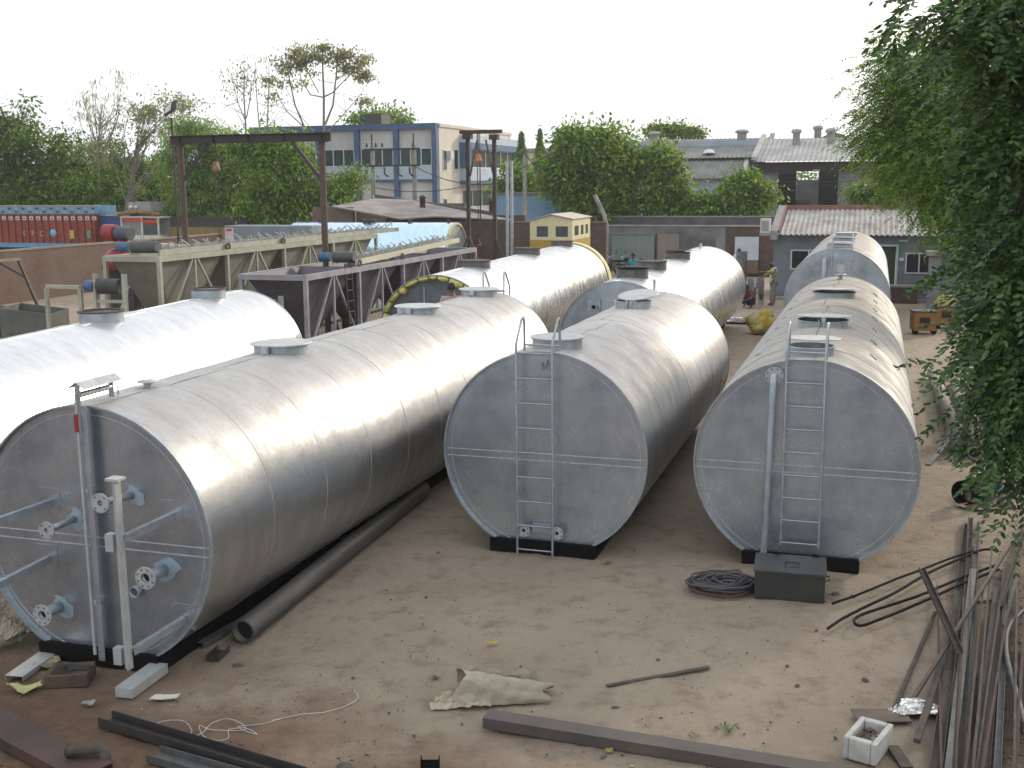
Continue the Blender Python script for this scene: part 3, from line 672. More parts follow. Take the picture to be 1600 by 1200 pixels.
# plastered compound wall with green gate sheets
t = wall('compound_wall', 'long stained concrete wall behind the motorcycles', -14.6, -7.65, 63.5, 2.62, .25, PLAST_DIRTY, CONC)
t = wall('compound_wall', 'tall dark rear wall under the central trees', -20, -5.0, 70, 2.95, .25, mat('dark_grey_plaster', (.11, .115, .12), (.06, .06, .065), .8, .9, detail=9), CONC)
g = at('sheet_gate', 'pale green corrugated sheet gate panel behind the motorcycles', 'gate', -14.3, 63.2)
corr(0, 2.45, .02, .0, .05, 2.28).v
gm = MB()
n = 60; vs = []
for i in range(n + 1):
    x = 2.45 * i / n; y = .02 * math.cos(2 * PI * x / .12); vs += [(x, y, .05), (x, y, 2.27), (x, y + .01, 2.27), (x, y + .01, .05)]
gm.add(vs, [(4 * i + a, 4 * i + 4 + a, 4 * i + 4 + (a + 1) % 4, 4 * i + (a + 1) % 4) for i in range(n) for a in range(4)])
gm.build('panel', mat('pale_green_sheet', (.22, .28, .25), (.17, .215, .19), 1, .7), g); MB().box(-.05, 2.5, -.06, -.03, 2.2, 2.28).build('rail', mat('green_gate_frame', (.16, .25, .2), None, 2, .7), g)
g = at('flat_sheet', 'brownish grey flat sheet panel beside the green gate', 'sheet', -11.75, 63.2)
MB().box(0, 1.3, 0, .03, .05, 2.22).build('sheet', mat('brownish_sheet', (.25, .21, .18), (.2, .165, .14), 1, .8), g); MB().box(.0, .05, -.03, 0, .05, 2.25).build('frame', RUST, g)
g = at('sheet_heap', 'warped grey sheets leaning against the concrete wall, their top edge curving down', 'sheets', -10.4, 63.0)
MB().prism([(0, .1, 0), (3.2, .1, 0), (3.0, .1, 1.35), (2.3, .1, 1.42), (1.6, .1, 1.72), (.9, .1, 2.0), (0, .1, 2.12)], (0, .05, 0)).build('sheet', mat('dull_grey_sheet', (.14, .14, .14), (.09, .09, .09), 1.2, .6, .3), g)
MB().box(.9, 2.2, .02, .06, 0, 1.1).build('front_sheet', ZINC, g)
g = at('sheet_gate', 'open pale green gate leaf near the brown brick wall', 'gate', -8.4, 63.0)
MB().prism([(0, 0, 0), (.8, -.5, 0), (.8, -.5, 2.35), (0, 0, 2.0)], (.03, .03, 0)).build('panel', MATS['pale_green_sheet'], g); MB().box(.78, .84, -.56, -.5, 0, 2.5).build('post', DARKST, g)
# dark brick wall behind the gantry and the blue wall beyond
wall('brick_wall', 'dark sooty brick wall between the shed and the yellow cabin', -24, -13.2, 57.0, 3.02, .25, BR_DARK, mat('dark_coping', (.16, .13, .11), (.09, .08, .07), 2, .9))
t = at('blue_wall_building', 'plain sky blue walled building behind the grey pole', 'building', -24.2, 72)
MB().box(0, 4.5, 0, .3, 0, 4.36).build('wall', BLUEWALL, t); MB().box(-.05, 4.6, -.08, 3.5, 4.36, 4.46).build('roof', mat('brown_roof_edge', (.20, .16, .14), None, 1, .9), t)
MB().box(4.5, 4.6, .0, .3, 0, 4.3).build('side_edge', BR_RED, t); MB().box(4.6, 9.5, .5, .8, 0, 3.9).build('recessed_wall', mat('slate_blue_wall', (.09, .115, .15), (.06, .075, .10), .8, .9), t)
# left brick wall, running away
t = wall('brick_wall', 'long red brick boundary wall at the far left', -35.9, 0, 30, 2.32, .25, BR_RED, mat('wall_coping', (.27, .22, .17), (.18, .15, .12), 1, .9), axis='v', v1=57)
wall('brick_wall', 'low broken red brick wall below the trees behind the hoppers', -31.5, -24.2, 66, 3.9, .3, BR_RED, None)
t = at('lean_to_frame', 'dark steel lean-to frame with a wooden top rail against the left brick wall', 'frame', -34.0, 36.0)
MB().beam((-1.5, -2, 2.13), (.55, 2.2, 2.13), .12, .10).build('top_rail', mat('pale_timber', (.40, .34, .24), (.3, .25, .17), 2, .8), t)
MB().beam((.55, 2.1, 2.1), (1.35, 2.2, 0), .10, .10).build('leg', DARKST, t); MB().beam((.75, 2.1, 1.45), (-.35, 1.9, 2.05), .07, .07).build('brace', DARKST, t)

# two storey office building with blue frame
OB = at('office_building', 'two storey cream office building with blue frame and green windows', 'building', -53, 90)
W0 = -53.0
def ux(u): return u - W0
b = MB(); b.box(0, 17.5, .35, .6, 0, 9.7); b.box(0, 17.5, 20, 20.3, 0, 9.7); b.box(0, .3, .6, 20, 0, 9.7); b.box(.3, 17.4, .6, 20, 9.3, 9.5); b.build('front_wall', WHITEP, OB)
b = MB(); b.box(0, 17.55, -.05, .6, 9.66, 10.14); b.box(0, 17.5, .05, .34, 5.36, 5.52)
for u in (-52.8, -49.2, -46.4, -42.75, -39.12, -35.62): b.box(ux(u) - .22, ux(u) + .22, -.02, .36, 0, 9.66)
b.build('blue_frame', BLUEP, OB)
b = MB(); b.box(.0, 17.3, .06, .34, 5.52, 6.6); b.build('pale_blue_panels', PALEBLUE, OB)
for a, c in ((-52.5, -49.5), (-48.9, -46.7), (-46.1, -43.05), (-42.45, -39.42), (-38.82, -35.9)):
    window(OB, ux(a), ux(c), 6.62, 8.14, y=.22, n=3, fw_=.09)
# right hand side, running away
v_end = PUu(790, 210, -35.36)[0]
print('office side end v', v_end, [PUu(x, y, -35.36) for x, y in ((697, 233), (709, 262), (735, 225), (782, 258), (784, 214), (735, 283), (700, 310))])
sw = MB(); sw.box(17.35, 17.6, .6, 20.3, 0, 9.85); sw.build('side_wall', CREAM, OB)  # warmer than the front: sunlit tone put into the side's plaster colour
MB().box(17.3, 17.72, .6, 20.35, 9.85, 10.12).build('side_parapet', CREAM, OB)
def side_window(y0, y1, z0, z1, n=1, x=17.6, nm='window'):
    f = MB(); q = .09
    f.box(x, x + .06, y0, y1, z0, z0 + q); f.box(x, x + .06, y0, y1, z1 - q, z1)
    for i in range(n + 1):
        yy = y0 + (y1 - y0 - q) * i / n; f.box(x, x + .055, yy, yy + q, z0 + q, z1 - q)
    w = f.build(nm, FRAMEW, OB); MB().box(x + .005, x + .025, y0 + .02, y1 - .02, z0 + .02, z1 - .02).build('pane', GLASSD, w); return w
OFFSIDE = True
side_window(1.3, 2.3, 6.2, 8.0); side_window(4.0, 5.1, 6.3, 8.1); side_window(1.3, 2.2, 3.2, 3.9)
MB().box(17.6, 17.95, 2.45, 3.15, 7.2, 7.9).build('air_conditioner', FRAMEW, OB)
b = MB(); b.box(17.6, 18.6, 5.6, 19.6, 8.7, 9.35); b.box(17.6, 18.6, 5.6, 19.6, 5.4, 6.5); b.build('balcony_band', PALEBLUE, OB)
b = MB(); b.box(17.6, 18.62, 5.5, 19.7, 8.15, 8.7); b.box(17.6, 18.62, 5.5, 19.7, 5.1, 5.4)
for y in (5.5, 19.4): b.box(17.6, 18.61, y, y + .3, 6.5, 8.15)
b.build('blue_band', BLUEP, OB)
side_window(6.0, 19.2, 6.5, 8.15, n=6, x=18.3); side_window(6.0, 19.2, 3.0, 4.6, n=5)
tk = MB(); tk.box(ux(-44.3), ux(-42.6), 5, 7, 9.9, 11.3); tk.build('roof_tank', DARKST, OB)
# lower cream wing further right
b = at('office_wing', 'lower cream wing with flat roof beyond the two slim conical trees', 'building', -36, 118)
MB().box(0, 9.5, 0, 8, 0, 8.4).build('wall', CREAM, b); MB().box(-.1, 9.7, -.3, 8, 8.4, 8.8).build('roof', CONC, b)
for i in range(3): window(b, 1.0 + i * 2.6, 2.4 + i * 2.6, 4.6, 6.6, y=-.02, n=2, fw_=.12)
MB().box(6, 12, -1, 8, 8.8, 9.4).build('upper_roof', mat('pale_blue_roof', (.38, .46, .52), None, .4, .8), b)

# sheds centre right
MS = at('workshop_shed', 'long grey asbestos roofed workshop with two low vents, behind the central trees', 'shed', -19, 88)
mw = MB(); mw.box(0, 10.2, 0, .25, 0, 5.3); mw.box(0, 10.2, 6.4, 6.7, 0, 8.4); mw.build('wall', mat('pale_blue_wall', (.36, .42, .47), (.28, .33, .37), .7, .85), MS)
corr(-.3, 9.0, -.5, 2.6, 5.35, 6.75, amp=.03, pitch=.35).build('lower_roof', ROOFAC, MS)
corr(-.3, 10.5, 2.4, 9.0, 6.95, 8.65, amp=.03, pitch=.35).build('roof', ROOFAC, MS)
MB().prism([(9.0, -.6, 5.2), (9.0, 2.8, 6.9), (9.0, 3.2, 0), (9.0, -.2, 0)], (.3, 0, 0)).build('gable_wall', mat('whitewashed_gable', (.60, .60, .58), (.50, .49, .47), 1, .85), MS)
MB().prism([(10.3, 2.2, 6.7), (10.3, 9.2, 8.75), (10.3, 9.2, 9.05), (10.3, 2.2, 7.0)], (.35, 0, 0)).build('parapet', CONC, MS)
for x in (1.0, 8.2):
    r = MB(); r.box(x - .35, x + .35, 6.9, 7.6, 8.0, 9.0); r.build('roof_vent', CONC, MS); MB().lathe([(.001, .25), (.4, .2), (.62, 0), (.5, -.05)], (x, 7.25, 9.05), 14).build('cowl', ROOFAC2, SC.collection.objects[-1])
MB().lathe([(.001, .3), (.3, .25), (.5, 0)], (6.1, 3.4, 7.35), 14).build('skylight_dome', mat('pale_dome', (.65, .68, .68), None, 2, .4), MS)
RS = at('workshop_shed', 'open fronted workshop with light roof and wide black doorway, above the grey house', 'shed', -8.5, 85)
rw = wallx(0, 8.6, 0, 6.4, 0, .3, [(1.5, 5.72, 0, 5.78)]); rw.build('wall', mat('grey_block_wall', (.19, .19, .20), (.13, .13, .14), .8, .9), RS)
MB().box(.1, 7.05, -.32, -.02, 5.78, 6.45).build('dark_fascia', mat('dark_brown_fascia', (.02, .014, .012), (.035, .024, .018), 1, .8), RS)
corr(-.2, 9.6, -.7, 6.5, 6.5, 8.35, amp=.03, pitch=.35).build('roof', ROOFAC2, RS)
MB().prism([(-.35, -.7, 6.6), (-.35, 6.6, 8.5), (-.35, 6.6, 8.75), (-.35, -.7, 6.85)], (.35, 0, 0)).build('parapet', mat('pale_parapet', (.45, .45, .43), (.33, .33, .31), 1, .9), RS)
rb = MB(); rb.box(0, .3, .3, 12, 0, 6.4); rb.box(8.3, 8.6, .3, 12, 0, 6.4); rb.box(.3, 2.0, 12, 12.3, 0, 6.3); rb.box(3.8, 8.3, 12, 12.3, 0, 6.3); rb.build('inner_walls', HOLE, RS)  # near-black walls: the interior's shade is painted into them
MB().box(1.9, 3.9, 14.0, 14.1, 0, 5.2).build('rear_pale_wall', mat('rear_grey_wall', (.22, .24, .26), (.14, .15, .16), 1, .9), RS); MB().box(2.0, 3.2, 12.1, 12.2, 0, 3.6).build('rear_hut', mat('brown_rear', (.22, .13, .08), None, 1, .9), RS)
for (x, y) in ((2.4, 4.5), (4.9, 4.5), (3.8, 7.5)):
    r = MB(); r.cyl((x, y, 7.2), (x, y, 8.75 if y < 5 else 9.1), .27, n=12); r.build('roof_vent', CONC, RS)
    zt = 8.75 if y < 5 else 9.1
    MB().lathe([(.001, .25), (.35, .18), (.40, 0), (.3, -.12)], (x, y, zt), 14).build('cowl', ROOFAC2, SC.collection.objects[-1])
MB().prism([(3.0, 8, 8.0), (7.2, 8, 8.0), (5.0, 8, 8.85)], (0, .3, 0)).build('rear_gable', ROOFAC, RS)
MB().box(3.95, 4.45, -.34, -.30, 5.75, 5.92).build('sign_plate', mat('tan_plate', (.45, .33, .2), None, 3, .7), RS)
for i in range(5): MB().cyl((.3, -.6, 5.9 - i * .28), (8.4, -.6, 5.9 - i * .28), .015, n=5).build('overhead_wire', DARKST, RS)
b = MB(); b.box(8.6, 9.4, .1, .4, 0, 7.0); b.box(9.4, 11.5, .5, .8, 0, 5.6); b.build('side_wall', PLAST_DIRTY, RS)

# sheet roofed shed, centre left
SHD = at('open_shed', 'low open shed with broad rusty grey sheet roof behind the sky-tinted tank', 'shed', -28, 57)
rp_ = []
for (x, y, v) in ((520, 322, 57), (625, 341, 56.2), (680, 337, 56.4), (802, 343, 57), (735, 331, 60.5), (640, 312, 61.5), (585, 310, 62)):
    u, z = PV(x, y, v); rp_.append((u + 28, v - 57, z + .1))
rm_ = MB(); n_ = len(rp_); rm_.add(rp_ + [(a, b, c - .07) for a, b, c in rp_], [(0, 1, 6), (1, 5, 6), (1, 2, 5), (2, 4, 5), (2, 3, 4), (n_, n_ + 6, n_ + 1), (n_ + 1, n_ + 6, n_ + 5), (n_ + 1, n_ + 5, n_ + 2), (n_ + 2, n_ + 5, n_ + 4), (n_ + 2, n_ + 4, n_ + 3)] + [(k, n_ + k, n_ + (k + 1) % n_, (k + 1) % n_) for k in range(n_)])
rm_.build('roof', mat('dusty_roof_sheet', (.30, .27, .24), (.17, .145, .13), .8, .85, detail=8), SHD)
MB().box(-2.0, .5, .2, .45, 0, 3.85).build('brick_wall', BR_RED, SHD); MB().box(.5, 9.0, 4.6, 4.8, 0, 3.3).build('back_wall', BR_DARK, SHD)
for x in (.8, 4.0, 7.2, 9.4): MB().box(x, x + .15, .3, .45, 0, 3.1).build('post', DARKST, SHD)
rp = MB(); qa = PV(588, 308, 62.6); qb = PV(768, 335, 60.6); rp.beam((qa[0] + 28, 5.6, qa[1] + .1), (qb[0] + 28, 3.6, qb[1] + .1), .25, .32); rp.build('parapet_beam', mat('mossy_beam', (.13, .12, .105), (.08, .075, .07), 1, .9), SHD)
for (x, y, z, r) in ((3.9, 2, 4.2, .16), (7.6, 3, 4.0, .14)): MB().lathe([(r, -.5), (r, .1), (r * 1.5, .12), (.001, .3)], (x, y, z), 10).build('roof_vent', RUST, SHD)

#YARD GEAR
# ------------------------------------------------------------------ steel gantries, poles, lamp
GA = at('gantry', 'tall brown steel gantry with I-beam on two round posts', 'gantry', -21.4, 32)
BE = mat('beam_steel', (.038, .034, .036), (.055, .04, .038), 3, .75)
zb = 6.36
ib = MB(); ib.box(-.35, 5.35, -.09, .09, zb + .245, zb + .265); ib.box(-.35, 5.35, -.09, .09, zb, zb + .02); ib.box(-.35, 5.35, -.008, .008, zb + .02, zb + .245)
for x in (.0, 1.25, 2.5, 3.75, 5.05): ib.box(x - .006, x + .006, -.085, .085, zb + .02, zb + .245)
ib.build('beam', BE, GA)
for x in (0, 5.03):
    MB().cyl((x, 0, 0), (x, 0, zb - .02), .10, n=18).build('post', RUSTRED, GA); p = SC.collection.objects[-1]
    MB().box(x - .17, x + .17, -.17, .17, zb - .02, zb).build('cap_plate', BE, p)
    sx = 1 if x == 0 else -1
    MB().beam((x + sx * .06, 0, zb - 1.15), (x + sx * 1.0, 0, zb), .09, .10).build('brace', BE, GA)
    MB().cyl((x, 0, 2.0), (x, 0, 2.3), .118, n=18).build('paint_band', mat('faded_blue_paint', (.08, .13, .2), None, 6, .7), p)
    for sy in (-1, 1): MB().beam((x, sy * .1, 1.55), (x + sx * .05, sy * 1.0, 0), .06, .06).build('foot_strut', WEATH, GA)
def hoist(name, label, u, v, ztop, zmid, zlow, col, r=.13):
    t = at(name, label, 'chain hoist', u, v, 0)
    ORM = mat(col[0], col[1], col[2], 6, .6)
    mb = MB(); mb.lathe([(.001, r), (r * .75, r * .7), (r, 0), (r * .75, -r * .7), (.001, -r)], (0, 0, zmid), 14); mb.box(-r * .5, r * .5, -r * .7, r * .7, zmid + r * .6, zmid + r * 1.8)
    mb.build('hoist_body', ORM, t)
    c = MB()
    for dx in (-.07, .05): c.cyl((dx, .01, zmid - r * .5), (dx * .5, .01, zlow + .2), .012, n=6)
    c.cyl((0, 0, zmid + r), (0, 0, ztop), .018, n=6); c.build('chain', DARKST, t)
    h = MB(); pts = [(0, 0, zlow + .28), (0, 0, zlow + .16)] + [(.07 * math.sin(a), 0, zlow + .07 + .07 * math.cos(a)) for a in np.linspace(0, 4.4, 9)]
    h.tube(pts, .025, 8); h.build('hook', ORM, t)
    return t
hoist('chain_hoist', 'rusty orange chain hoist under the I-beam of the tall gantry', -20.1, 31.98, 6.38, 5.55, 2.95, ('orange_rust_hoist', (.28, .13, .06), (.16, .08, .05)))
GB = at('gantry', 'slim dark steel double post gantry with a hoist near the office building', 'gantry', -17.4, 48)
for x, zt in ((0, 7.0), (1.24, 6.95)):
    MB().box(x - .075, x + .075, -.075, .075, 0, zt).build('post', mat('black_post_steel', (.022, .018, .018), (.05, .035, .03), 4, .8), GB)
    MB().box(x - .19, x + .19, -.18, .18, zt, zt + .22).build('cap_plate', RUST, GB)
    for sx in (-1, 1): MB().beam((x, -.05, 2.8), (x + sx * 1.1, -.1, .2), .07, .07).build('foot_strut', WEATH, GB)
MB().box(-.35, 1.6, -.1, .1, 7.22, 7.38).build('beam', RUST, GB)
for (x0, z0, x1, z1) in ((.1, 5.4, .45, 6.95), (1.2, 5.4, .85, 6.95)): MB().beam((x0, 0, z0), (x1, 0, z1), .07, .07).build('brace', WEATH, GB)
for x in (.52, .64): MB().cyl((x, -.2, 2.2), (x, -.2, 7.3), .02, n=6).build('cable', DARKST, GB)
for (x, y) in ((.82, 3.0), (1.05, 3.0)): MB().box(x - .06, x + .06, y, y + .1, 0, 6.1).build('rear_post', ZINC, GB)
hoist('chain_hoist', 'bright orange chain hoist with white face hanging in the slim dark gantry', -16.83, 47.8, 7.25, 6.05, 2.35, ('orange_hoist', (.48, .17, .06), (.33, .12, .05)), r=.16)
# transformer poles
TR = at('transformer_stand', 'twin concrete poles with crossbars and insulators before the office windows', 'utility pole', -32.1, 70)
for x in (0, 2.98): MB().tube([(x, 0, 0), (x, 0, 7.6)], [.19, .14], 10).build('pole', mat('pale_concrete_pole', (.34, .32, .28), (.2, .19, .17), 2, .9), TR)
for z in (7.36, 6.3): MB().beam((-.5, -.2, z), (3.5, -.2, z), .1, .12).build('crossbar', DARKST, TR)
for (x, z) in ((-.3, 7.5), (.35, 7.5), (.8, 7.5), (3.0, 7.5)): MB().tube([(x, -.2, z), (x, -.2, z + .12), (x, -.2, z + .3)], [.05, .09, .03], 8).build('insulator', DARKST, TR)
for x in (0.02, 3.0): MB().cyl((x, -.1, 7.6), (x, -.1, 8.35), .05, n=8).build('pole_top', DARKST, TR)
for x in (.95, 1.95, 2.75): MB().tube([(x, -.25, 6.2), (x, -.25, 5.8), (x + .15, -.3, 5.65), (x + .3, -.3, 5.6)], .06, 7).build('drop_fuse', DARKST, TR)
# street lamp left
LA = at('lamp_post', 'thin black lamp post with square floodlight head above the left hoppers', 'lamp post', -32.5, 48)
MB().tube([(0, 0, 0), (0, 0, 8.3)], [.065, .045], 10).build('pole', DARKST, LA)
hd = MB(); hd.prism([(-.32, -.2, 8.35), (.28, -.35, 8.55), (.40, -.35, 9.05), (-.22, -.15, 8.8)], (.05, .25, .05)); hd.build('lamp_head', DARKST, LA)
MB().prism([(-.22, -.24, 8.46), (.22, -.36, 8.62), (.31, -.37, 8.98), (-.15, -.20, 8.76)], (0, .02, 0)).build('glass', mat('lamp_glass', (.6, .62, .62), None, 2, .2), SC.collection.objects[-1])
# pole by the blue wall, leaning pole
t = at('concrete_pole', 'grey concrete pole standing before the sky blue wall', 'pole', PV(820, 300, 66)[0], 66); MB().tube([(0, 0, 0), (0, 0, PV(820, 237, 66)[1])], [.16, .11], 10).build('shaft', MATS['pale_concrete_pole'], t)
for (dx, z) in ((-.5, 6.6), (.45, 6.5)): MB().beam((0, -.1, 6.9), (dx * 2.2, -.1, z - .9), .05, .05).build('stay', WEATH, t)
t = at('leaning_pole', 'pale pole with its top half leaning left behind the motorcycles', 'pole', -14.45, 62.5)
MB().tube([(0, 0, 0), (0, 0, 2.75), (-.15, 0, 3.3), (-.68, 0, 4.4)], .12, 8).build('shaft', MATS['pale_concrete_pole'], t)
# cables
def cable(p, q, sag, r=.02, label='thin overhead cable'):
    p = Vector(p); q = Vector(q); pts = [p.lerp(q, i / 14) - Vector((0, 0, sag * 4 * (i / 14) * (1 - i / 14))) for i in range(15)]
    o = MB().tube(pts, r, 5).build('overhead_cable', DARKST); tag(o, label, 'cable'); return o
cable(W(-29.2, 70, 6.2), W(-17.3, 66, 6.9), 1.6, .03, 'sagging cable from the transformer poles toward the slim gantry')
cable(W(-32.1, 70, 4.8), W(-17.0, 64, 7.2), 1.2, .025, 'lower sagging cable crossing the office side wall')

# yellow cabin
CB = at('control_cabin', 'cream and ochre site cabin with pitched roof and dark windows', 'cabin', -15.15, 50)
CY = mat('cream_cabin_paint', (.62, .58, .36), (.54, .50, .30), 1.2, .6); OC = mat('ochre_paint', (.42, .27, .04), (.33, .21, .04), 1.5, .6)
WL = 2.0; DL = 3.4
c = wallx(0, WL, 2.5, 3.35, 0, .06, [(.32, .86, 2.64, 3.12), (1.22, 1.80, 2.64, 3.12)])
c.prism([(0, 0, 3.35), (WL, 0, 3.35), (WL, 0, 3.42), (WL * .5, 0, 3.62)], (0, .06, 0)); c.box(0, .06, .06, DL, 2.5, 3.35); c.box(.0, WL, DL - .06, DL, 2.5, 3.35)
c.box(WL - .06, WL, .06, DL - .06, 2.5, 2.68); c.box(WL - .06, WL, .06, DL - .06, 3.12, 3.42)
for y in (.06, 1.22, 2.12, 3.0): c.box(WL - .06, WL, y, y + .36, 2.68, 3.12)
c.build('walls', CY, CB)
MB().box(-.01, WL + .01, -.012, DL, 1.3, 2.5).build('lower_walls', OC, CB)
for (a, b2) in ((.32, .86), (1.22, 1.80)): MB().box(a - .02, b2 + .02, .03, .05, 2.62, 3.14).build('window', mat('cabin_glass', (.05, .06, .065), (.08, .09, .1), 2, .15), CB)
for (a, b2) in ((.42, 1.22), (1.58, 2.12), (2.48, 3.0)): MB().box(WL - .04, WL - .03, a, b2, 2.66, 3.14).build('window', MATS['cabin_glass'], CB)
MB().prism([(-.08, -.1, 3.36), (WL * .5, -.1, 3.64), (WL + .08, -.1, 3.44), (WL + .08, -.1, 3.47), (WL * .5, -.1, 3.68), (-.08, -.1, 3.39)], (0, DL + .2, 0)).build('roof', mat('pale_pink_roof', (.50, .45, .40), (.42, .37, .32), 1, .7), CB)
MB().box(.1, 1.9, .1, 3.3, 0, 1.3).build('chassis', DARKST, CB)

# aggregate hoppers --------------------------------------------------------
def hoppers(t, u0, W_, v0, posts, H, paint, wallm, n_side, bot=.9):
    """row of bins: sloping plates hung in a frame of posts and V braces; local x across, y along"""
    fr = MB(); bw = .12
    for x in (0, W_):
        fr.box(x - bw / 2, x + bw / 2, posts[0] - bw / 2, posts[-1] + bw / 2, H - .16, H)
        fr.box(x - .04, x + .04, posts[0], posts[-1], .55, .65)
    for y in (posts[0], posts[-1]): fr.box(bw / 2, W_ - bw / 2, y - .06, y + .06, H - .155, H - .005)
    tf = fr.build('top_frame', paint, t)
    for y in posts:
        for x in (0, W_): MB().box(x - .055, x + .055, y - .055, y + .055, 0, H - .16).build('post', paint, t)
    for a, b in zip(posts[:-1], posts[1:]):
        c = (a + b) / 2
        for x in (0, W_):
            for yy in (a + .25 * (b - a) * 0 + .12, b - .12):
                MB().beam((x, c + (yy - c) * .08, H - .17), (x, c + (yy - c) * .86, H - 1.9), .06, .06, up=(1, 0, 0)).build('brace', paint, t)
        MB().box(W_ - .03, W_ + .03, c - .035, c + .035, H - 2.0, H - .16).build('middle_post', paint, t)
        # bin of four sloping plates
        m1 = .1; x0, x1, y0, y1 = .07, W_ - .07, a + .05, b - .05; bx0, bx1, by0, by1 = W_ * .36, W_ * .64, c - .35, c + .35
        top = [(x0, y0, H - .02), (x1, y0, H - .02), (x1, y1, H - .02), (x0, y1, H - .02)]; low = [(bx0, by0, bot), (bx1, by0, bot), (bx1, by1, bot), (bx0, by1, bot)]
        itop = [(p[0] + (m1 if p[0] < W_ / 2 else -m1) * .3, p[1] + (m1 if p[1] < c else -m1) * .3, H - .02) for p in top]
        ilow = [(p[0] + (.02 if p[0] < W_ / 2 else -.02), p[1] + (.02 if p[1] < c else -.02), bot) for p in low]
        bm = MB(); bm.add(top + low + itop + ilow, [(0, 1, 5, 4), (1, 2, 6, 5), (2, 3, 7, 6), (3, 0, 4, 7), (8, 12, 13, 9), (9, 13, 14, 10), (10, 14, 15, 11), (11, 15, 12, 8), (0, 8, 9, 1), (1, 9, 10, 2), (2, 10, 11, 3), (3, 11, 8, 0), (4, 5, 13, 12), (5, 6, 14, 13), (6, 7, 15, 14), (7, 4, 12, 15)])
        bm.build('hopper', wallm, t)
        MB().box(bx0, bx1, by0, by1, bot - .35, bot - .02).build('gate_box', DARKST, t)
    fb = MB(); fb.box(W_ * .3, W_ * .7, posts[0] - .3, posts[-1], .38, .44); fb.build('feeder_belt', HOLE, t)
    return t
GREENP = mat('pale_green_paint_steel', (.36, .37, .29), (.26, .265, .21), 2, .6, bump=.002, bscale=30)
GREEND = mat('olive_grey_plate', (.23, .225, .18), (.16, .155, .125), 1.2, .65)
PURP = mat('grey_violet_steel', (.30, .30, .33), (.2, .2, .22), 2, .55, .2)
PURD = mat('dark_violet_plate', (.115, .105, .125), (.08, .072, .085), 1.2, .6, .2)
gp_posts = [PUu(x, y, -19.25)[0] - 27.43 for x, y in ((248, 401), (354, 391), (443, 382), (519.5, 375), (587, 368))]
print('green posts', gp_posts, [PUu(x, y, -19.25)[1] for x, y in ((248, 401), (354, 391), (443, 382), (519.5, 375), (587, 368))])
BG = at('aggregate_hoppers', 'pale green row of steel aggregate hoppers with open conveyor on top, left', 'hopper plant', -21.05, 27.43)
hoppers(BG, 0, 1.8, 0, gp_posts, 3.08, GREENP, GREEND, 0)
bp = [PUu(x, y, -14.89)[0] - 27.78 for x, y in ((477, 430), (560, 417), (629, 407), (690, 398), (742, 390))]
print('dark posts', bp)
BD = at('aggregate_hoppers', 'grey violet row of steel aggregate hoppers with a ladder, centre left', 'hopper plant', -16.89, 27.78)
hoppers(BD, 0, 2.0, 0, bp, 2.6, PURP, PURD, 0, bot=.8)
for t, H, x in ((BG, 3.08, 1.8), (BD, 2.6, 2.0)):
    ps = gp_posts if t is BG else bp
    for y in (ps[2], ps[1] + .1):
        MB().pipe((x - .02, y, H + .08), (x + .02, y, H + .08), .13, .06, 18).build('lifting_eye', DARKST, t)
ld = MB()
for y in (bp[1] - .95, bp[1] - .55): ld.cyl((2.15, y, 0), (2.02, y, 2.75), .025, n=6)
l_ = ld.build('ladder', RUST, BD)
for i in range(8): MB().cyl((2.14 - i * .016, bp[1] - .95, .35 + i * .32), (2.14 - i * .016, bp[1] - .55, .35 + i * .32), .018, n=6).build('rung', RUST, l_)
dr = MB(); dr.cyl((.35, -.35, 1.75), (1.35, -.35, 1.75), .21, n=20); dr.build('belt_drum', mat('worn_drum', (.14, .125, .115), (.09, .08, .075), 3, .6, .3), BD)
for x in (.25, 1.45): MB().beam((x, -.35, .0), (x, -.35, 2.05), .12, .08).build('drum_support', PURP, BD)
# front drum assembly of the green plant
dr = MB(); dr.cyl((.45, -.9, 2.3), (1.15, -.9, 2.3), .22, n=20); dr.build('belt_drum', mat('black_belt', (.03, .03, .032), (.05, .05, .05), 4, .6), BG)
for x in (.34, 1.28):
    MB().beam((x, -.9, 2.65), (x + .10, -1.1, .6), .08, .16).build('drum_support', GREENP, BG)
for z in (1.85, 1.2): MB().box(.38, 1.34, -1.02, -.94, z, z + .08).build('cross_tie', GREENP, BG)
MB().cyl((.02, -.9, 2.3), (.30, -.9, 2.3), .16, n=16).build('motor', mat('blue_motor_paint', (.05, .13, .25), (.03, .08, .16), 4, .5), BG)
for x in (-.25, -1.4): MB().box(x - .05, x + .05, -.9, -.8, 0, 2.2).build('side_post', GREENP, BG)
MB().box(-1.4, -.25, -.9, -.8, 2.2, 2.3).build('side_rail', GREENP, BG)
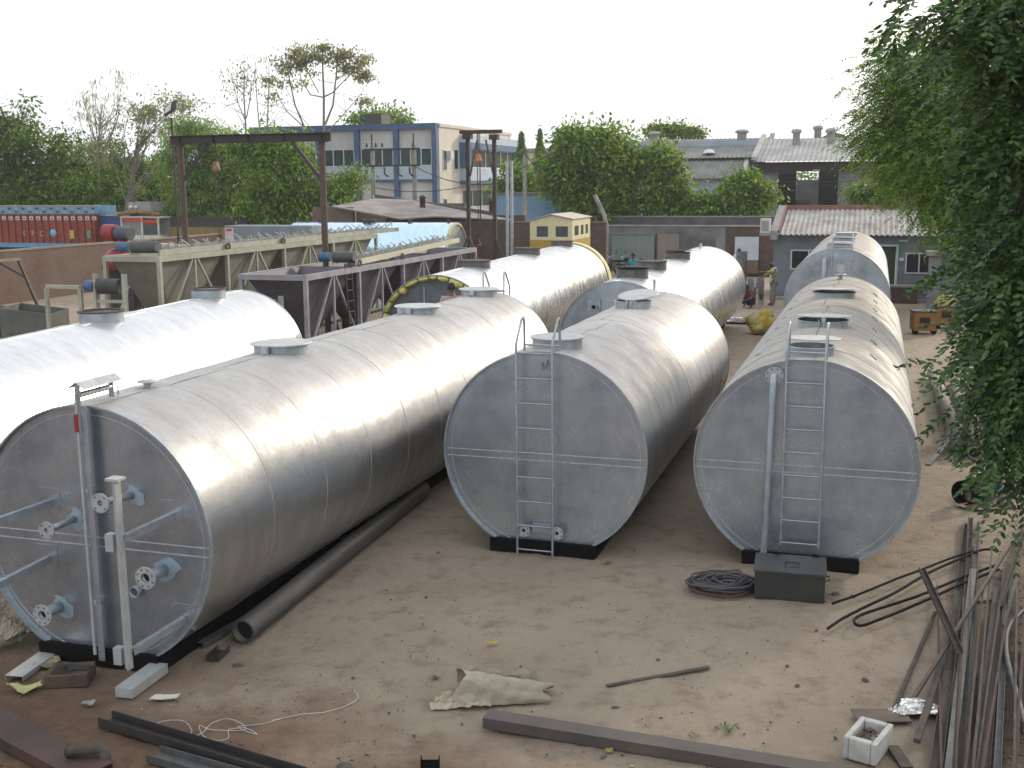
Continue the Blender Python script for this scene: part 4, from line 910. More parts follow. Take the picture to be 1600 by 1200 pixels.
def conveyor(name, label, u, v, L, z, w, paint, n, rx=0, slope=0.0):
    t = at(name, label, 'conveyor', u, v, z)
    for x in (0, w): MB().beam((x, 0, 0), (x, L, slope), .06, .16).build('side_channel', paint, t)
    IDM = mat('idler_grey', (.42, .42, .38), (.3, .3, .27), 5, .6)
    for i in range(n):
        y = .6 + (L - 1.2) * i / (n - 1) + random.uniform(-.12, .12); zz = slope * y / L + random.uniform(-.03, .02); k_ = random.uniform(.55, 1.05)
        ib = MB(); ib.beam((w * .5 - .05, y, zz + .12), (w * .5 + .05, y, zz + .12), .05, .05); ib.beam((w * .32, y, zz + .08), (w * .02, y, zz + .08 + .2 * k_), .03, .03); ib.beam((w * .68, y, zz + .08), (w * .98, y, zz + .08 + .22 * k_), .03, .03)
        ib.beam((0, y, zz + .06), (w, y, zz + .06), .05, .04); ib.beam((w * .98, y + .05, zz + .12), (w * .98, y - .05, zz + .14 + .2 * k_), .025, .025)
        ib.build('idler', IDM, t)
    d = MB(); d.cyl((.05, .05, .16), (w - .05, .05, .16), .17, n=18); d.build('end_drum', mat('rubber_drum', (.05, .055, .055), (.08, .08, .08), 3, .6), t)
    MB().cyl((-.45, .05, .16), (-.08, .05, .16), .14, n=14).build('motor', MATS['blue_motor_paint'], t)
    return t
conveyor('belt_conveyor', 'long pale green belt conveyor with rows of idlers lying on the green hoppers', -20.3, 27.6, 17.0, 3.17, .95, GREENP, 26)
conveyor('belt_conveyor', 'short cream belt conveyor with hooked idlers lying on the violet hoppers', -15.85, 31.4, 9.0, 2.70, .8, mat('cream_steel_paint', (.52, .49, .36), (.42, .39, .29), 3, .6), 17, slope=.25)
# grey troughs in front of brick wall
for i, (u, v, lab) in enumerate(((-27.0, 27.5, 'open grey green steel chute with dark inside, left of the green hoppers'), (-25.1, 27.6, 'second open steel chute, nearest the green hoppers'))):
    t = at('steel_chute', lab, 'chute', u, v); t.rotation_euler.z = -YAW + (.35)
    c = MB(); c.prism([(0, 0, .5), (1.5, 0, .5), (1.5, 0, 1.25), (0, 0, 1.45)], (0, .03, 0)); c.prism([(0, 1.6, .5), (1.5, 1.6, .5), (1.5, 1.6, 1.25), (0, 1.6, 1.45)], (0, .03, 0))
    c.prism([(0, .03, .5), (0, 1.6, .5), (0, 1.6, 1.45), (0, .03, 1.45)], (.03, 0, 0)); c.prism([(1.47, .03, .5), (1.47, 1.6, .5), (1.47, 1.6, 1.25), (1.47, .03, 1.25)], (.03, 0, 0)); c.box(.03, 1.47, .03, 1.6, .45, .5)
    c.build('trough', MATS.get('green_grey_steel') if i else mat('green_grey_steel', (.13, .135, .12), (.085, .09, .08), 2, .7), t)
    MB().box(.03, 1.47, .03, 1.57, .51, .52).build('dark_trough_sheet', HOLE, t)  # near-black sheet laid over the trough's own floor
    for x in (.1, 1.3): MB().box(x, x + .1, .1, .2, 0, .45).build('leg', DARKST, t)
t = at('steel_plate', 'dull grey steel plate leaning by the brick wall at the far left', 'plate', -29.9, 27.5)
MB().prism([(0, 0, 0), (1.6, .1, 0), (1.25, 1.0, 1.15), (-.3, .9, 1.1)], (0, .03, .02)).build('plate', mat('dull_plate', (.13, .125, .12), (.09, .085, .08), 2, .7), t); MB().beam((1.65, .05, 0), (1.3, 1.0, 1.2), .2, .05).build('edge_channel', DARKST, t)
# red burner
BU = at('burner_blower', 'red burner blower with dark motor behind the green hoppers', 'burner', -25.6, 33.6)
RP = mat('red_machine_paint', (.30, .025, .025), (.18, .02, .02), 3, .45)
MB().cyl((-.1, 0, 3.45), (.35, .0, 3.45), .30, n=24).build('fan_head', RP, BU, bevel=.02)
MB().cyl((.3, 0, 3.45), (.95, 0, 3.42), .24, n=20).build('motor', mat('slate_motor', (.07, .085, .095), (.05, .06, .065), 5, .5), BU, bevel=.015)
MB().tube([(.55, .1, 3.3), (.6, .1, 3.0), (.8, .1, 2.7)], [.2, .17, .26], 12).build('neck', RP, BU)
MB().lathe([(.001, .75), (.4, .68), (.62, .42), (.72, .0), (.5, -.05)], (.3, .3, 2.2), 24).build('volute', RP, BU)
MB().box(-.2, .9, .0, .6, 0, 2.2).build('stand', DARKST, BU)
MB().tube([(1.2, .2, 2.0), (1.1, .2, 2.8), (.85, .2, 3.0)], .3, 14).build('duct', GREYBAR, BU)
MB().prism([(1.0, .8, 1.2), (2.6, .8, 1.2), (2.4, .8, 3.0), (.9, .8, 3.1), (1.6, .8, 2.2)], (0, .2, 0)).build('cream_cowl', mat('cream_cowl', (.6, .54, .45), None, 2, .6), BU)
# trucks beyond the wall
def txt(s, size, material, parent, loc, rot, name='lettering'):
    cu_ = bpy.data.curves.new(name, 'FONT'); cu_.body = s; cu_.size = size; cu_.extrude = .004; cu_.align_x = 'CENTER'; cu_.materials.append(material)
    o = bpy.data.objects.new(name, cu_); SC.collection.objects.link(o); o.parent = parent; o.location = loc; o.rotation_euler = rot
    dg = bpy.context.evaluated_depsgraph_get(); me = bpy.data.meshes.new_from_object(o.evaluated_get(dg)); o2 = bpy.data.objects.new(name, me); SC.collection.objects.link(o2)
    o2.parent = parent; o2.location = loc; o2.rotation_euler = rot; bpy.data.objects.remove(o); return o2
TK = at('cargo_truck', 'long orange red cargo truck body with painted blue top panels, far left', 'truck', -57.5, 62)
OR_ = mat('orange_red_truck_paint', (.26, .05, .022), (.18, .035, .02), .9, .6, detail=8); TB = mat('truck_blue_paint', (.12, .30, .48), (.09, .22, .36), 1.5, .6); WT = mat('sign_white', (.62, .62, .60), None, 3, .6); DB = mat('navy_paint', (.02, .03, .09), None, 2, .6); YT = mat('signal_yellow_paint', (.5, .35, .08), None, 3, .6)
MB().box(0, 9.3, 0, 2.3, 1.45, 3.35).build('body', OR_, TK)
MB().box(0, 9.3, -.03, 2.3, 3.35, 3.86).build('top_panel', TB, TK); MB().box(0, 9.3, -.05, .05, 3.86, 3.92).build('top_rail', YT, TK); MB().box(0, 9.3, -.04, 2.2, 1.15, 1.45).build('bottom_rail', TB, TK)
for i in range(17):
    x = .25 + i * .55; MB().box(x - .035, x + .035, -.09, 0, 1.45, 3.33).build('body_rib', OR_, TK)
    MB().box(x + .12, x + .42, -.012, 0, 2.95, 3.18).build('painted_panel', WT, TK); MB().box(x + .20, x + .34, -.02, -.012, 3.0, 3.1).build('painted_spot', DB, TK)
    for z in (3.47, 3.7): MB().box(x + .12, x + .38, -.045, -.03, z - .05, z + .05).build('painted_spot', DB if (i + (z > 3.6)) % 2 else YT, TK)
for s, x in (('S', 3.78), ('P', 4.5), ('C', 5.2)): txt(s, .5, mat('pinkish_lettering', (.42, .33, .40), None, 3, .7), TK, (x, -.10, 1.9), (PI / 2, 0, 0))
MB().lathe([(.001, 0), (.26, 0), (.26, -.02)], (0, 0, 0), 16).xf(Matrix.Translation((6.1, -.1, 2.1)) @ Matrix.Rotation(PI / 2, 4, 'X')).build('painted_emblem', mat('light_blue_emblem', (.18, .42, .62), None, 3, .7), TK)
MB().box(7.4, 7.75, -.10, -.09, 1.75, 2.3).build('painted_emblem', YT, TK); MB().box(8.75, 9.0, -.10, -.09, 1.8, 2.3).build('painted_emblem', mat('green_emblem', (.08, .3, .2), None, 3, .7), TK)
for x in (1.2, 2.4, 7.6): MB().cyl((x, .1, .5), (x, .4, .5), .5, n=20).build('wheel', BLACK, TK)
MB().box(0, 9.2, .3, 2.0, .75, 1.1).build('chassis', DARKST, TK)
T2K = at('cargo_truck', 'truck with white cab, red sun strips and blue lettered body beside the orange one', 'truck', -48.1, 62)
MB().box(.0, 2.0, .5, 2.8, 1.2, 3.2).build('body', mat('deep_blue_truck', (.02, .07, .22), (.02, .05, .15), 2, .5), T2K); MB().box(.0, 2.3, .4, 2.9, 3.2, 3.42).build('name_board', mat('teal_name_board', (.10, .24, .27), None, 2, .6), T2K)
txt('AUROTO', .26, WT, T2K, (1.1, .38, 3.2), (PI / 2, 0, 0))
cb = MB(); cb.prism([(1.85, .0, 1.2), (3.45, .1, 1.2), (3.4, .1, 2.0), (1.9, .0, 2.0)], (0, 2.0, 0)); cb.box(1.9, 2.02, 0, .1, 2.0, 3.15); cb.box(3.35, 3.45, .1, .2, 2.0, 3.1); cb.box(4.35, 4.45, .4, .5, 2.0, 3.05)
cb.prism([(1.85, 0, 3.1), (3.45, .1, 3.1), (4.5, .5, 3.05), (4.4, 2.0, 3.05), (1.85, 2.0, 3.1)], (0, 0, .1)); cb.prism([(3.45, .1, 1.2), (4.5, .5, 1.2), (4.5, .5, 2.0), (3.45, .1, 2.0)], (0, 1.6, 0)); cb.box(1.9, 4.4, 1.9, 2.0, 2.0, 3.05)
cb.build('cab', mat('white_truck_paint', (.62, .61, .56), (.5, .48, .42), 2, .5), T2K)
MB().prism([(2.02, .05, 2.0), (3.35, .12, 2.0), (3.35, .12, 2.95), (2.02, .05, 2.95)], (0, .02, 0)).build('windscreen', mat('dusty_windscreen', (.22, .23, .21), (.17, .18, .165), 2, .3), T2K)
MB().prism([(3.47, .16, 2.0), (4.35, .48, 2.0), (4.35, .48, 2.85), (3.47, .16, 2.85)], (0, .02, 0)).build('side_window', MATS['cabin_glass'], T2K)
MB().prism([(1.98, -.01, 2.85), (3.4, .07, 2.85), (3.4, .07, 3.08), (1.98, -.01, 3.08)], (0, .02, 0)).build('sun_strip', mat('red_strip', (.5, .06, .035), None, 2, .6), T2K)
MB().prism([(3.47, .10, 2.75), (4.4, .44, 2.75), (4.4, .44, 2.98), (3.47, .10, 2.98)], (0, .02, 0)).build('sun_strip', MATS['red_strip'], T2K)
MB().tube([(1.8, -.1, 3.3), (2.4, -.1, 3.42), (3.1, -.1, 3.45), (3.9, .1, 3.42), (4.6, .4, 3.3)], .12, 8).build('roof_garland', mat('orange_garland', (.36, .17, .03), (.1, .06, .03), 9, .9), T2K)
MB().box(2.3, 4.0, .3, 1.6, 3.5, 4.1).build('roof_rack', mat('grey_rack', (.30, .31, .30), (.2, .2, .2), 3, .7), T2K)
for x in (2.55, 2.95): MB().lathe([(.001, .02), (.11, 0), (.12, .15)], (0, 0, 0), 12).xf(Matrix.Translation((x, .2, 3.78)) @ Matrix.Rotation(-PI / 2, 4, 'X')).build('headlight', WT, T2K)
for x in (2.3, 4.0): MB().cyl((x, .2, .5), (x, .5, .5), .5, n=20).build('wheel', BLACK, T2K)
MB().box(0, 4.4, .4, 1.9, .8, 1.2).build('chassis', DARKST, T2K)
t = at('truck_trailer', 'ochre truck trailer half hidden by the lamp post', 'truck', -43.2, 63); MB().box(0, 5.6, 0, 2.2, 1.0, 2.5).build('body', mat('ochre_truck', (.26, .17, .05), (.16, .11, .04), 1.4, .7), t); MB().box(0, 5.6, .0, 2.1, 2.5, 3.1).build('load', DARKST, t)
for x in (.8, 4.6): MB().cyl((x, .0, .5), (x, .3, .5), .5, n=16).build('wheel', BLACK, t)
t = at('machine_housing', 'blue grey flat topped machine housing with red label behind the green hoppers', 'machine', -29.3, 47); MB().box(0, 4.6, 0, 1.5, .4, 3.2).build('housing', mat('blue_grey_sheet', (.19, .225, .25), (.15, .18, .2), 1, .6), t, bevel=.02)
MB().box(.05, .5, -.012, 0, 2.4, 3.1).build('label_plate', mat('pink_white_plate', (.55, .48, .50), None, 3, .6), t); MB().box(.12, .42, -.02, -.012, 2.95, 3.06).build('red_mark', MATS['red_strip'], t)
for x in (.3, 4.1): MB().box(x, x + .2, .2, .4, 0, .4).build('foot', DARKST, t)

#TREES
# ------------------------------------------------------------------ trees
def leaf_mat(name, c1, c2, rough=.5, trans=.35, nscale=.7, island=.35, spec=.35):
    M = bpy.data.materials.new(name); M.use_nodes = True; MATS[name] = M; t = M.node_tree; N = t.nodes.new; L = t.links.new
    b = t.nodes['Principled BSDF']; out = t.nodes['Material Output']; b.inputs['Roughness'].default_value = rough; b.inputs['Specular IOR Level'].default_value = spec
    tc = N('ShaderNodeTexCoord'); n = N('ShaderNodeTexNoise'); n.inputs['Scale'].default_value = nscale; n.inputs['Detail'].default_value = 3; L(tc.outputs['Object'], n.inputs[0])
    g = N('ShaderNodeNewGeometry'); ad = N('ShaderNodeMath'); ad.operation = 'MULTIPLY_ADD'; ad.inputs[1].default_value = .5; ad.inputs[2].default_value = -.25; L(g.outputs['Random Per Island'], ad.inputs[0])
    a2 = N('ShaderNodeMath'); L(ad.outputs[0], a2.inputs[0]); L(n.outputs[0], a2.inputs[1])
    mr = N('ShaderNodeMapRange'); mr.inputs[1].default_value = .3; mr.inputs[2].default_value = .7; L(a2.outputs[0], mr.inputs[0])
    mx = N('ShaderNodeMixRGB'); mx.inputs[1].default_value = (*c1, 1); mx.inputs[2].default_value = (*c2, 1); L(mr.outputs[0], mx.inputs[0])
    hs = N('ShaderNodeHueSaturation'); m2 = N('ShaderNodeMapRange'); m2.inputs[3].default_value = 1 - island; m2.inputs[4].default_value = 1 + island; L(g.outputs['Random Per Island'], m2.inputs[0]); L(m2.outputs[0], hs.inputs['Value']); L(mx.outputs[0], hs.inputs['Color'])
    L(hs.outputs[0], b.inputs['Base Color'])
    tr = N('ShaderNodeBsdfTranslucent'); h2 = N('ShaderNodeHueSaturation'); h2.inputs['Hue'].default_value = .47; h2.inputs['Saturation'].default_value = 1.15; h2.inputs['Value'].default_value = 1.5; L(hs.outputs[0], h2.inputs['Color']); L(h2.outputs[0], tr.inputs[0])
    ms = N('ShaderNodeMixShader'); ms.inputs[0].default_value = trans; L(b.outputs[0], ms.inputs[1]); L(tr.outputs[0], ms.inputs[2]); L(ms.outputs[0], out.inputs[0])
    return M
LF_DARK = leaf_mat('dark_green_leaf', (.050, .12, .018), (.125, .22, .034))
LF_MID = leaf_mat('mid_green_leaf', (.070, .165, .020), (.17, .285, .038))
LF_PALE = leaf_mat('feathery_green_leaf', (.10, .20, .035), (.185, .29, .06))
LF_OLIVE = leaf_mat('olive_dry_leaf', (.19, .23, .09), (.28, .28, .13))
LF_NEEM = leaf_mat('neem_leaf', (.055, .125, .020), (.12, .215, .035), nscale=.5)
LF_NEAR = leaf_mat('near_neem_leaf', (.030, .080, .028), (.070, .138, .032), rough=.42, trans=.25, nscale=1.2, island=.3, spec=.5)
BARK = mat('brown_bark', (.12, .09, .065), (.06, .045, .035), 5, .95, bump=.01, bscale=18)
BARKP = mat('pale_grey_bark', (.27, .23, .19), (.17, .145, .12), 5, .95)

def unit(a): return a / (np.linalg.norm(a, axis=1, keepdims=True) + 1e-9)
def leaf_obj(name, P, D, Nn, Ls, Wd, material, parent, fine=False):
    D = unit(D); S = unit(np.cross(D, Nn)); U = np.cross(S, D)
    Ls = Ls[:, None]; Wd = Wd[:, None]; n = len(P)
    if not fine:
        V = np.stack([P, P + D * Ls * .45 + S * Wd * .5 - U * Wd * .12, P + D * Ls - U * Ls * .08, P + D * Ls * .45 - S * Wd * .5 - U * Wd * .12], 1).reshape(-1, 3)
        b = np.arange(n)[:, None] * 4
        Fc = np.stack([b + [0, 1, 2], b + [0, 2, 3]], 1).reshape(-1, 3)
        o = mesh_np(name, V, Fc, material, parent)
    else:
        drop = lambda q: -U * Ls * .22 * q * q
        c = [P, P + D * Ls * .33 + drop(.33), P + D * Ls * .7 + drop(.7), P + D * Ls + drop(1.0)]
        fold = U * Wd * .10
        V = np.stack([c[0], c[1] , c[2], c[3], c[1] + S * Wd * .5 + fold, c[1] - S * Wd * .5 + fold, c[2] + S * Wd * .40 + fold, c[2] - S * Wd * .40 + fold], 1).reshape(-1, 3)
        b = np.arange(n)[:, None] * 8
        Fc = np.stack([b + q for q in ([0, 4, 1], [0, 1, 5], [4, 6, 1], [6, 2, 1], [1, 2, 5], [2, 7, 5], [6, 3, 2], [2, 3, 7])], 1).reshape(-1, 3)
        o = mesh_np(name, V, Fc, material, parent, smooth=True)
    return o
def in_blob(rr, n, c, r, bias=2.4, zlow=-1):
    d = unit(rr.normal(size=(n, 3))); q = rr.random(n)[:, None] ** (1 / bias)
    p = d * q; return np.asarray(c) + p * np.asarray(r)
def limb_mb(mb, a, b, ra, rb, rr, bend=.12, n=6, seg=5):
    a = np.array(a, float); b = np.array(b, float); ln = np.linalg.norm(b - a); off = rr.normal(0, bend * ln, 3)
    pts = [a + (b - a) * (i / seg) + off * math.sin(PI * i / seg) * .5 + np.array([0, 0, -.0]) for i in range(seg + 1)]
    mb.tube([tuple(p) for p in pts], [ra + (rb - ra) * i / seg for i in range(seg + 1)], n, caps=False); return pts
def tree(name, label, base, blobs, leafm, leaves=6000, lsize=.16, lw=.5, clus=140, cr=.45, trunk_r=.18, bark=None, seed=1, droop=.5, group=None, limbs=16, twigs=60, fork=None, cat='tree', cl_flat=.7, bias=2.4, fine=False, trunk_pts=None, kind=None):
    """base: world point; blobs: [(dx,dy,z),(rx,ry,rz)] relative to base"""
    rr = np.random.default_rng(seed)
    t = thing(name, label, cat, tuple(base), 0, group)
    vol = np.array([b[1][0] * b[1][1] * b[1][2] for b in blobs]) ** .75; vol /= vol.sum()
    C = np.concatenate([in_blob(rr, max(2, int(clus * w)), b[0], b[1], bias) for b, w in zip(blobs, vol)])
    top = max(b[0][2] for b in blobs); cx = np.mean([b[0][0] for b in blobs]); cy = np.mean([b[0][1] for b in blobs])
    zf = fork if fork is not None else min(b[0][2] - b[1][2] * .6 for b in blobs)
    zf = max(zf, .3)
    mb = MB()
    fk = (cx * .25, cy * .25, zf); f2 = (cx * .7, cy * .7, max(zf * 1.05, top * .75 + zf * .25))
    limb_mb(mb, (0, 0, -.1), fk, trunk_r, trunk_r * .75, rr, .04, 9); limb_mb(mb, fk, f2, trunk_r * .75, trunk_r * .4, rr, .05, 8)
    idx = rr.permutation(len(C))
    ends = []
    for k in idx[:limbs]:
        q = rr.random() * .8; s0 = np.array(fk) * (1 - q) + np.array(f2) * q
        pts = limb_mb(mb, s0, C[k], trunk_r * .38, trunk_r * .1, rr, .12, 6); ends += pts[2:]
    ends = np.array(ends)
    for k in idx[limbs:limbs + twigs]:
        j = np.argmin(((ends - C[k]) ** 2).sum(1)); limb_mb(mb, ends[j], C[k], trunk_r * .10, trunk_r * .035, rr, .15, 4, 3)
    mb.build('trunk', bark or BARK, t)
    if leaves:
        per = np.maximum(1, rr.gamma(2.2, leaves / len(C) / 2.2, len(C))).astype(int)
        ci = np.repeat(np.arange(len(C)), per); n = len(ci)
        off = rr.normal(size=(n, 3)) * np.array([cr, cr, cr * cl_flat]) * .55 * (rr.uniform(.6, 1.4, len(C))[ci])[:, None]
        P = C[ci] + off
        D = unit(off) + rr.normal(0, .5, (n, 3)) + np.array([0, 0, -droop]); Nn = rr.normal(0, .45, (n, 3)) + np.array([0, 0, 1.])
        Ls = lsize * rr.uniform(.6, 1.3, n)
        leaf_obj('crown', P, D, Nn, Ls, Ls * lw * rr.uniform(.8, 1.2, n), leafm, t, fine)
    if kind: t['kind'] = kind
    return t
def px(x, y, Y): return GY(x, y, Y)
def treeP(name, label, xb, Y, blobs_px, leafm, **k):
    """blobs given as photo centre + half sizes at distance Y"""
    b = GY(xb, 600, Y); b = Vector((b.x, Y, 0)); sc = Y / F_PX; B = []
    for q in blobs_px:
        x, y, rx, ry = q[:4]; dy = q[4] if len(q) > 4 else 0; p = GY(x, y, Y + dy)
        B.append(((p.x - b.x, dy, p.z), (rx * sc, max(rx, ry) * sc * .9, ry * sc)))
    return tree(name, label, b, B, leafm, **k)
TB_ = 'trees beyond the yard'
treeP('leafy_tree', 'dense dark leafy tree at the far left edge above the orange truck', 60, 88, [(60, 250, 75, 60), (0, 230, 60, 60), (95, 285, 60, 42), (20, 195, 26, 24), (40, 165, 18, 10), (115, 290, 45, 30), (-60, 250, 60, 80), (60, 310, 90, 24), (0, 300, 50, 30)], LF_DARK, leaves=26000, lsize=.36, clus=420, cr=.85, trunk_r=.3, seed=2)
treeP('leafy_tree', 'rounder yellow green tree between the orange truck and the lamp post', 150, 86, [(150, 290, 48, 32), (120, 300, 40, 24), (185, 300, 34, 26), (150, 320, 60, 18)], LF_MID, leaves=10000, lsize=.3, clus=140, cr=.6, trunk_r=.16, seed=31)
treeP('bare_tree', 'almost leafless tall tree with hanging pods at left against the sky', 172, 85, [(165, 160, 48, 48), (150, 190, 40, 40), (190, 130, 18, 30)], LF_OLIVE, leaves=750, lsize=.36, lw=.16, clus=60, cr=.5, trunk_r=.10, seed=3, bark=BARKP, limbs=26, twigs=34, droop=2.2, fork=6.5)
treeP('sparse_tree', 'tree with sparse olive leaves arching right above the lamp post', 200, 84, [(250, 165, 60, 25), (295, 160, 32, 20), (215, 200, 40, 30), (250, 205, 40, 28), (160, 225, 40, 30)], LF_OLIVE, leaves=4200, lsize=.25, clus=110, cr=.55, trunk_r=.13, seed=4, bark=BARKP, limbs=26, twigs=60, fork=3.4)
treeP('feathery_tree', 'bright green feathery tree directly behind the tall gantry', 320, 77, [(310, 215, 58, 28), (350, 250, 48, 45), (275, 270, 36, 40), (330, 300, 60, 38), (385, 285, 36, 42), (320, 335, 90, 20)], LF_PALE, leaves=46000, lsize=.26, lw=.3, clus=300, cr=.75, trunk_r=.2, seed=5, droop=1.0)
treeP('leafy_tree', 'green tree growing right behind the right post of the tall gantry', 450, 72, [(440, 270, 50, 40), (410, 240, 34, 26), (470, 300, 50, 28), (400, 310, 34, 30), (520, 295, 40, 26), (545, 275, 22, 24), (440, 325, 70, 20), (370, 225, 30, 18), (455, 240, 38, 26), (420, 215, 26, 12)], LF_MID, leaves=18000, lsize=.28, clus=220, cr=.7, trunk_r=.2, seed=6)
treeP('dark_tree', 'dark evergreen mass between the bare tree and the feathery tree', 215, 90, [(205, 270, 46, 40), (240, 285, 40, 34), (180, 245, 30, 26), (215, 315, 70, 24)], LF_DARK, leaves=9500, lsize=.3, clus=130, cr=.7, trunk_r=.2, seed=32)
# umbrella tree: crowns on long bare forking limbs
def limb_tree(name, label, xb, Y, strokes, tufts, leafm, seed, r0=.14, leaves=2000, lsize=.24, flat=.3, hang=0.6, bark=None):
    rr = np.random.default_rng(seed); b = GY(xb, 600, Y); b = Vector((b.x, Y, 0)); sc = Y / F_PX
    t = thing(name, label, 'tree', tuple(b), 0, None); mb = MB()
    for (pts, ra, rb) in strokes:
        P = []
        dep = rr.uniform(-1.2, 1.2)
        for i, (x, y) in enumerate(pts):
            q = GY(x, y, Y); P.append((q.x - b.x, dep * i / len(pts), max(q.z, -.1)))
        mb.tube(P, [ra + (rb - ra) * i / (len(P) - 1) for i in range(len(P))], 6, caps=False)
        for _ in range(5):
            i = rr.integers(1, len(P)); a = np.array(P[i]); e = a + rr.normal(0, .9, 3) + np.array([0, 0, .5]); limb_mb(mb, a, e, rb, .012, rr, .1, 4, 3)
    mb.build('trunk', bark or BARKP, t)
    PP = []; 
    for (x, y, rx, ry) in tufts:
        q = GY(x, y, Y); n = int(leaves * rx * ry / sum(c[2] * c[3] for c in tufts)) + 12
        k = max(2, int(rx / 5)); cc = in_blob(rr, k, (q.x - b.x, 0, q.z), (rx * sc, rx * sc * .8, ry * sc)); ci = rr.integers(0, k, n)
        PP.append(cc[ci] + rr.normal(size=(n, 3)) * np.array([.42, .42, .42 * flat]))
    P = np.concatenate(PP); n = len(P); Ls = lsize * rr.uniform(.6, 1.3, n)
    leaf_obj('crown', P, rr.normal(0, 1, (n, 3)) + np.array([0, 0, -hang]), rr.normal(0, .4, (n, 3)) + np.array([0, 0, 1.]), Ls, Ls * .5, leafm, t)
    return t
limb_tree('umbrella_tree', 'tall thin umbrella tree with flat leaf tufts above the office building', 506, 96,
    [([(506, 420), (506, 330), (505, 230), (505, 150), (503, 110), (502, 80)], .17, .05), ([(508, 195), (520, 165), (524, 130), (527, 95), (528, 75)], .1, .03), ([(505, 152), (485, 148), (470, 125), (465, 95)], .07, .02), ([(505, 152), (520, 145), (545, 120), (562, 100)], .07, .02),
     ([(506, 212), (540, 175), (560, 150), (568, 140)], .05, .02), ([(475, 197), (462, 165), (455, 130), (450, 100), (450, 85)], .08, .025), ([(476, 250), (474, 197), (450, 175), (436, 150)], .09, .02), ([(498, 145), (480, 110), (476, 90)], .05, .02), ([(524, 125), (550, 110), (560, 95)], .05, .02), ([(505, 225), (470, 180), (420, 160)], .04, .015)],
    [(430, 100, 14, 5), (450, 87, 18, 5), (485, 90, 22, 10), (498, 80, 14, 10), (530, 78, 18, 7), (555, 95, 22, 11), (415, 122, 14, 6), (440, 112, 14, 4), (462, 103, 16, 5), (488, 115, 10, 3), (525, 90, 20, 8), (440, 132, 8, 5), (475, 133, 10, 4), (570, 120, 12, 14), (570, 155, 10, 8), (420, 90, 5, 3), (430, 150, 8, 6), (470, 80, 12, 6), (540, 105, 14, 8)], LF_OLIVE, 21, leaves=4600, lsize=.30, flat=.55)
limb_tree('bare_tree', 'thin leafless sapling with upright twigs left of the umbrella tree', 386, 94,
    [([(386, 420), (386, 300), (385, 205), (382, 150), (383, 105)], .12, .03), ([(405, 400), (405, 205), (400, 160), (396, 112)], .08, .02), ([(418, 400), (418, 200), (421, 140), (422, 90)], .08, .02), ([(384, 190), (372, 160), (362, 115)], .05, .015), ([(385, 185), (392, 150), (392, 125)], .05, .015), ([(383, 180), (355, 165)], .04, .01)],
    [(355, 132, 5, 8), (383, 120, 6, 20), (365, 120, 4, 8), (372, 140, 5, 14), (392, 135, 4, 12), (415, 190, 8, 8)], LF_OLIVE, 22, leaves=420, flat=1.6, hang=2)
treeP('leafy_tree', 'distant green crown showing above the blue framed roof', 600, 118, [(600, 184, 36, 12), (560, 186, 22, 8), (625, 190, 18, 8)], LF_MID, leaves=3000, lsize=.42, clus=80, cr=1.0, trunk_r=.3, seed=7)
# conical trees
for i, (x, yt, yb_, w, Y, lab) in enumerate(((817, 204, 300, 15, 88, 'slim conical evergreen nearer the office side wall'), (845, 199, 262, 11, 92, 'slim conical evergreen touching the big round tree'))):
    b = GY(x, 600, Y); sc = Y / F_PX; rr = np.random.default_rng(40 + i); t = thing('conical_tree', lab, 'tree', (b.x, Y, 0), 0, 'slim conical evergreens')
    ztop = GY(x, yt, Y).z; n = 6500; h = rr.random(n) ** .8; z = ztop - h * (ztop - .8); rad = (w * sc * (.10 + 1.0 * np.minimum(1, h * 2.2)) ) * np.sqrt(rr.random(n)) * (1 + .25 * np.sin(h * 40)); a = rr.random(n) * 2 * PI
    P = np.stack([rad * np.cos(a), rad * np.sin(a), z], 1); Ls = .32 * rr.uniform(.6, 1.3, n)
    D = np.stack([np.cos(a), np.sin(a), -1.3 + 0 * a], 1) + rr.normal(0, .35, (n, 3))
    leaf_obj('crown', P, D, D + np.array([0, 0, 1.5]), Ls, Ls * .3, LF_DARK, t); MB().tube([(0, 0, 0), (0, 0, ztop * .9)], [.16, .03], 8).build('trunk', BARK, t)
treeP('leafy_tree', 'biggest round dense tree in the centre, behind the dark compound wall', 935, 72.5, [(930, 255, 66, 45), (900, 220, 34, 22), (965, 250, 44, 44), (880, 270, 38, 36), (930, 310, 52, 30), (955, 213, 26, 14), (895, 203, 14, 9), (975, 295, 22, 36), (905, 300, 30, 22), (985, 245, 14, 18)], LF_MID, leaves=23000, lsize=.33, clus=420, cr=.8, trunk_r=.3, seed=8)
treeP('leafy_tree', 'medium dense tree just right of the biggest round tree', 1045, 71.8, [(1042, 280, 26, 34), (1037, 245, 16, 20), (1060, 312, 26, 24), (1028, 312, 18, 26)], LF_MID, leaves=7500, lsize=.32, clus=220, cr=.7, trunk_r=.22, seed=9)
treeP('leafy_shrub', 'low rounded shrub between the medium tree and the small right tree', 1108, 71.4, [(1102, 318, 20, 17), (1088, 325, 16, 15), (1120, 330, 16, 12)], LF_MID, leaves=4600, lsize=.3, clus=100, cr=.6, trunk_r=.14, seed=10)
treeP('leafy_tree', 'small bright tree before the whitewashed gable, left of the black doorway', 1160, 71.2, [(1160, 295, 28, 26), (1180, 310, 24, 24), (1145, 322, 28, 20), (1160, 272, 12, 8), (1195, 300, 10, 10)], LF_MID, leaves=8000, lsize=.3, clus=160, cr=.6, trunk_r=.18, seed=11)
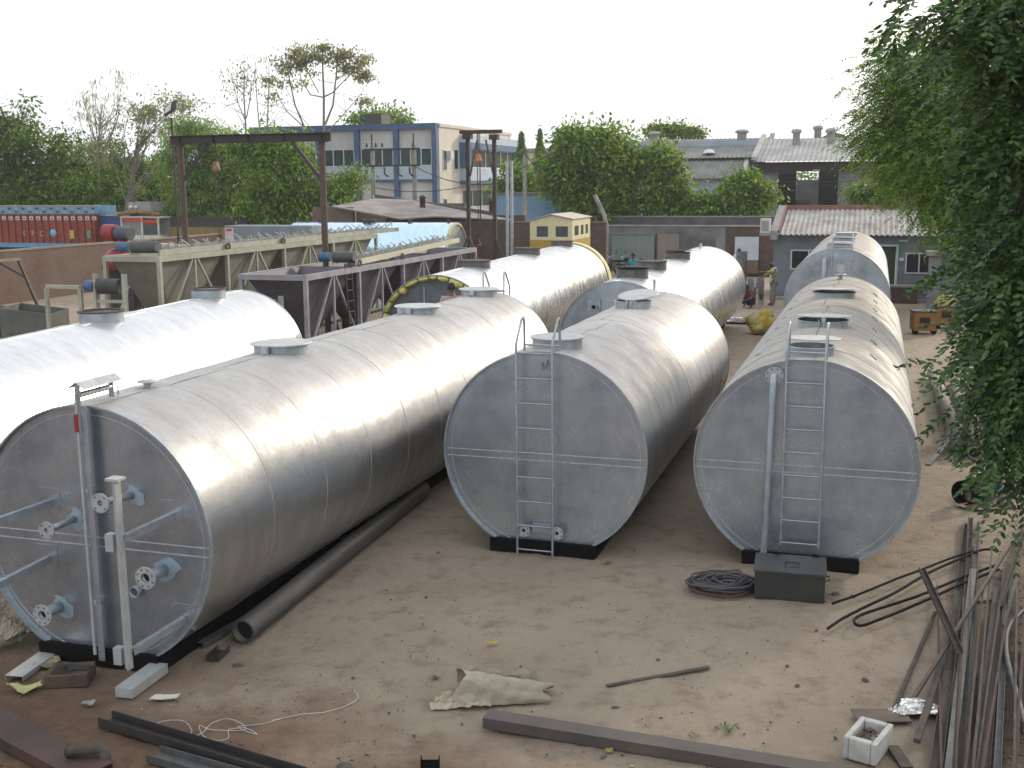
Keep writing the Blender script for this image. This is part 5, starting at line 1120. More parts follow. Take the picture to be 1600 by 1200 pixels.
treeP('leafy_shrub', 'layered grey green shrub right of the black doorway, above the corrugated roof', 1358, 70, [(1350, 295, 26, 12), (1375, 308, 30, 12), (1340, 312, 18, 12), (1385, 300, 16, 8)], LF_DARK, leaves=3600, lsize=.28, clus=80, cr=.5, trunk_r=.14, seed=12, cl_flat=.4)
treeP('leafy_tree', 'small tree top beside the slim gantry in front of the office wing', 800, 80, [(800, 275, 14, 22), (790, 290, 20, 12), (830, 285, 22, 18)], LF_MID, leaves=3200, lsize=.3, clus=70, cr=.6, trunk_r=.15, seed=13)
for i, (x, y, w, h, lab) in enumerate(((1025, 204, 10, 6, 'tiny far tree top over the left end of the long shed roof'), (1060, 203, 13, 7, 'far tree top over the middle of the long shed roof'), (1085, 208, 16, 5, 'flat far bush line over the long shed roof'))):
    treeP('far_tree', lab, x, 112, [(x, y, w, h)], LF_MID, leaves=900, lsize=.4, clus=26, cr=.7, trunk_r=.2, seed=50 + i)
# far tree line that reads as one mass
rr = np.random.default_rng(77); n = 42000
xa = rr.uniform(-75, 20, n); P = np.stack([xa, rr.uniform(125, 138, n), 0 * xa], 1); hh = 7.2 + 1.6 * np.sin(xa * .23) + 1.2 * np.sin(xa * .61 + 1) + .7 * np.sin(xa * 1.7); P[:, 2] = hh * rr.random(n) ** .7
o = leaf_obj('far_tree_line', P, rr.normal(0, 1, (n, 3)), rr.normal(0, .5, (n, 3)) + np.array([0, 0, 1.]), .62 * rr.uniform(.6, 1.3, n), .36 * rr.uniform(.6, 1.3, n), LF_DARK, None); tag(o, 'hazy green tree line on the left horizon', kind='stuff')
rr = np.random.default_rng(78); n = 16000
xa = rr.uniform(30, 130, n); P = np.stack([xa, rr.uniform(120, 135, n), 6 * rr.random(n)], 1)
o = leaf_obj('far_tree_line', P, rr.normal(0, 1, (n, 3)), rr.normal(0, .5, (n, 3)) + np.array([0, 0, 1.]), .62 * rr.uniform(.6, 1.3, n), .4 * rr.uniform(.6, 1.3, n), LF_DARK, None); tag(o, 'dark tree line on the right horizon behind the sheds', kind='stuff')

# the neem trees at the right: sprays of drooping leaflets
def sprays(rr, C, Dir, nl, rl, ll, lw, droop):
    """pinnate leaves: n sprays with nl leaflet pairs along a drooping rachis"""
    n = len(C); Dir = unit(Dir); side = unit(np.cross(Dir, np.array([0, 0, 1.]) + rr.normal(0, .35, (n, 3)))); P = []; D = []; Nn = []; Ls = []; R = []
    rl = rl * rr.uniform(.7, 1.25, n)[:, None]
    for k in range(nl):
        q = (k + .8) / nl; pos = C + Dir * rl * q + np.array([0, 0, -1.]) * rl * droop * q * q; R.append(pos)
        for sg in (-1, 1):
            P.append(pos); d = Dir * .8 + side * sg * .95 + np.array([0, 0, -.38 - .25 * q]) + rr.normal(0, .22, (n, 3)); D.append(d); Nn.append(np.cross(side, Dir) * -1 + side * sg * .35 + rr.normal(0, .15, (n, 3)) + np.array([0, 0, .5])); Ls.append(ll * rr.uniform(.75, 1.2, n) * (1 - .35 * abs(q - .5)))
    P = np.concatenate(P); D = np.concatenate(D); Nn = np.concatenate(Nn); Ls = np.concatenate(Ls)
    return P, D, Nn, Ls, Ls * lw
def neem(label, base, blobs, nspray, rl, nl, ll, lw, leafm, seed, trunk_r, fine, droop=.5, extra=None, limbs=20, twigs=120, cr=.35):
    rr = np.random.default_rng(seed); t = thing('neem_tree', label, 'tree', tuple(base), 0)
    vol = np.array([b[1][0] * b[1][1] * b[1][2] for b in blobs]) ** .7
    vol = vol * np.array([b[2] if len(b) > 2 else 1 for b in blobs]); vol /= vol.sum(); cl = max(30, nspray // 14)
    C = np.concatenate([in_blob(rr, max(2, int(cl * w)), b[0], b[1], 2.6) for b, w in zip(blobs, vol)])
    mb = MB(); ctr = C.mean(0); fk = np.array([ctr[0] * .3, ctr[1] * .3, min(1.8, C[:, 2].min() * .6 + .8)]); f2 = np.array([ctr[0] * .8, ctr[1] * .8, ctr[2] * 1.05])
    limb_mb(mb, (0, 0, -.1), fk, trunk_r, trunk_r * .8, rr, .03, 10); limb_mb(mb, fk, f2, trunk_r * .8, trunk_r * .4, rr, .05, 8)
    idx = rr.permutation(len(C)); ends = []
    for k in idx[:limbs]:
        q = rr.random(); ends += limb_mb(mb, fk * (1 - q) + f2 * q, C[k], trunk_r * .32, .012, rr, .12, 6)[2:]
    ends = np.array(ends)
    for k in idx[limbs:limbs + twigs]:
        j = np.argmin(((ends - C[k]) ** 2).sum(1)); limb_mb(mb, ends[j], C[k], .014, .004, rr, .12, 4, 4)
    mb.build('trunk', BARK, t)
    ci = rr.integers(0, len(C), nspray); off = rr.normal(size=(nspray, 3)) * cr * .5; S0 = C[ci] + off
    Dr = unit(off) * .8 + unit(C[ci] - np.array([ctr[0], ctr[1], C[ci][:, 2].mean()])) * .6 + rr.normal(0, .45, (nspray, 3)); Dr[:, 2] = Dr[:, 2] * .5 - .25
    if extra is not None:
        S0 = np.concatenate([S0, extra[0]]); Dr = np.concatenate([Dr, extra[1]])
    P, D, Nn, Ls, Wd = sprays(rr, S0, Dr, nl, rl, ll, lw, droop)
    leaf_obj('crown', P, D, Nn, Ls, Wd, leafm, t, fine)
    return t
def blobs_at(base, L):
    out = []
    for q in L:
        x, y, Y, rx, ry = q[:5]; p = GY(x, y, Y); sc = Y / F_PX
        out.append(((p.x - base[0], Y - base[1], p.z - base[2]), (rx * sc, (q[6] if len(q) > 6 else max(rx, ry) * sc * .8), ry * sc), (q[5] if len(q) > 5 else 1)))
    return out
bn = (11.2, 23.5, 0)
neem('fine leaved neem tree beyond, its crown hanging over the corrugated roof', bn, blobs_at(bn, [(1400, 130, 22, 40, 40), (1370, 205, 22, 30, 36), (1440, 200, 22, 60, 70), (1432, 262, 22, 54, 40), (1510, 260, 22, 66, 76), (1470, 325, 22, 38, 22), (1510, 355, 21.5, 36, 22), (1345, 155, 22, 10, 10), (1470, 120, 22.5, 60, 50), (1560, 200, 23, 80, 120), (1550, 390, 22, 36, 36), (1560, 60, 23, 80, 80), (1465, 235, 21, 56, 54), (1420, 170, 21.5, 40, 40), (1475, 285, 21, 45, 36), (1400, 85, 22, 18, 20)]),
     15000, .30, 6, .078, .36, LF_NEEM, 91, .26, False, droop=.3, cr=.42)
# the near tree
bt = (5.2, 7.6, 0)
NB = [(1600, 40, 6.6, 75, 70, 1.4), (1520, 15, 6.8, 60, 36, 1), (1452, 8, 6.8, 36, 20, .7), (1600, 200, 6.8, 44, 110, 1.3), (1610, 400, 6.8, 52, 110, 1.5), (1605, 560, 6.9, 46, 100, 1.4), (1565, 470, 7.0, 30, 50, 1), (1560, 600, 7.0, 36, 60, 1.2), (1540, 630, 7.0, 30, 34, .9), (1565, 690, 6.9, 32, 44, 1.0), (1596, 745, 6.8, 20, 44, .9), (1622, 680, 7.0, 20, 60, 1.0), (1520, 90, 7.1, 44, 40, .9), (1630, 300, 7.6, 60, 160, 1.2), (1650, 500, 7.6, 60, 200, 1), (1585, 520, 8.2, 34, 150, 1.2), (1610, 150, 8.4, 60, 160, 1.2), (1560, 130, 8.6, 60, 70, 1), (1570, 320, 8.6, 40, 90, .9)]
rr = np.random.default_rng(5); EX = [[], []]
for (x, y, Y, tx, ty, n) in ((1400, 62, 6.6, 1388, 100, 5), (1420, 20, 6.5, 1392, 60, 6), (1475, 582, 6.6, 1462, 600, 3), (1470, 560, 6.6, 1452, 556, 2), (1470, 440, 6.6, 1425, 432, 4), (1500, 425, 6.6, 1440, 400, 3), (1500, 450, 6.5, 1480, 470, 2), (1560, 735, 6.4, 1505, 760, 5), (1590, 815, 6.3, 1572, 840, 4), (1480, 520, 6.7, 1458, 510, 2), (1560, 350, 6.6, 1530, 360, 6), (1540, 300, 6.6, 1525, 330, 5), (1560, 250, 6.6, 1535, 265, 5)):
    a = GY(x, y, Y); b = GY(tx, ty, Y); d = (b - a)
    for _ in range(n):
        EX[0].append([a.x - bt[0] + rr.normal(0, .03), a.y - bt[1] + rr.normal(0, .06), a.z + rr.normal(0, .03)]); EX[1].append([d.x + rr.normal(0, .04), d.y + rr.normal(0, .1), d.z * .6 + .03 + rr.normal(0, .03)])
neem('big leaved dark neem tree hanging over the right edge, closest to the camera', bt, blobs_at(bt, NB), 7000, .20, 6, .056, .42, LF_NEAR, 92, .2, True, droop=.45, extra=(np.array(EX[0]), np.array(EX[1])), cr=.17, limbs=26, twigs=140)
# trees outside the frame to the right that shade the yard, as the photograph's soft dim foreground shows
bo = (17, 17, 0)
neem('neem tree standing right of the picture, shading the yard', bo, [((0, 0, 7.0), (4, 5, 3.4)), ((-1.5, 3, 6.5), (3, 3, 3)), ((0, -4, 6.5), (3.5, 3.5, 3.2))], 3000, .6, 6, .16, .45, LF_NEEM, 93, .3, False, cr=.9)

#SMALL THINGS
# ------------------------------------------------------------------ things lying about
def bar(name, label, p, q, w, h, material, prof='L', cat='bar', z=0.004, z2=None, group=None):
    """steel section from photo point p to q on the ground"""
    a = G(*p); b = G(*q); a = Vector((a.x, a.y, 0)); b = Vector((b.x, b.y, 0)); L = (b - a).length
    t = MB(); ang = math.atan2(b.y - a.y, b.x - a.x); th = max(.005, min(w, h) * .1)
    if prof == 'L': t.box(0, L, -w / 2, w / 2, 0, th); t.box(0, L, -w / 2, -w / 2 + th, th, h)
    elif prof == 'U': t.box(0, L, -w / 2, w / 2, h - th, h); t.box(0, L, -w / 2, -w / 2 + th, 0, h - th); t.box(0, L, w / 2 - th, w / 2, 0, h - th)
    elif prof == 'C': t.box(0, L, -w / 2, w / 2, 0, th); t.box(0, L, -w / 2, -w / 2 + th, th, h); t.box(0, L, w / 2 - th, w / 2, th, h)
    elif prof == 'F': t.box(0, L, -w / 2, w / 2, 0, h)
    elif prof == 'O': t.pipe((0, 0, w / 2), (L, 0, w / 2), w / 2, w / 2 * .85, 20)
    o = t.build(name, material); o.location = (a.x, a.y, z)
    if prof == 'O': MB().cyl((.10, 0, w / 2), (.11, 0, w / 2), w / 2 * .84, n=20).build('bore_shade_disc', HOLE, o)  # black disc inside the pipe, painted in place of the bore's shade
    z2 = z if z2 is None else z2
    o.rotation_euler = (0, -math.atan2(z2 - z, L), ang); return tag(o, label, cat, group)
PIPEM = mat('grey_brown_pipe', (.14, .13, .115), (.085, .078, .07), 3, .5, .5, .001, 40, stretch=(.3, 2, 2))
bar('steel_pipe', 'long wide grey steel pipe lying beside the front left tank', (380, 1006), (660, 778), .27, .27, PIPEM, 'O', 'pipe')
bar('steel_channel', 'thin grey channel tucked between the long pipe and the tank skid', (312, 1012), (372, 978), .10, .05, GREYBAR, 'U', 'channel')
bar('steel_channel', 'short pale grey channel sticking out under the right corner of the front left tank', (194, 1091), (250, 1050), .19, .10, ZINCP, 'F', 'channel')
bar('steel_channel', 'flat pale grey channel sticking out under the left corner of the front left tank', (22, 1064), (82, 1022), .20, .05, ZINCP, 'U', 'channel')
bar('steel_channel', 'small dark offcut of channel lying right of the front left tank', (332, 1033), (350, 1017), .14, .06, DARKST, 'C', 'channel')
bar('channel_beam', 'long wide brown grey channel beam across the bottom right of the picture', (760, 1131), (1480, 1249), .19, .10, mat('brown_grey_beam', (.125, .10, .088), (.08, .07, .065), 1.6, .6, .25), 'U', 'beam')
bar('channel_beam', 'dark blackish channel beam with upturned edges at the lower left', (165, 1130), (470, 1222), .17, .09, DARKST, 'C', 'beam')
bar('channel_beam', 'shorter grey channel beam lying just below the blackish one', (240, 1184), (420, 1235), .18, .07, GREYBAR, 'C', 'beam')
bar('channel_beam', 'wide rusty reddish channel beam in the bottom left corner', (-60, 1112), (150, 1222), .34, .10, mat('rust_primer_beam', (.10, .058, .045), (.06, .04, .034), 1.5, .6, .2), 'U', 'beam')
bar('flat_bar', 'single flat bar lying alone on the bare earth in front', (948, 1073), (1108, 1044), .05, .012, WEATH, 'F')
t = thing('bent_pipe', 'short rusty pipe elbow on the rusty beam at the bottom left', 'pipe', tuple(G(140, 1200)))
MB().tube([(-.17, 0, .16), (.08, .02, .18), (.13, .02, .16), (.14, .0, .1), (.13, -.03, 0)], .05, 14).build('elbow', WEATH, t); MB().cyl((-.185, 0, .16), (-.165, 0, .16), .055, n=16).build('end_collar', RUST, t)
t = thing('pipe_stub', 'round topped grey pipe stub at the bottom edge left of centre', 'pipe', tuple(G(538, 1215)))
MB().lathe([(.001, .12), (.06, .11), (.09, .07), (.10, 0)], (0, 0, 0), 18).build('cap', WEATH, t)
t = thing('steel_offcut', 'small upright black steel offcut at the bottom edge in the middle', 'offcut', tuple(G(672, 1215)))
m_ = MB(); m_.box(-.08, .08, 0, .01, 0, .16); m_.box(-.08, -.07, .01, .08, 0, .16); m_.box(.07, .08, .01, .08, 0, .16); m_.build('plate', BLACK, t, bevel=.003)
# wooden block with plates
t = thing('packing_block', 'brown block with steel scraps on top in front of the front left tank', 'block', tuple(G(112, 1064)), .1)
MB().box(-.22, .20, -.16, .17, 0, .13).build('block', mat('brown_block', (.12, .075, .05), (.075, .05, .035), 4, .85), t, bevel=.006)
m_ = MB(); m_.box(-.02, .19, -.07, .04, .132, .152); m_.box(-.16, .04, -.12, .10, .1315, .14); m_.build('scrap_plate', DARKST, t)
MB().cyl((-.07, 0, .142), (-.07, 0, .175), .035, n=10).build('bolt_head', RUST, t)
# crumpled sheets
def crumple(name, label, cat, c, pts, amp, material, seed, n=14, thick=0, z=0.02, folds=5, rot=0, parent=None):
    """a creased sheet: outline in metres, draped over random creases"""
    rr = np.random.default_rng(seed); P = np.array(pts, float); lo, hi = P.min(0), P.max(0)
    def inside(x, y):
        r = False
        for i in range(len(P)):
            x1, y1 = P[i]; x2, y2 = P[i - 1]
            if (y1 > y) != (y2 > y) and x < (x2 - x1) * (y - y1) / (y2 - y1) + x1: r = not r
        return r
    cr_ = [(rr.uniform(0, PI), rr.uniform(-1, 1) * max(hi - lo) * .5, rr.uniform(.3, 1)) for _ in range(folds)]
    cen = (lo + hi) / 2
    def hz(x, y):
        h = 0
        for (a, o, k) in cr_: h += abs(((x - cen[0]) * math.cos(a) + (y - cen[1]) * math.sin(a)) - o) * k * ((-1) ** int(k * 10))
        return z + amp * (abs(h) + .25 * abs(math.sin(9 * x + 7 * y)))
    M_ = MB(); ids = {}; nx_ = n * 2; ny_ = n
    for i in range(nx_ + 1):
        for j in range(ny_ + 1):
            x = lo[0] + (hi[0] - lo[0]) * i / nx_; y = lo[1] + (hi[1] - lo[1]) * j / ny_; ids[i, j] = len(M_.v); M_.v.append((x + rr.normal(0, .006), y + rr.normal(0, .006), max(.006, hz(x, y) + rr.normal(0, amp * .05))))
    for i in range(nx_):
        for j in range(ny_):
            x = lo[0] + (hi[0] - lo[0]) * (i + .5) / nx_; y = lo[1] + (hi[1] - lo[1]) * (j + .5) / ny_
            if inside(x, y): M_.f.append((ids[i, j], ids[i + 1, j], ids[i + 1, j + 1], ids[i, j + 1])); M_.s.append(False)
    used = sorted({i for f in M_.f for i in f}); mp_ = {k: i for i, k in enumerate(used)}; M_.v = [M_.v[k] for k in used]; M_.f = [tuple(mp_[i] for i in f) for f in M_.f]
    o = M_.build(name, material, parent); o.location = c; o.rotation_euler.z = rot
    s_ = o.modifiers.new('thickness', 'SOLIDIFY'); s_.thickness = .003
    if not parent: tag(o, label, cat)
    return o
KRAFT = mat('kraft_paper', (.37, .32, .25), (.27, .23, .175), 3, .8); CARD = mat('old_cardboard', (.33, .28, .22), (.20, .17, .135), 4, .85)
c = G(768, 1092); t = thing('crumpled_paper', 'large crumpled brown paper sack lying on the earth in front', 'paper sack', (c.x, c.y, 0), -.1); t.scale = (1, 1, 1.45)
def fold_sheet(ribs, material, name, parent):
    M_ = MB(); nr = len(ribs); k = len(ribs[0]); M_.v = [p for r in ribs for p in r]
    for i in range(nr - 1):
        for j in range(k - 1): M_.f.append((i * k + j, (i + 1) * k + j, (i + 1) * k + j + 1, i * k + j + 1)); M_.s.append(False)
    o = M_.build(name, material, parent); s_ = o.modifiers.new('thickness', 'SOLIDIFY'); s_.thickness = .003; return o
rr = np.random.default_rng(14)
def ribs(x0, y0, x1, y1, w0, w1, hs, n=10, sk=.0):
    out = []
    for i in range(n + 1):
        q = i / n; x = x0 + (x1 - x0) * q; y = y0 + (y1 - y0) * q; w = w0 + (w1 - w0) * q; row = []
        for j, h in enumerate(hs): v = (j / (len(hs) - 1) - .5) * w; row.append((x + v * sk + rr.normal(0, .009), y + v + rr.normal(0, .009), max(.004, h * (1 - .25 * q) + rr.normal(0, .010))))
        out.append(row)
    return out
def sack(material, parent):
    M_ = MB(); nu, nv = 30, 30; r_ = np.random.default_rng(6); ph = r_.uniform(0, 6, 6)
    for i in range(nu + 1):
        u = i / nu; w = .40 - .10 * u; h = .19 * (1 - .55 * u)
        for j in range(nv + 1):
            v = PI * j / nv; tri = lambda q: abs((q % 1) - .5) * 2
            rg = .055 * (1 - .4 * u) * tri(2.6 * v / PI + .5 * u + .2) + .03 * tri(4.3 * v / PI - 1.1 * u + ph[1]) + .022 * tri(5 * u + 2.0 * v / PI + ph[2]) + r_.normal(0, .0025)
            x = -.30 + .84 * u + .06 * math.sin(3 * v + ph[3]) * (1 - u) + .05 * math.sin(5 * v) * (u > .9); rad = 1 + (rg - .05) * 2.6
            M_.v.append((x, .10 * u + w / 2 * math.cos(v) * rad, max(.004, h * math.sin(v) * rad)))
    for i in range(nu):
        for j in range(nv): a = i * (nv + 1) + j; M_.f.append((a, a + nv + 1, a + nv + 2, a + 1)); M_.s.append(False)
    o = M_.build('sack_body', material, parent); q = o.modifiers.new('thickness', 'SOLIDIFY'); q.thickness = .003
sack(KRAFT, t)
fold_sheet(ribs(-.52, -.14, .02, -.08, .30, .20, [.005, .03, .012, .05, .02, .055, .015], 14, .2), mat('pale_kraft_paper', (.44, .38, .29), (.33, .28, .2), 4, .8), 'lower_fold', t)
fold_sheet(ribs(-.36, .22, .46, .30, .10, .06, [.01, .12, .16, .03], 16, -.2), KRAFT, 'back_fold', t)
crumple('paper_scrap', 'small torn white paper rectangle on the earth near the front left tank', 'paper', tuple(G(256, 1092)), [(-.13, -.05), (.0, -.06), (.13, -.04), (.15, .05), (.02, .04), (-.10, .06)], .01, mat('white_paper', (.60, .58, .50), None, 5, .8), 3)
crumple('insulation_scrap', 'pale yellow green insulation scrap at the left edge of the picture', 'insulation', tuple(G(38, 1081)), [(-.18, .03), (-.05, -.06), (.04, -.13), (.10, -.03), (.17, .04), (.12, .11), (.0, .05), (-.1, .08)], .06, mat('pale_insulation', (.50, .50, .22), (.40, .40, .15), 9, .95), 4, z=.03)
crumple('insulation_scrap', 'dirty yellow insulation tuft under the lower left corner of the front left tank', 'insulation', tuple(G(72, 1040)), [(-.14, -.09), (.05, -.12), (.16, .0), (.08, .12), (-.10, .10)], .12, mat('dirty_insulation', (.34, .32, .16), (.22, .20, .13), 12, .95), 6, z=.02)
crumple('plastic_scrap', 'small clear plastic scrap below the brown block', 'plastic', tuple(G(139, 1103)), [(-.05, -.04), (.05, -.03), (.04, .05), (-.04, .04)], .12, mat('milky_plastic', (.42, .44, .45), None, 5, .3), 7)
crumple('yellow_leaf', 'bright yellow leaf alone on the bare earth', 'leaf', tuple(G(768, 1007)), [(-.07, 0), (-.02, -.03), (.08, .0), (.02, .03)], .05, mat('yellow_leaf', (.55, .45, .02), None, 5, .6), 8)
crumple('leaf', 'small ochre leaf against the edge of the long channel beam', 'leaf', tuple(G(951, 1176)), [(-.03, -.02), (.03, -.02), (.03, .02), (-.02, .02)], .08, mat('ochre_leaf', (.42, .33, .08), None, 5, .7), 9)
for i, (x, y, lab) in enumerate(((14, 985, 'torn grey brown cardboard leaning on the left side of the front left tank'), (45, 1002, 'curled cardboard piece tucked under the rim of the front left tank'), (8, 1012, 'pale torn cardboard strip at the left edge of the picture'))):
    c = G(x, y); crumple('cardboard', lab, 'cardboard', (c.x, c.y, .02 + .05 * (2 - i)), [(-.32, -.16), (.1, -.22), (.30, -.04), (.22, .22), (-.2, .26)] if i < 2 else [(-.3, -.05), (.25, -.16), (.3, -.06), (-.1, .12)], .22 if i < 2 else .15, CARD, 20 + i, rot=.4 * i)
for i, (x, y, s) in enumerate(((962, 1106, .035), (1246, 1071, .03), (1352, 1062, .035), (372, 1040, .05), (943, 1184, .035), (1305, 1152, .02), (1028, 1030, .015), (1230, 1040, .02), (680, 1058, .03), (1268, 922, .04), (1305, 928, .05), (1332, 932, .04))):
    c = G(x, y); o = MB().lathe([(.001, s * .5), (s * .6, s * .4), (s, s * .1), (s * .9, -.01)], (0, 0, 0), 7, smooth=False).build('stone', mat('dark_stone', (.07, .065, .06), (.12, .1, .09), 9, .9)); o.location = (c.x, c.y, 0); o.scale = (1.3, .8, 1); o.rotation_euler.z = i
    tag(o, ['dark lump beside the single flat bar', 'small dark stone on bare earth left of the steel bars', 'dark fragment on bare earth near the bent rods', 'flat dark stone right of the small channel offcut', 'dark stone just below the ochre leaf', 'tiny stone above the long channel beam at right', 'tiny dark speck above the flat bar', 'tiny stone between flat bar and steel bars', 'small green grey stone left of the paper sack', 'dark crumb behind the black tool box', 'dark rag like lump right of the black tool box', 'smaller dark lump right of the rag like lump'][i], 'stone')
# wire tangle
rr = np.random.default_rng(9)
def wire(name, label, cat, pts, r, material, sm=6, z=.012, wob=.0, seed=0, group=None):
    P = [Vector((*G(x, y)[:2], z)) for x, y in pts]; out = []; r_ = np.random.default_rng(seed)
    for i in range(len(P) - 1):
        p0, p1, p2, p3 = P[max(i - 1, 0)], P[i], P[i + 1], P[min(i + 2, len(P) - 1)]
        for k in range(sm):
            q = k / sm; v = .5 * ((2 * p1) + (p2 - p0) * q + (2 * p0 - 5 * p1 + 4 * p2 - p3) * q * q + (3 * p1 - p0 - 3 * p2 + p3) * q ** 3); v.z = z + abs(r_.normal(0, .006)) * (1 if wob else .3); out.append(v)
    out.append(P[-1]); o = MB().tube(out, r, 6).build(name, material); return tag(o, label, cat, group)
wire('white_wire', 'tangled thin white wire on the red brown earth at lower left', 'wire', [(240, 1142), (250, 1130), (285, 1128), (300, 1145), (285, 1155), (315, 1148), (330, 1133), (355, 1125), (378, 1133), (380, 1143), (330, 1142), (312, 1135), (318, 1152), (340, 1159), (357, 1155), (358, 1142), (385, 1140), (402, 1150), (372, 1138), (410, 1133), (440, 1125), (425, 1128), (470, 1118), (505, 1115), (540, 1105), (560, 1092), (552, 1080)], .0035, mat('white_wire', (.55, .53, .50), None, 5, .6), seed=1)
# hose loops
BLH = mat('black_hose', (.010, .010, .011), (.018, .017, .017), 5, .8, spec=.1)
wire('black_hose', 'black hose laid in a long hairpin across the steel bars at lower right', 'hose', [(1293, 993), (1315, 978), (1345, 962), (1400, 935), (1450, 905), (1500, 882), (1535, 868), (1560, 870)], .017, BLH, z=.08)
wire('black_rod', 'upper bent black rod running from the black box side to the steel bars', 'rod', [(1300, 954), (1345, 938), (1400, 915), (1440, 900), (1480, 884), (1520, 870)], .015, BLH, z=.085)
wire('black_hose', 'lower black hose with a rounded turn, nearest the camera', 'hose', [(1560, 890), (1500, 912), (1440, 938), (1380, 958), (1345, 970), (1334, 980), (1345, 987), (1380, 975), (1440, 950), (1500, 922), (1560, 898)], .017, BLH, z=.07)
# cable coil
c = G(1130, 920); t = thing('cable_coil', 'tangled heap of dark red and blue welding cables beside the black tool box', 'cable coil', (c.x, c.y, 0))
for j, (colr, nm) in enumerate((((.05, .035, .04), 'dark_cable'), ((.085, .035, .03), 'red_cable'), ((.035, .045, .06), 'blue_cable'), ((.10, .085, .08), 'grey_cable'))):
    rr = np.random.default_rng(60 + j); pts = []
    ph = rr.uniform(0, 6)
    for k in range(130):
        a = ph + k * .33; ra = .24 + .12 * math.sin(k * .21 + j) + .05 * math.sin(k * .047 * (j + 2)) + rr.normal(0, .014); pts.append((ra * 1.15 * math.cos(a) + .07 * math.sin(k * .07 + j * 2), ra * .80 * math.sin(a) + .05 * math.cos(k * .05), .02 + .075 * abs(math.sin(k * .13 + j)) + .01 * j))
    MB().tube(pts, .0125, 6).build(nm, mat(nm, colr, None, 4, .55), t)
# tool box
A = G(1178, 934); B = G(1288, 943); ang = math.atan2(B.y - A.y, B.x - A.x); Lb = (B - A).length; t = thing('tool_box', 'black steel site tool box with a lid handle in front of the right tank', 'tool box', (A.x, A.y, 0), ang)
BX = mat('black_box_paint', (.022, .026, .026), (.038, .035, .03), 3, .5, .0, .001, 50)
MB().box(0, Lb, 0, .62, .0, .33).build('box_body', BX, t, bevel=.004); MB().box(-.015, Lb + .015, -.02, .64, .33, .36).build('lid', mat('worn_box_lid', (.075, .078, .078), (.05, .048, .045), 3, .5, .2), t, bevel=.004)
MB().tube([(.36, .26, .36), (.36, .26, .39), (.50, .26, .39), (.50, .26, .36)], .007, 8).build('lid_handle', DARKST, t); MB().tube([(.345, .16, .362), (.345, .33, .362), (.51, .33, .362), (.51, .16, .362), (.345, .16, .362)], .004, 6).build('handle_frame', DARKST, t)
for x in (.2, Lb - .15): MB().box(x, x + .08, .62, .66, .28, .38).build('hinge', BLACK, t)
MB().tube([(Lb + .0, .2, .2), (Lb + .05, .2, .22), (Lb + .05, .36, .22), (Lb, .36, .2)], .008, 8).build('side_handle', DARKST, t)
c = G(1108, 898); crumple('brown_sheet', 'flat brown sheet half under the cable coil', 'sheet', (c.x, c.y, 0), [(-.15, -.06), (.42, -.04), (.40, .12), (-.1, .06)], .01, mat('brown_flat', (.11, .085, .07), None, 4, .8), 31)
# steel bars at the lower right
SB = 'steel sections stacked along the lower right edge'
BARS = [((1398, 1108), (1462, 958), .045, .03, WEATH, 'L', 'thin dark angle bar lying apart, leftmost of the steel bars', .0),
 ((1427, 1118), (1592, 848), .05, .04, mat('red_brown_bar', (.10, .075, .065), (.07, .055, .05), 5, .6, .4), 'L', 'long red brown angle bar lying diagonally over the others', .17),
 ((1497, 1052), (1438, 918), .07, .05, WEATH, 'C', 'short grey channel lying across the others the opposite way', .20),
 ((1432, 1170), (1478, 1020), .06, .04, WEATH, 'F', 'flat pale grey bar ending beside the shiny sheet', .04),
 ((1458, 1240), (1513, 822), .10, .05, WEATH, 'C', 'wide grey channel, second long bar from the left', .02),
 ((1480, 1240), (1520, 900), .08, .05, GREYBAR, 'U', 'darker grey channel lying on the left bundle', .03),
 ((1497, 1240), (1516, 815), .07, .05, WEATH, 'C', 'narrow channel along the right of the left bundle', .04),
 ((1508, 1240), (1528, 820), .045, .045, GREYBAR, 'L', 'thin grey angle on the right side of the left bundle', .03),
 ((1520, 1245), (1560, 925), .10, .04, WEATH, 'U', 'wide brownish channel, leftmost of the right bundle', .02),
 ((1537, 1245), (1566, 935), .06, .04, WEATH, 'L', 'brown angle bar in the middle of the right bundle', .03),
 ((1556, 1245), (1574, 893), .06, .05, GREYBAR, 'C', 'pale grey channel, rightmost straight bar', .02),
 ((1568, 985), (1588, 915), .04, .03, GREYBAR, 'L', 'short thin pale bar near the right edge', .05),
 ((1562, 960), (1602, 830), .06, .04, WEATH, 'C', 'dark channel running up to the hanging leaves', .08),
 ((1605, 1150), (1592, 1020), .09, .06, DARKST, 'C', 'dark channel cut by the right edge', .01)]
for p, q, w, h, m_, pf, lab, z in BARS: bar('steel_bar', lab, p, q, w, h, m_, pf, 'bar', z + .012, z + .012 + random.uniform(-.004, .01), SB)
wire('bent_pipe', 'bent grey blue conduit curving at the right edge', 'pipe', [(1600, 1148), (1585, 1090), (1572, 1040), (1573, 1000), (1590, 975), (1610, 960)], .028, GREYBAR, z=.10)
rr = np.random.default_rng(71)
for i in range(12):
    x0 = rr.uniform(1440, 1590); k = rr.uniform(.0, .14); y1 = rr.uniform(850, 990); x1 = x0 + (1240 - y1) * k + rr.normal(0, 6)
    bar('steel_rod', 'thin rusty rod lying lengthwise in the stack of steel bars at lower right', (x0, 1240), (x1, y1), .022, .022, RUST if i % 2 else WEATH, 'F', 'rod', .05 + .008 * i, .05 + .008 * i, 'thin rods among the steel bars at lower right')
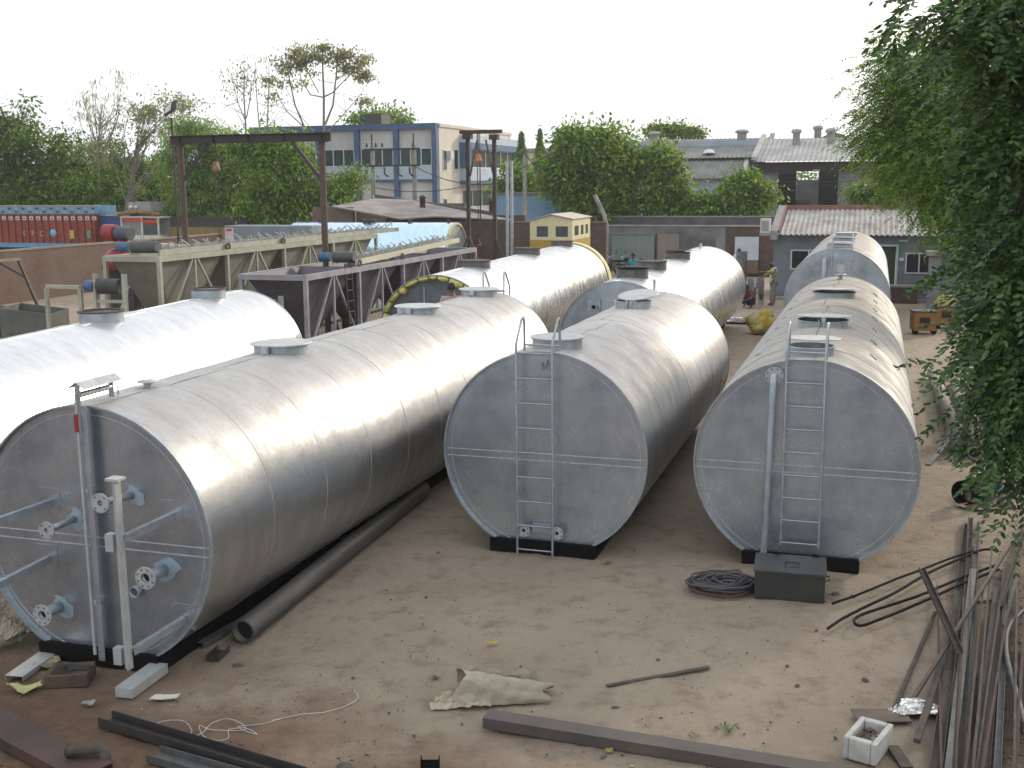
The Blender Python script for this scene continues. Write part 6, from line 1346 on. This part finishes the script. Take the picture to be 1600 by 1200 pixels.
def weed(label, x, y, s, seed):
    r_ = np.random.default_rng(seed); c = G(x, y); n = 26; t = thing('weed', label, 'weed', (c.x, c.y, 0)); a = r_.uniform(0, 6.28, n); P = np.stack([r_.normal(0, s * .5, n), r_.normal(0, s * .4, n), np.full(n, .004)], 1)
    leaf_obj('leaves', P, np.stack([np.cos(a), np.sin(a), r_.uniform(.1, .8, n)], 1), np.tile([0, 0, 1.], (n, 1)) + r_.normal(0, .2, (n, 3)), s * r_.uniform(.3, .7, n), s * .18 * np.ones(n), LF_DARK, t)
# shiny sheet, plate, block
c = G(1427, 1112); crumple('shiny_sheet', 'bright crinkled silver foil sheet under the steel bars', 'foil', (c.x, c.y, 0), [(-.24, -.02), (-.02, .20), (.17, .18), (.24, .02), (.20, -.14), (-.17, -.14)], .03, mat('silver_foil', (.85, .85, .84), (.75, .75, .74), 8, .25, 1.0), 41, n=10)
c = G(1377, 1122); o = MB().box(-.25, .24, -.13, .13, 0, .012).build('rust_plate', mat('brown_plate', (.15, .11, .09), (.10, .075, .065), 4, .7, .2), loc=(c.x, c.y, .02)); tag(o, 'square brown steel plate behind the white concrete block', 'plate')
A = G(1368, 1199); t = thing('concrete_block', 'white concrete trough block full of bolts at the lower right', 'block', (A.x, A.y, 0), .95); t.scale = (1.12, 1.0, 1.0)
WB = mat('white_plaster_block', (.52, .52, .49), (.38, .37, .34), 6, .85, bump=.006, bscale=30)
m_ = MB(); m_.box(0, .42, 0, .05, 0, .2); m_.box(0, .42, .24, .29, 0, .2); m_.box(0, .06, .05, .24, 0, .2); m_.box(.36, .42, .05, .24, 0, .2); m_.box(.06, .36, .05, .24, 0, .1); m_.build('block', WB, t, bevel=.012)
m_ = MB(); rr = np.random.default_rng(4)
for _ in range(46): a = rr.uniform(0, 6.28); x, y = rr.uniform(.10, .32), rr.uniform(.08, .21); m_.cyl((x, y, .11 + rr.uniform(0, .04)), (x + .04 * math.cos(a), y + .03 * math.sin(a), .12 + rr.uniform(0, .05)), .006, n=6)
tag(m_.build('bolts', mat('mixed_bolts', (.07, .07, .07), (.22, .12, .07), 20, .5, .5), t), kind='stuff')
c = G(1397, 1180); o = MB().box(-.05, .05, -.02, .35, 0, .04).build('timber_offcut', WEATH, loc=(c.x + .02, c.y - .25, .0)); tag(o, 'grey offcut standing behind the concrete block', 'offcut')
c = G(1478, 962); o = MB().box(-.12, .12, -.1, .1, 0, .02).build('cardboard', CARD, loc=tuple(G(1535, 935)), rz=.2); tag(o, 'small brown square of board between the two bar bundles', 'board')
# right middle: drum, pink sheet, sack, long pipes
c = G(1516, 786); t = thing('short_pipe', 'short black wide pipe section under the hanging leaves', 'pipe', (c.x, c.y, 0), .55)
MB().pipe((-.22, 0, .19), (.26, 0, .19), .19, .17, 28).build('pipe', BLACK, t)
c = G(1548, 792); crumple('pink_sheet', 'dull pink flat sheet beside the short black pipe', 'sheet', (c.x, c.y, 0), [(-.55, .05), (-.35, -.22), (.55, -.10), (.45, .2), (.1, .12), (.0, .35), (-.2, .2)], .008, mat('dull_pink', (.28, .16, .14), (.22, .13, .12), 4, .8), 51)
c = G(1560, 778); crumple('plastic_sack', 'pale blue plastic sack behind the pink sheet', 'sack', (c.x, c.y, 0), [(-.2, -.12), (.3, -.15), (.32, .2), (-.12, .25)], .5, mat('pale_blue_sack', (.25, .31, .36), (.18, .22, .26), 5, .5), 52, z=.04)
bar('steel_pipe', 'long dusty pipe running back along the right side of the yard', (1500, 712), (1457, 592), .28, .28, mat('dusty_pipe', (.20, .175, .15), (.13, .115, .10), 3, .85), 'O', 'pipe')
bar('steel_pipe', 'second dusty pipe lying right of the long one', (1522, 718), (1490, 600), .22, .22, MATS['dusty_pipe'], 'O', 'pipe')
bar('flat_bar', 'pale flat bar lying diagonally over the long dusty pipe', (1450, 728), (1532, 652), .09, .02, GREYBAR, 'F', 'bar', z=.01, z2=.35)
# welding sets
for i, (x, y, lab) in enumerate(((1444, 523, 'orange welding set with dark top, nearer of the two'), (1478, 514, 'second orange welding set, half behind the first'))):
    c = G(x, y); t = thing('welding_set', lab, 'welding set', (c.x, c.y, 0), -YAW + .2, 'orange welding sets by the grey column')
    MB().box(-.34, .36, 0, .6, .12, .72).build('housing', mat('orange_enamel', (.25, .125, .018), (.17, .09, .018), 2, .5), t, bevel=.02); MB().box(-.36, .38, -.02, .62, .72, .77).build('top_cover', DARKST, t)
    MB().box(-.16, .16, -.012, 0, .38, .56).build('front_panel', HOLE, t)
    for xx in (-.28, .3): MB().cyl((xx, .02, .1), (xx, .1, .1), .1, n=14).build('wheel', BLACK, t)
c = G(1482, 507); t = thing('yellow_sack', 'slumped yellow sack behind the orange welding sets', 'sack', (c.x + .2, c.y + .8, 0)); MB().lathe([(.001, 1.0), (.25, .95), (.42, .7), (.5, .3), (.45, 0)], (0, 0, 0), 12).build('sack', mat('yellow_sack', (.42, .36, .10), (.3, .25, .08), 2, .9, bump=.05, bscale=5), t)
# insulation bag heap
c = G(1196, 521); t = thing('insulation_bag', 'lumpy yellow bag of insulation wool lying before the shiny sheet', 'bag', (c.x, c.y, 0))
rr = np.random.default_rng(3); m_ = MB()
for (x, y, z, rx, ry, rz) in ((-.05, .1, .28, .45, .4, .30), (.38, .15, .22, .36, .34, .22), (-.40, .1, .40, .22, .25, .24), (.05, .25, .55, .24, .22, .20), (-.25, -.15, .18, .3, .25, .2)):
    n = 18; k = 10; vs = []
    for i in range(k + 1):
        for j in range(n):
            a = 2 * PI * j / n; p = PI * i / k; d = 1 + .14 * math.sin(3 * a + 2 * p + x * 9) + .10 * math.sin(7 * a - 5 * p) + rr.normal(0, .05); vs.append((x + rx * d * math.sin(p) * math.cos(a), y + ry * d * math.sin(p) * math.sin(a), max(.0, z + rz * d * math.cos(p))))
    m_.add(vs, [(i * n + j, i * n + (j + 1) % n, (i + 1) * n + (j + 1) % n, (i + 1) * n + j) for i in range(k) for j in range(n)], True)
m_.build('bag', mat('yellow_wool_bag', (.50, .36, .05), (.46, .42, .22), 2.2, .8, bump=.05, bscale=6, fac=(.45, .55)), t)
wm = MB(); wm.lathe([(.001, .6), (.16, .5), (.22, .3), (.2, .0)], (.62, .1, 0), 10); wm.build('white_lining', mat('white_lining', (.5, .5, .48), None, 3, .6), t)
# shiny sheets
MIRR = metal_shell('mirror_sheet', (.80, .81, .82), .12, dust=.0, dent=.004, dark=.95, spangle=.01)
c = G(1160, 503); crumple('aluminium_sheet', 'mirror bright aluminium sheet lying flat beyond the bright clad tank', 'sheet', (c.x, c.y, .02), [(-.75, -.6), (.7, -.7), (.75, .9), (-.45, 1.1)], .02, MIRR, 61, z=.02)
c = G(1172, 470); t = thing('rolled_sheet', 'dull aluminium sheet roll standing upright left of the worker in yellow', 'sheet roll', (c.x, c.y + 2.0, 0)); MB().pipe((0, 0, 0), (0, 0, 1.95), .24, .23, 20).build('roll', GREYBAR, t)
# people ---------------------------------------------------------------------
SKIN = mat('brown_skin', (.13, .065, .04), (.11, .055, .035), 5, .55); HAIR = mat('black_hair', (.008, .007, .006), None, 20, .6)
def skinned(name, V, Eg, Rr, material, parent, root=0, sub=2):
    me = bpy.data.meshes.new(name); me.from_pydata(V, Eg, []); me.update(); o = bpy.data.objects.new(name, me); SC.collection.objects.link(o)
    sk = o.modifiers.new('s', 'SKIN'); sk.use_smooth_shade = True; sv = me.skin_vertices[0].data
    for i, r in enumerate(Rr): sv[i].radius = (r, r * .8) if isinstance(r, float) else r; sv[i].use_root = (i == root)
    ss = o.modifiers.new('u', 'SUBSURF'); ss.levels = sub; ss.render_levels = sub
    dg = bpy.context.evaluated_depsgraph_get(); dg.update(); m2 = bpy.data.meshes.new_from_object(o.evaluated_get(dg)); bpy.data.objects.remove(o)
    m2.materials.clear(); m2.materials.append(material)
    for p in m2.polygons: p.use_smooth = True
    o2 = bpy.data.objects.new(name, m2); SC.collection.objects.link(o2); o2.parent = parent; return o2
def person(label, loc, rz, J, shirt, trousers, sleeve=.6, cloth=None, hair_r=.105):
    """J: joint positions, x right, y forward, z up (metres)"""
    t = thing('person', label, 'person', loc, rz); order = ['hip', 'belly', 'chest', 'neck', 'head0', 'head1', 'sl', 'el', 'wl', 'sr', 'er', 'wr', 'hl', 'kl', 'al', 'tl', 'hr', 'kr', 'ar', 'tr']
    Rd = dict(hip=(.13, .10), belly=(.125, .095), chest=(.15, .10), neck=(.055, .055), head0=(.075, .085), head1=(.08, .095), sl=(.06, .06), el=(.042, .042), wl=(.03, .03), sr=(.06, .06), er=(.042, .042), wr=(.03, .03), hl=(.085, .085), kl=(.06, .06), al=(.04, .04), tl=(.045, .03), hr=(.085, .085), kr=(.06, .06), ar=(.04, .04), tr=(.045, .03))
    V = [J[k] for k in order]; ix = {k: i for i, k in enumerate(order)}; E_ = [('hip', 'belly'), ('belly', 'chest'), ('chest', 'neck'), ('neck', 'head0'), ('head0', 'head1'), ('chest', 'sl'), ('sl', 'el'), ('el', 'wl'), ('chest', 'sr'), ('sr', 'er'), ('er', 'wr'), ('hip', 'hl'), ('hl', 'kl'), ('kl', 'al'), ('al', 'tl'), ('hip', 'hr'), ('hr', 'kr'), ('kr', 'ar'), ('ar', 'tr')]
    E2 = [(ix[a], ix[b]) for a, b in E_]; R2 = [Rd[k] for k in order]
    for s in 'lr':     # palm and five fingers grow from each wrist
        w = Vector(J['w' + s]); e = Vector(J['e' + s]); d = (w - e).normalized(); sd = d.cross(Vector((0, 0, 1))); sd = sd.normalized() if sd.length > .1 else Vector((1, 0, 0))
        pi = len(V); V.append(tuple(w + d * .055)); R2.append((.034, .018)); E2.append((ix['w' + s], pi))
        for kf, (off, ln) in enumerate(((-.027, .07), (-.009, .08), (.009, .078), (.026, .062))):
            a = w + d * .085 + sd * off; V.append(tuple(a)); R2.append((.0095, .0095)); E2.append((pi, len(V) - 1)); V.append(tuple(a + d * ln * .6 + Vector((0, 0, -.008)))); R2.append((.0088, .0088)); E2.append((len(V) - 2, len(V) - 1)); V.append(tuple(a + d * ln + Vector((0, 0, -.028)))); R2.append((.0075, .0075)); E2.append((len(V) - 2, len(V) - 1))
        V.append(tuple(w + d * .04 - sd * .045)); R2.append((.011, .011)); E2.append((pi, len(V) - 1)); V.append(tuple(w + d * .075 - sd * .062 + Vector((0, 0, -.012)))); R2.append((.009, .009)); E2.append((len(V) - 2, len(V) - 1))
    skinned('body', V, E2, R2, SKIN, t)
    def mixp(a, b, q): return tuple(Vector(J[a]).lerp(Vector(J[b]), q))
    sv = [J['hip'], J['belly'], J['chest'], J['sl'], mixp('sl', 'el', sleeve), J['sr'], mixp('sr', 'er', sleeve), mixp('chest', 'neck', .6), mixp('belly', 'hip', 1.25)]
    skinned('shirt', sv, [(8, 0), (0, 1), (1, 2), (2, 3), (3, 4), (2, 5), (5, 6), (2, 7)], [(.155, .125), (.15, .12), (.175, .125), (.085, .085), (.07, .07), (.085, .085), (.07, .07), (.08, .08), (.16, .13)], shirt, t)
    tv = [J['hip'], J['hl'], J['kl'], mixp('kl', 'al', .92), J['hr'], J['kr'], mixp('kr', 'ar', .92)]
    skinned('trousers', tv, [(0, 1), (1, 2), (2, 3), (0, 4), (4, 5), (5, 6)], [(.145, .115), (.11, .11), (.085, .085), (.07, .07), (.11, .11), (.085, .085), (.07, .07)], trousers, t)
    h = Vector(J['head0']).lerp(Vector(J['head1']), .72); hd = (Vector(J['head1']) - Vector(J['head0'])).normalized()
    hm = MB(); hm.lathe([(.001, .115), (.06, .10), (.095, .06), (.105, .0), (.095, -.05)], (0, 0, 0), 14); q = Vector((0, 0, 1)).rotation_difference(hd).to_matrix().to_4x4(); fwd = Vector((0, 1, 0))
    hm.xf(Matrix.Translation(h + Vector((0, -.022, .0))) @ q); hm.build('hair', HAIR, t)
    fc = MB(); f0 = Vector(J['head0']).lerp(Vector(J['head1']), .35)
    fc.tube([f0 + Vector((0, .075, .03)), f0 + Vector((0, .115, -.012))], [.012, .018], 6); fc.build('nose', SKIN, t)
    for sx in (-1, 1):
        MB().lathe([(.001, .013), (.011, .006), (.013, 0)], (0, 0, 0), 8).xf(Matrix.Translation(f0 + Vector((sx * .032, .083, .035))) @ Matrix.Rotation(-PI / 2, 4, 'X')).build('eye', HAIR, t)
        MB().tube([f0 + Vector((sx * .085, -.005, .035)), f0 + Vector((sx * .098, -.01, .0))], [.022, .014], 6).build('ear', SKIN, t)
    MB().tube([f0 + Vector((-.025, .092, -.045)), f0 + Vector((0, .098, -.047)), f0 + Vector((.025, .092, -.045))], .007, 6).build('mouth', mat('lips', (.12, .04, .035), None, 5, .6), t)
    if cloth: cloth(t)
    return t
def stand_pose(lean=0.0, al=None, ar=None):
    y = lean
    J = dict(hip=(0, 0, .95), belly=(0, y * .3, 1.12), chest=(0, y * .7, 1.34), neck=(0, y, 1.48), head0=(0, y + .03, 1.56), head1=(0, y + .035, 1.655), hl=(-.10, 0, .88), kl=(-.11, .02, .48), al=(-.12, -.02, .09), tl=(-.13, .14, .035), hr=(.10, 0, .88), kr=(.12, .05, .48), ar=(.13, .04, .09), tr=(.15, .20, .035))
    J['sl'] = (-.19, y * .7, 1.38); J['sr'] = (.19, y * .7, 1.38)
    J['el'], J['wl'] = al or ((-.26, .0, 1.10), (-.27, .10, .85)); J['er'], J['wr'] = ar or ((.26, .0, 1.10), (.27, .10, .85))
    return J
MUST = mat('mustard_shirt', (.30, .27, .055), (.22, .19, .045), 5, .85); KHA = mat('khaki_trousers', (.24, .22, .20), (.17, .155, .14), 5, .85); TEAL = mat('turquoise_shirt', (.04, .30, .38), (.03, .2, .27), 5, .8); NAVY = mat('navy_trousers', (.02, .03, .06), None, 5, .8); WSH = mat('white_shirt', (.52, .55, .58), (.42, .45, .48), 5, .8); RSH = mat('dark_red_shirt', (.17, .05, .045), (.08, .04, .035), 8, .85); PSH = mat('pinkish_shirt', (.38, .28, .23), (.3, .22, .18), 6, .85)
def scarf(t):
    MB().tube([(-.14, .12, 1.02), (-.13, .16, 1.25), (-.10, .13, 1.42), (-.02, .05, 1.50), (.06, -.06, 1.50), (.12, -.12, 1.35)], .05, 8).build('white_scarf', WSH, t)
# worker in yellow faces left, arms stretched over a shiny sheet
p = GY(1208, 470, 45.5)
person('worker in mustard shirt with white scarf, arms stretched over a shiny sheet', (p.x, 45.5, 0), PI / 2 - .05, stand_pose(.10, ((-.20, .34, 1.36), (-.14, .60, 1.38)), ((.20, .33, 1.18), (.14, .58, 1.10))), MUST, KHA, 1.0, scarf)
t = thing('aluminium_sheet', 'shiny aluminium sheet held upright by the worker in mustard shirt', 'sheet', (p.x - .72, 45.35, 0), .15)
fold_sheet([[(-.30 + .06 * math.sin(i), -.1 + .12 * math.sin(i * .8), .02 + 1.15 * j / 6) for j in range(7)] if 0 else [(-.38 + .09 * i, .05 * math.sin(i * .9), .02 + 1.12 * j / 6) for j in range(7)] for i in range(9)], MIRR, 'sheet', t)
p = GY(1172, 470, 45.0)
sq = dict(hip=(0, 0, .26), belly=(0, .10, .40), chest=(0, .22, .60), neck=(0, .32, .72), head0=(0, .37, .78), head1=(0, .40, .87), sl=(-.18, .24, .62), el=(-.24, .40, .42), wl=(-.10, .52, .36), sr=(.18, .24, .62), er=(.24, .42, .42), wr=(.10, .55, .36), hl=(-.10, .02, .24), kl=(-.17, .38, .46), al=(-.15, .16, .09), tl=(-.16, .32, .035), hr=(.10, .02, .24), kr=(.17, .38, .46), ar=(.15, .16, .09), tr=(.16, .32, .035))
person('worker in dark red clothes squatting beside the bright clad tank', (p.x, 45.0, 0), PI * .8, sq, RSH, NAVY, .8)
p = GY(1152, 420, 55.5)
person('man in white shirt seen from behind, bending at the notice board', (p.x, 55.5, 0), -.5, stand_pose(.22), WSH, NAVY, .7)
p = GY(990, 420, 53)
person('worker in turquoise shirt standing before the motorcycles', (p.x, 53, 0), PI - .3, stand_pose(.05), TEAL, NAVY, .6)
p = GY(706, 455, 25.2)
person('dark haired worker in pinkish shirt inspecting the grey end of the insulated tank', (p.x, 25.2, 1.02), .1, stand_pose(.08), PSH, NAVY, .8)
t = thing('work_trestle', 'steel work trestle under the worker at the insulated tank', 'trestle', (p.x, 25.2, 0))
MB().box(-.5, .5, -.3, .4, .96, 1.02).build('platform', WEATH, t)
for x in (-.45, .45):
    for y in (-.25, .35): MB().box(x - .03, x + .03, y - .03, y + .03, 0, .96).build('leg', RUST, t)
# motorcycles
def motorcycle(label, u, v, rz, tank_c):
    t = thing('motorcycle', label, 'motorcycle', W(u, v), rz, 'motorcycles parked at the compound wall'); TY = BLACK
    for y in (-.62, .62):
        rg_ = [(0, y + .29 * math.cos(a), .30 + .29 * math.sin(a)) for a in np.linspace(0, 2 * PI, 25)]; w = MB().tube(rg_, .045, 8, caps=False).build('wheel', TY, t)
        sp = MB()
        for a in np.linspace(0, PI, 7)[:-1]: sp.cyl((0, y - .26 * math.cos(a), .30 - .26 * math.sin(a)), (0, y + .26 * math.cos(a), .30 + .26 * math.sin(a)), .006, n=4)
        sp.cyl((-.05, y, .3), (.05, y, .3), .05, n=12); sp.build('spokes', ZINC, w)
    fr = MB(); fr.tube([(0, .40, .90), (0, .1, .78), (0, -.35, .72), (0, -.62, .32)], .028, 8); fr.tube([(0, .40, .9), (0, .22, .35), (0, -.25, .30), (0, -.62, .30)], .026, 8); fr.build('frame', DARKST, t)
    for x in (-.06, .06): MB().tube([(x, .42, .95), (x, .62, .30)], .02, 8).build('fork', ZINC, t)
    en = MB(); en.box(-.11, .11, -.15, .18, .28, .55); en.cyl((0, .08, .5), (0, .16, .70), .085, n=12); en.build('engine', GREYBAR, t, bevel=.02)
    n = 12; m_ = MB(); rings = []
    for k in range(9):
        q = k / 8; y = .36 - .42 * q; r = .03 + .11 * math.sin(PI * min(1, q * .9 + .12)) ; rings += [(r * math.cos(2 * PI * j / n), y, .82 + r * .85 * math.sin(2 * PI * j / n)) for j in range(n)]
    m_.add(rings, [(k * n + j, k * n + (j + 1) % n, (k + 1) * n + (j + 1) % n, (k + 1) * n + j) for k in range(8) for j in range(n)], True); m_.build('fuel_tank', tank_c, t)
    MB().box(-.12, .12, -.68, -.08, .76, .85).build('seat', BLACK, t, bevel=.03)
    MB().tube([(-.34, .28, 1.04), (-.2, .38, 1.04), (0, .40, .98), (.2, .38, 1.04), (.34, .28, 1.04)], .016, 8).build('handlebar', ZINC, t)
    MB().lathe([(.001, -.06), (.07, -.05), (.09, .03), (.001, .05)], (0, 0, 0), 14).xf(Matrix.Translation((0, .5, .92)) @ Matrix.Rotation(-PI / 2, 4, 'X')).build('headlight', ZINCP, t)
    MB().tube([(.12, .1, .3), (.13, -.2, .22), (.14, -.7, .30)], [.02, .03, .045], 8).build('exhaust', ZINC, t)
    MB().box(-.06, .06, -.92, -.62, .60, .63).build('mudguard', DARKST, t)
    for x in (-.3, .3): MB().tube([(x, .30, 1.05), (x * 1.15, .30, 1.25)], .008, 5).build('mirror_stalk', DARKST, t); MB().cyl((x * 1.15, .28, 1.27), (x * 1.15, .30, 1.27), .055, n=12).build('mirror', DARKST, t)
    return t
u, _ = PV(962, 400, 60.5); motorcycle('silver grey motorcycle leaning at the left, handlebar raised', u, 60.3, .6, GREYBAR)
u, _ = PV(982, 400, 61); motorcycle('dark motorcycle with black seat, right beside the silver one', u + .2, 60.8, 1.5, BLACK)

weed('small green weed on bare earth above the long channel beam', 1135, 1140, .12, 1); weed('tiny green weed left of the crumpled paper sack', 680, 1060, .07, 2); weed('tiny green weed in front of the middle tank', 948, 880, .08, 3); weed('scrap of dry weed below the small green weed', 1085, 1150, .06, 4)

# ------------------------------------------------------------------ the dusty air
hz = MB().box(-190, 190, -12, 260, -1.5, 19).build('haze', bpy.data.materials.new('dusty_air'))
hm2 = hz.data.materials[0]; hm2.use_nodes = True; t_ = hm2.node_tree; t_.nodes.clear(); ho = t_.nodes.new('ShaderNodeOutputMaterial'); hv_ = t_.nodes.new('ShaderNodeVolumePrincipled')
hv_.inputs['Color'].default_value = (.93, .95, 1.0, 1); hv_.inputs['Density'].default_value = .00045; hv_.inputs['Anisotropy'].default_value = .3
t_.links.new(hv_.outputs[0], ho.inputs['Volume']); tag(hz, 'thin pale dusty haze over the whole yard', kind='stuff')
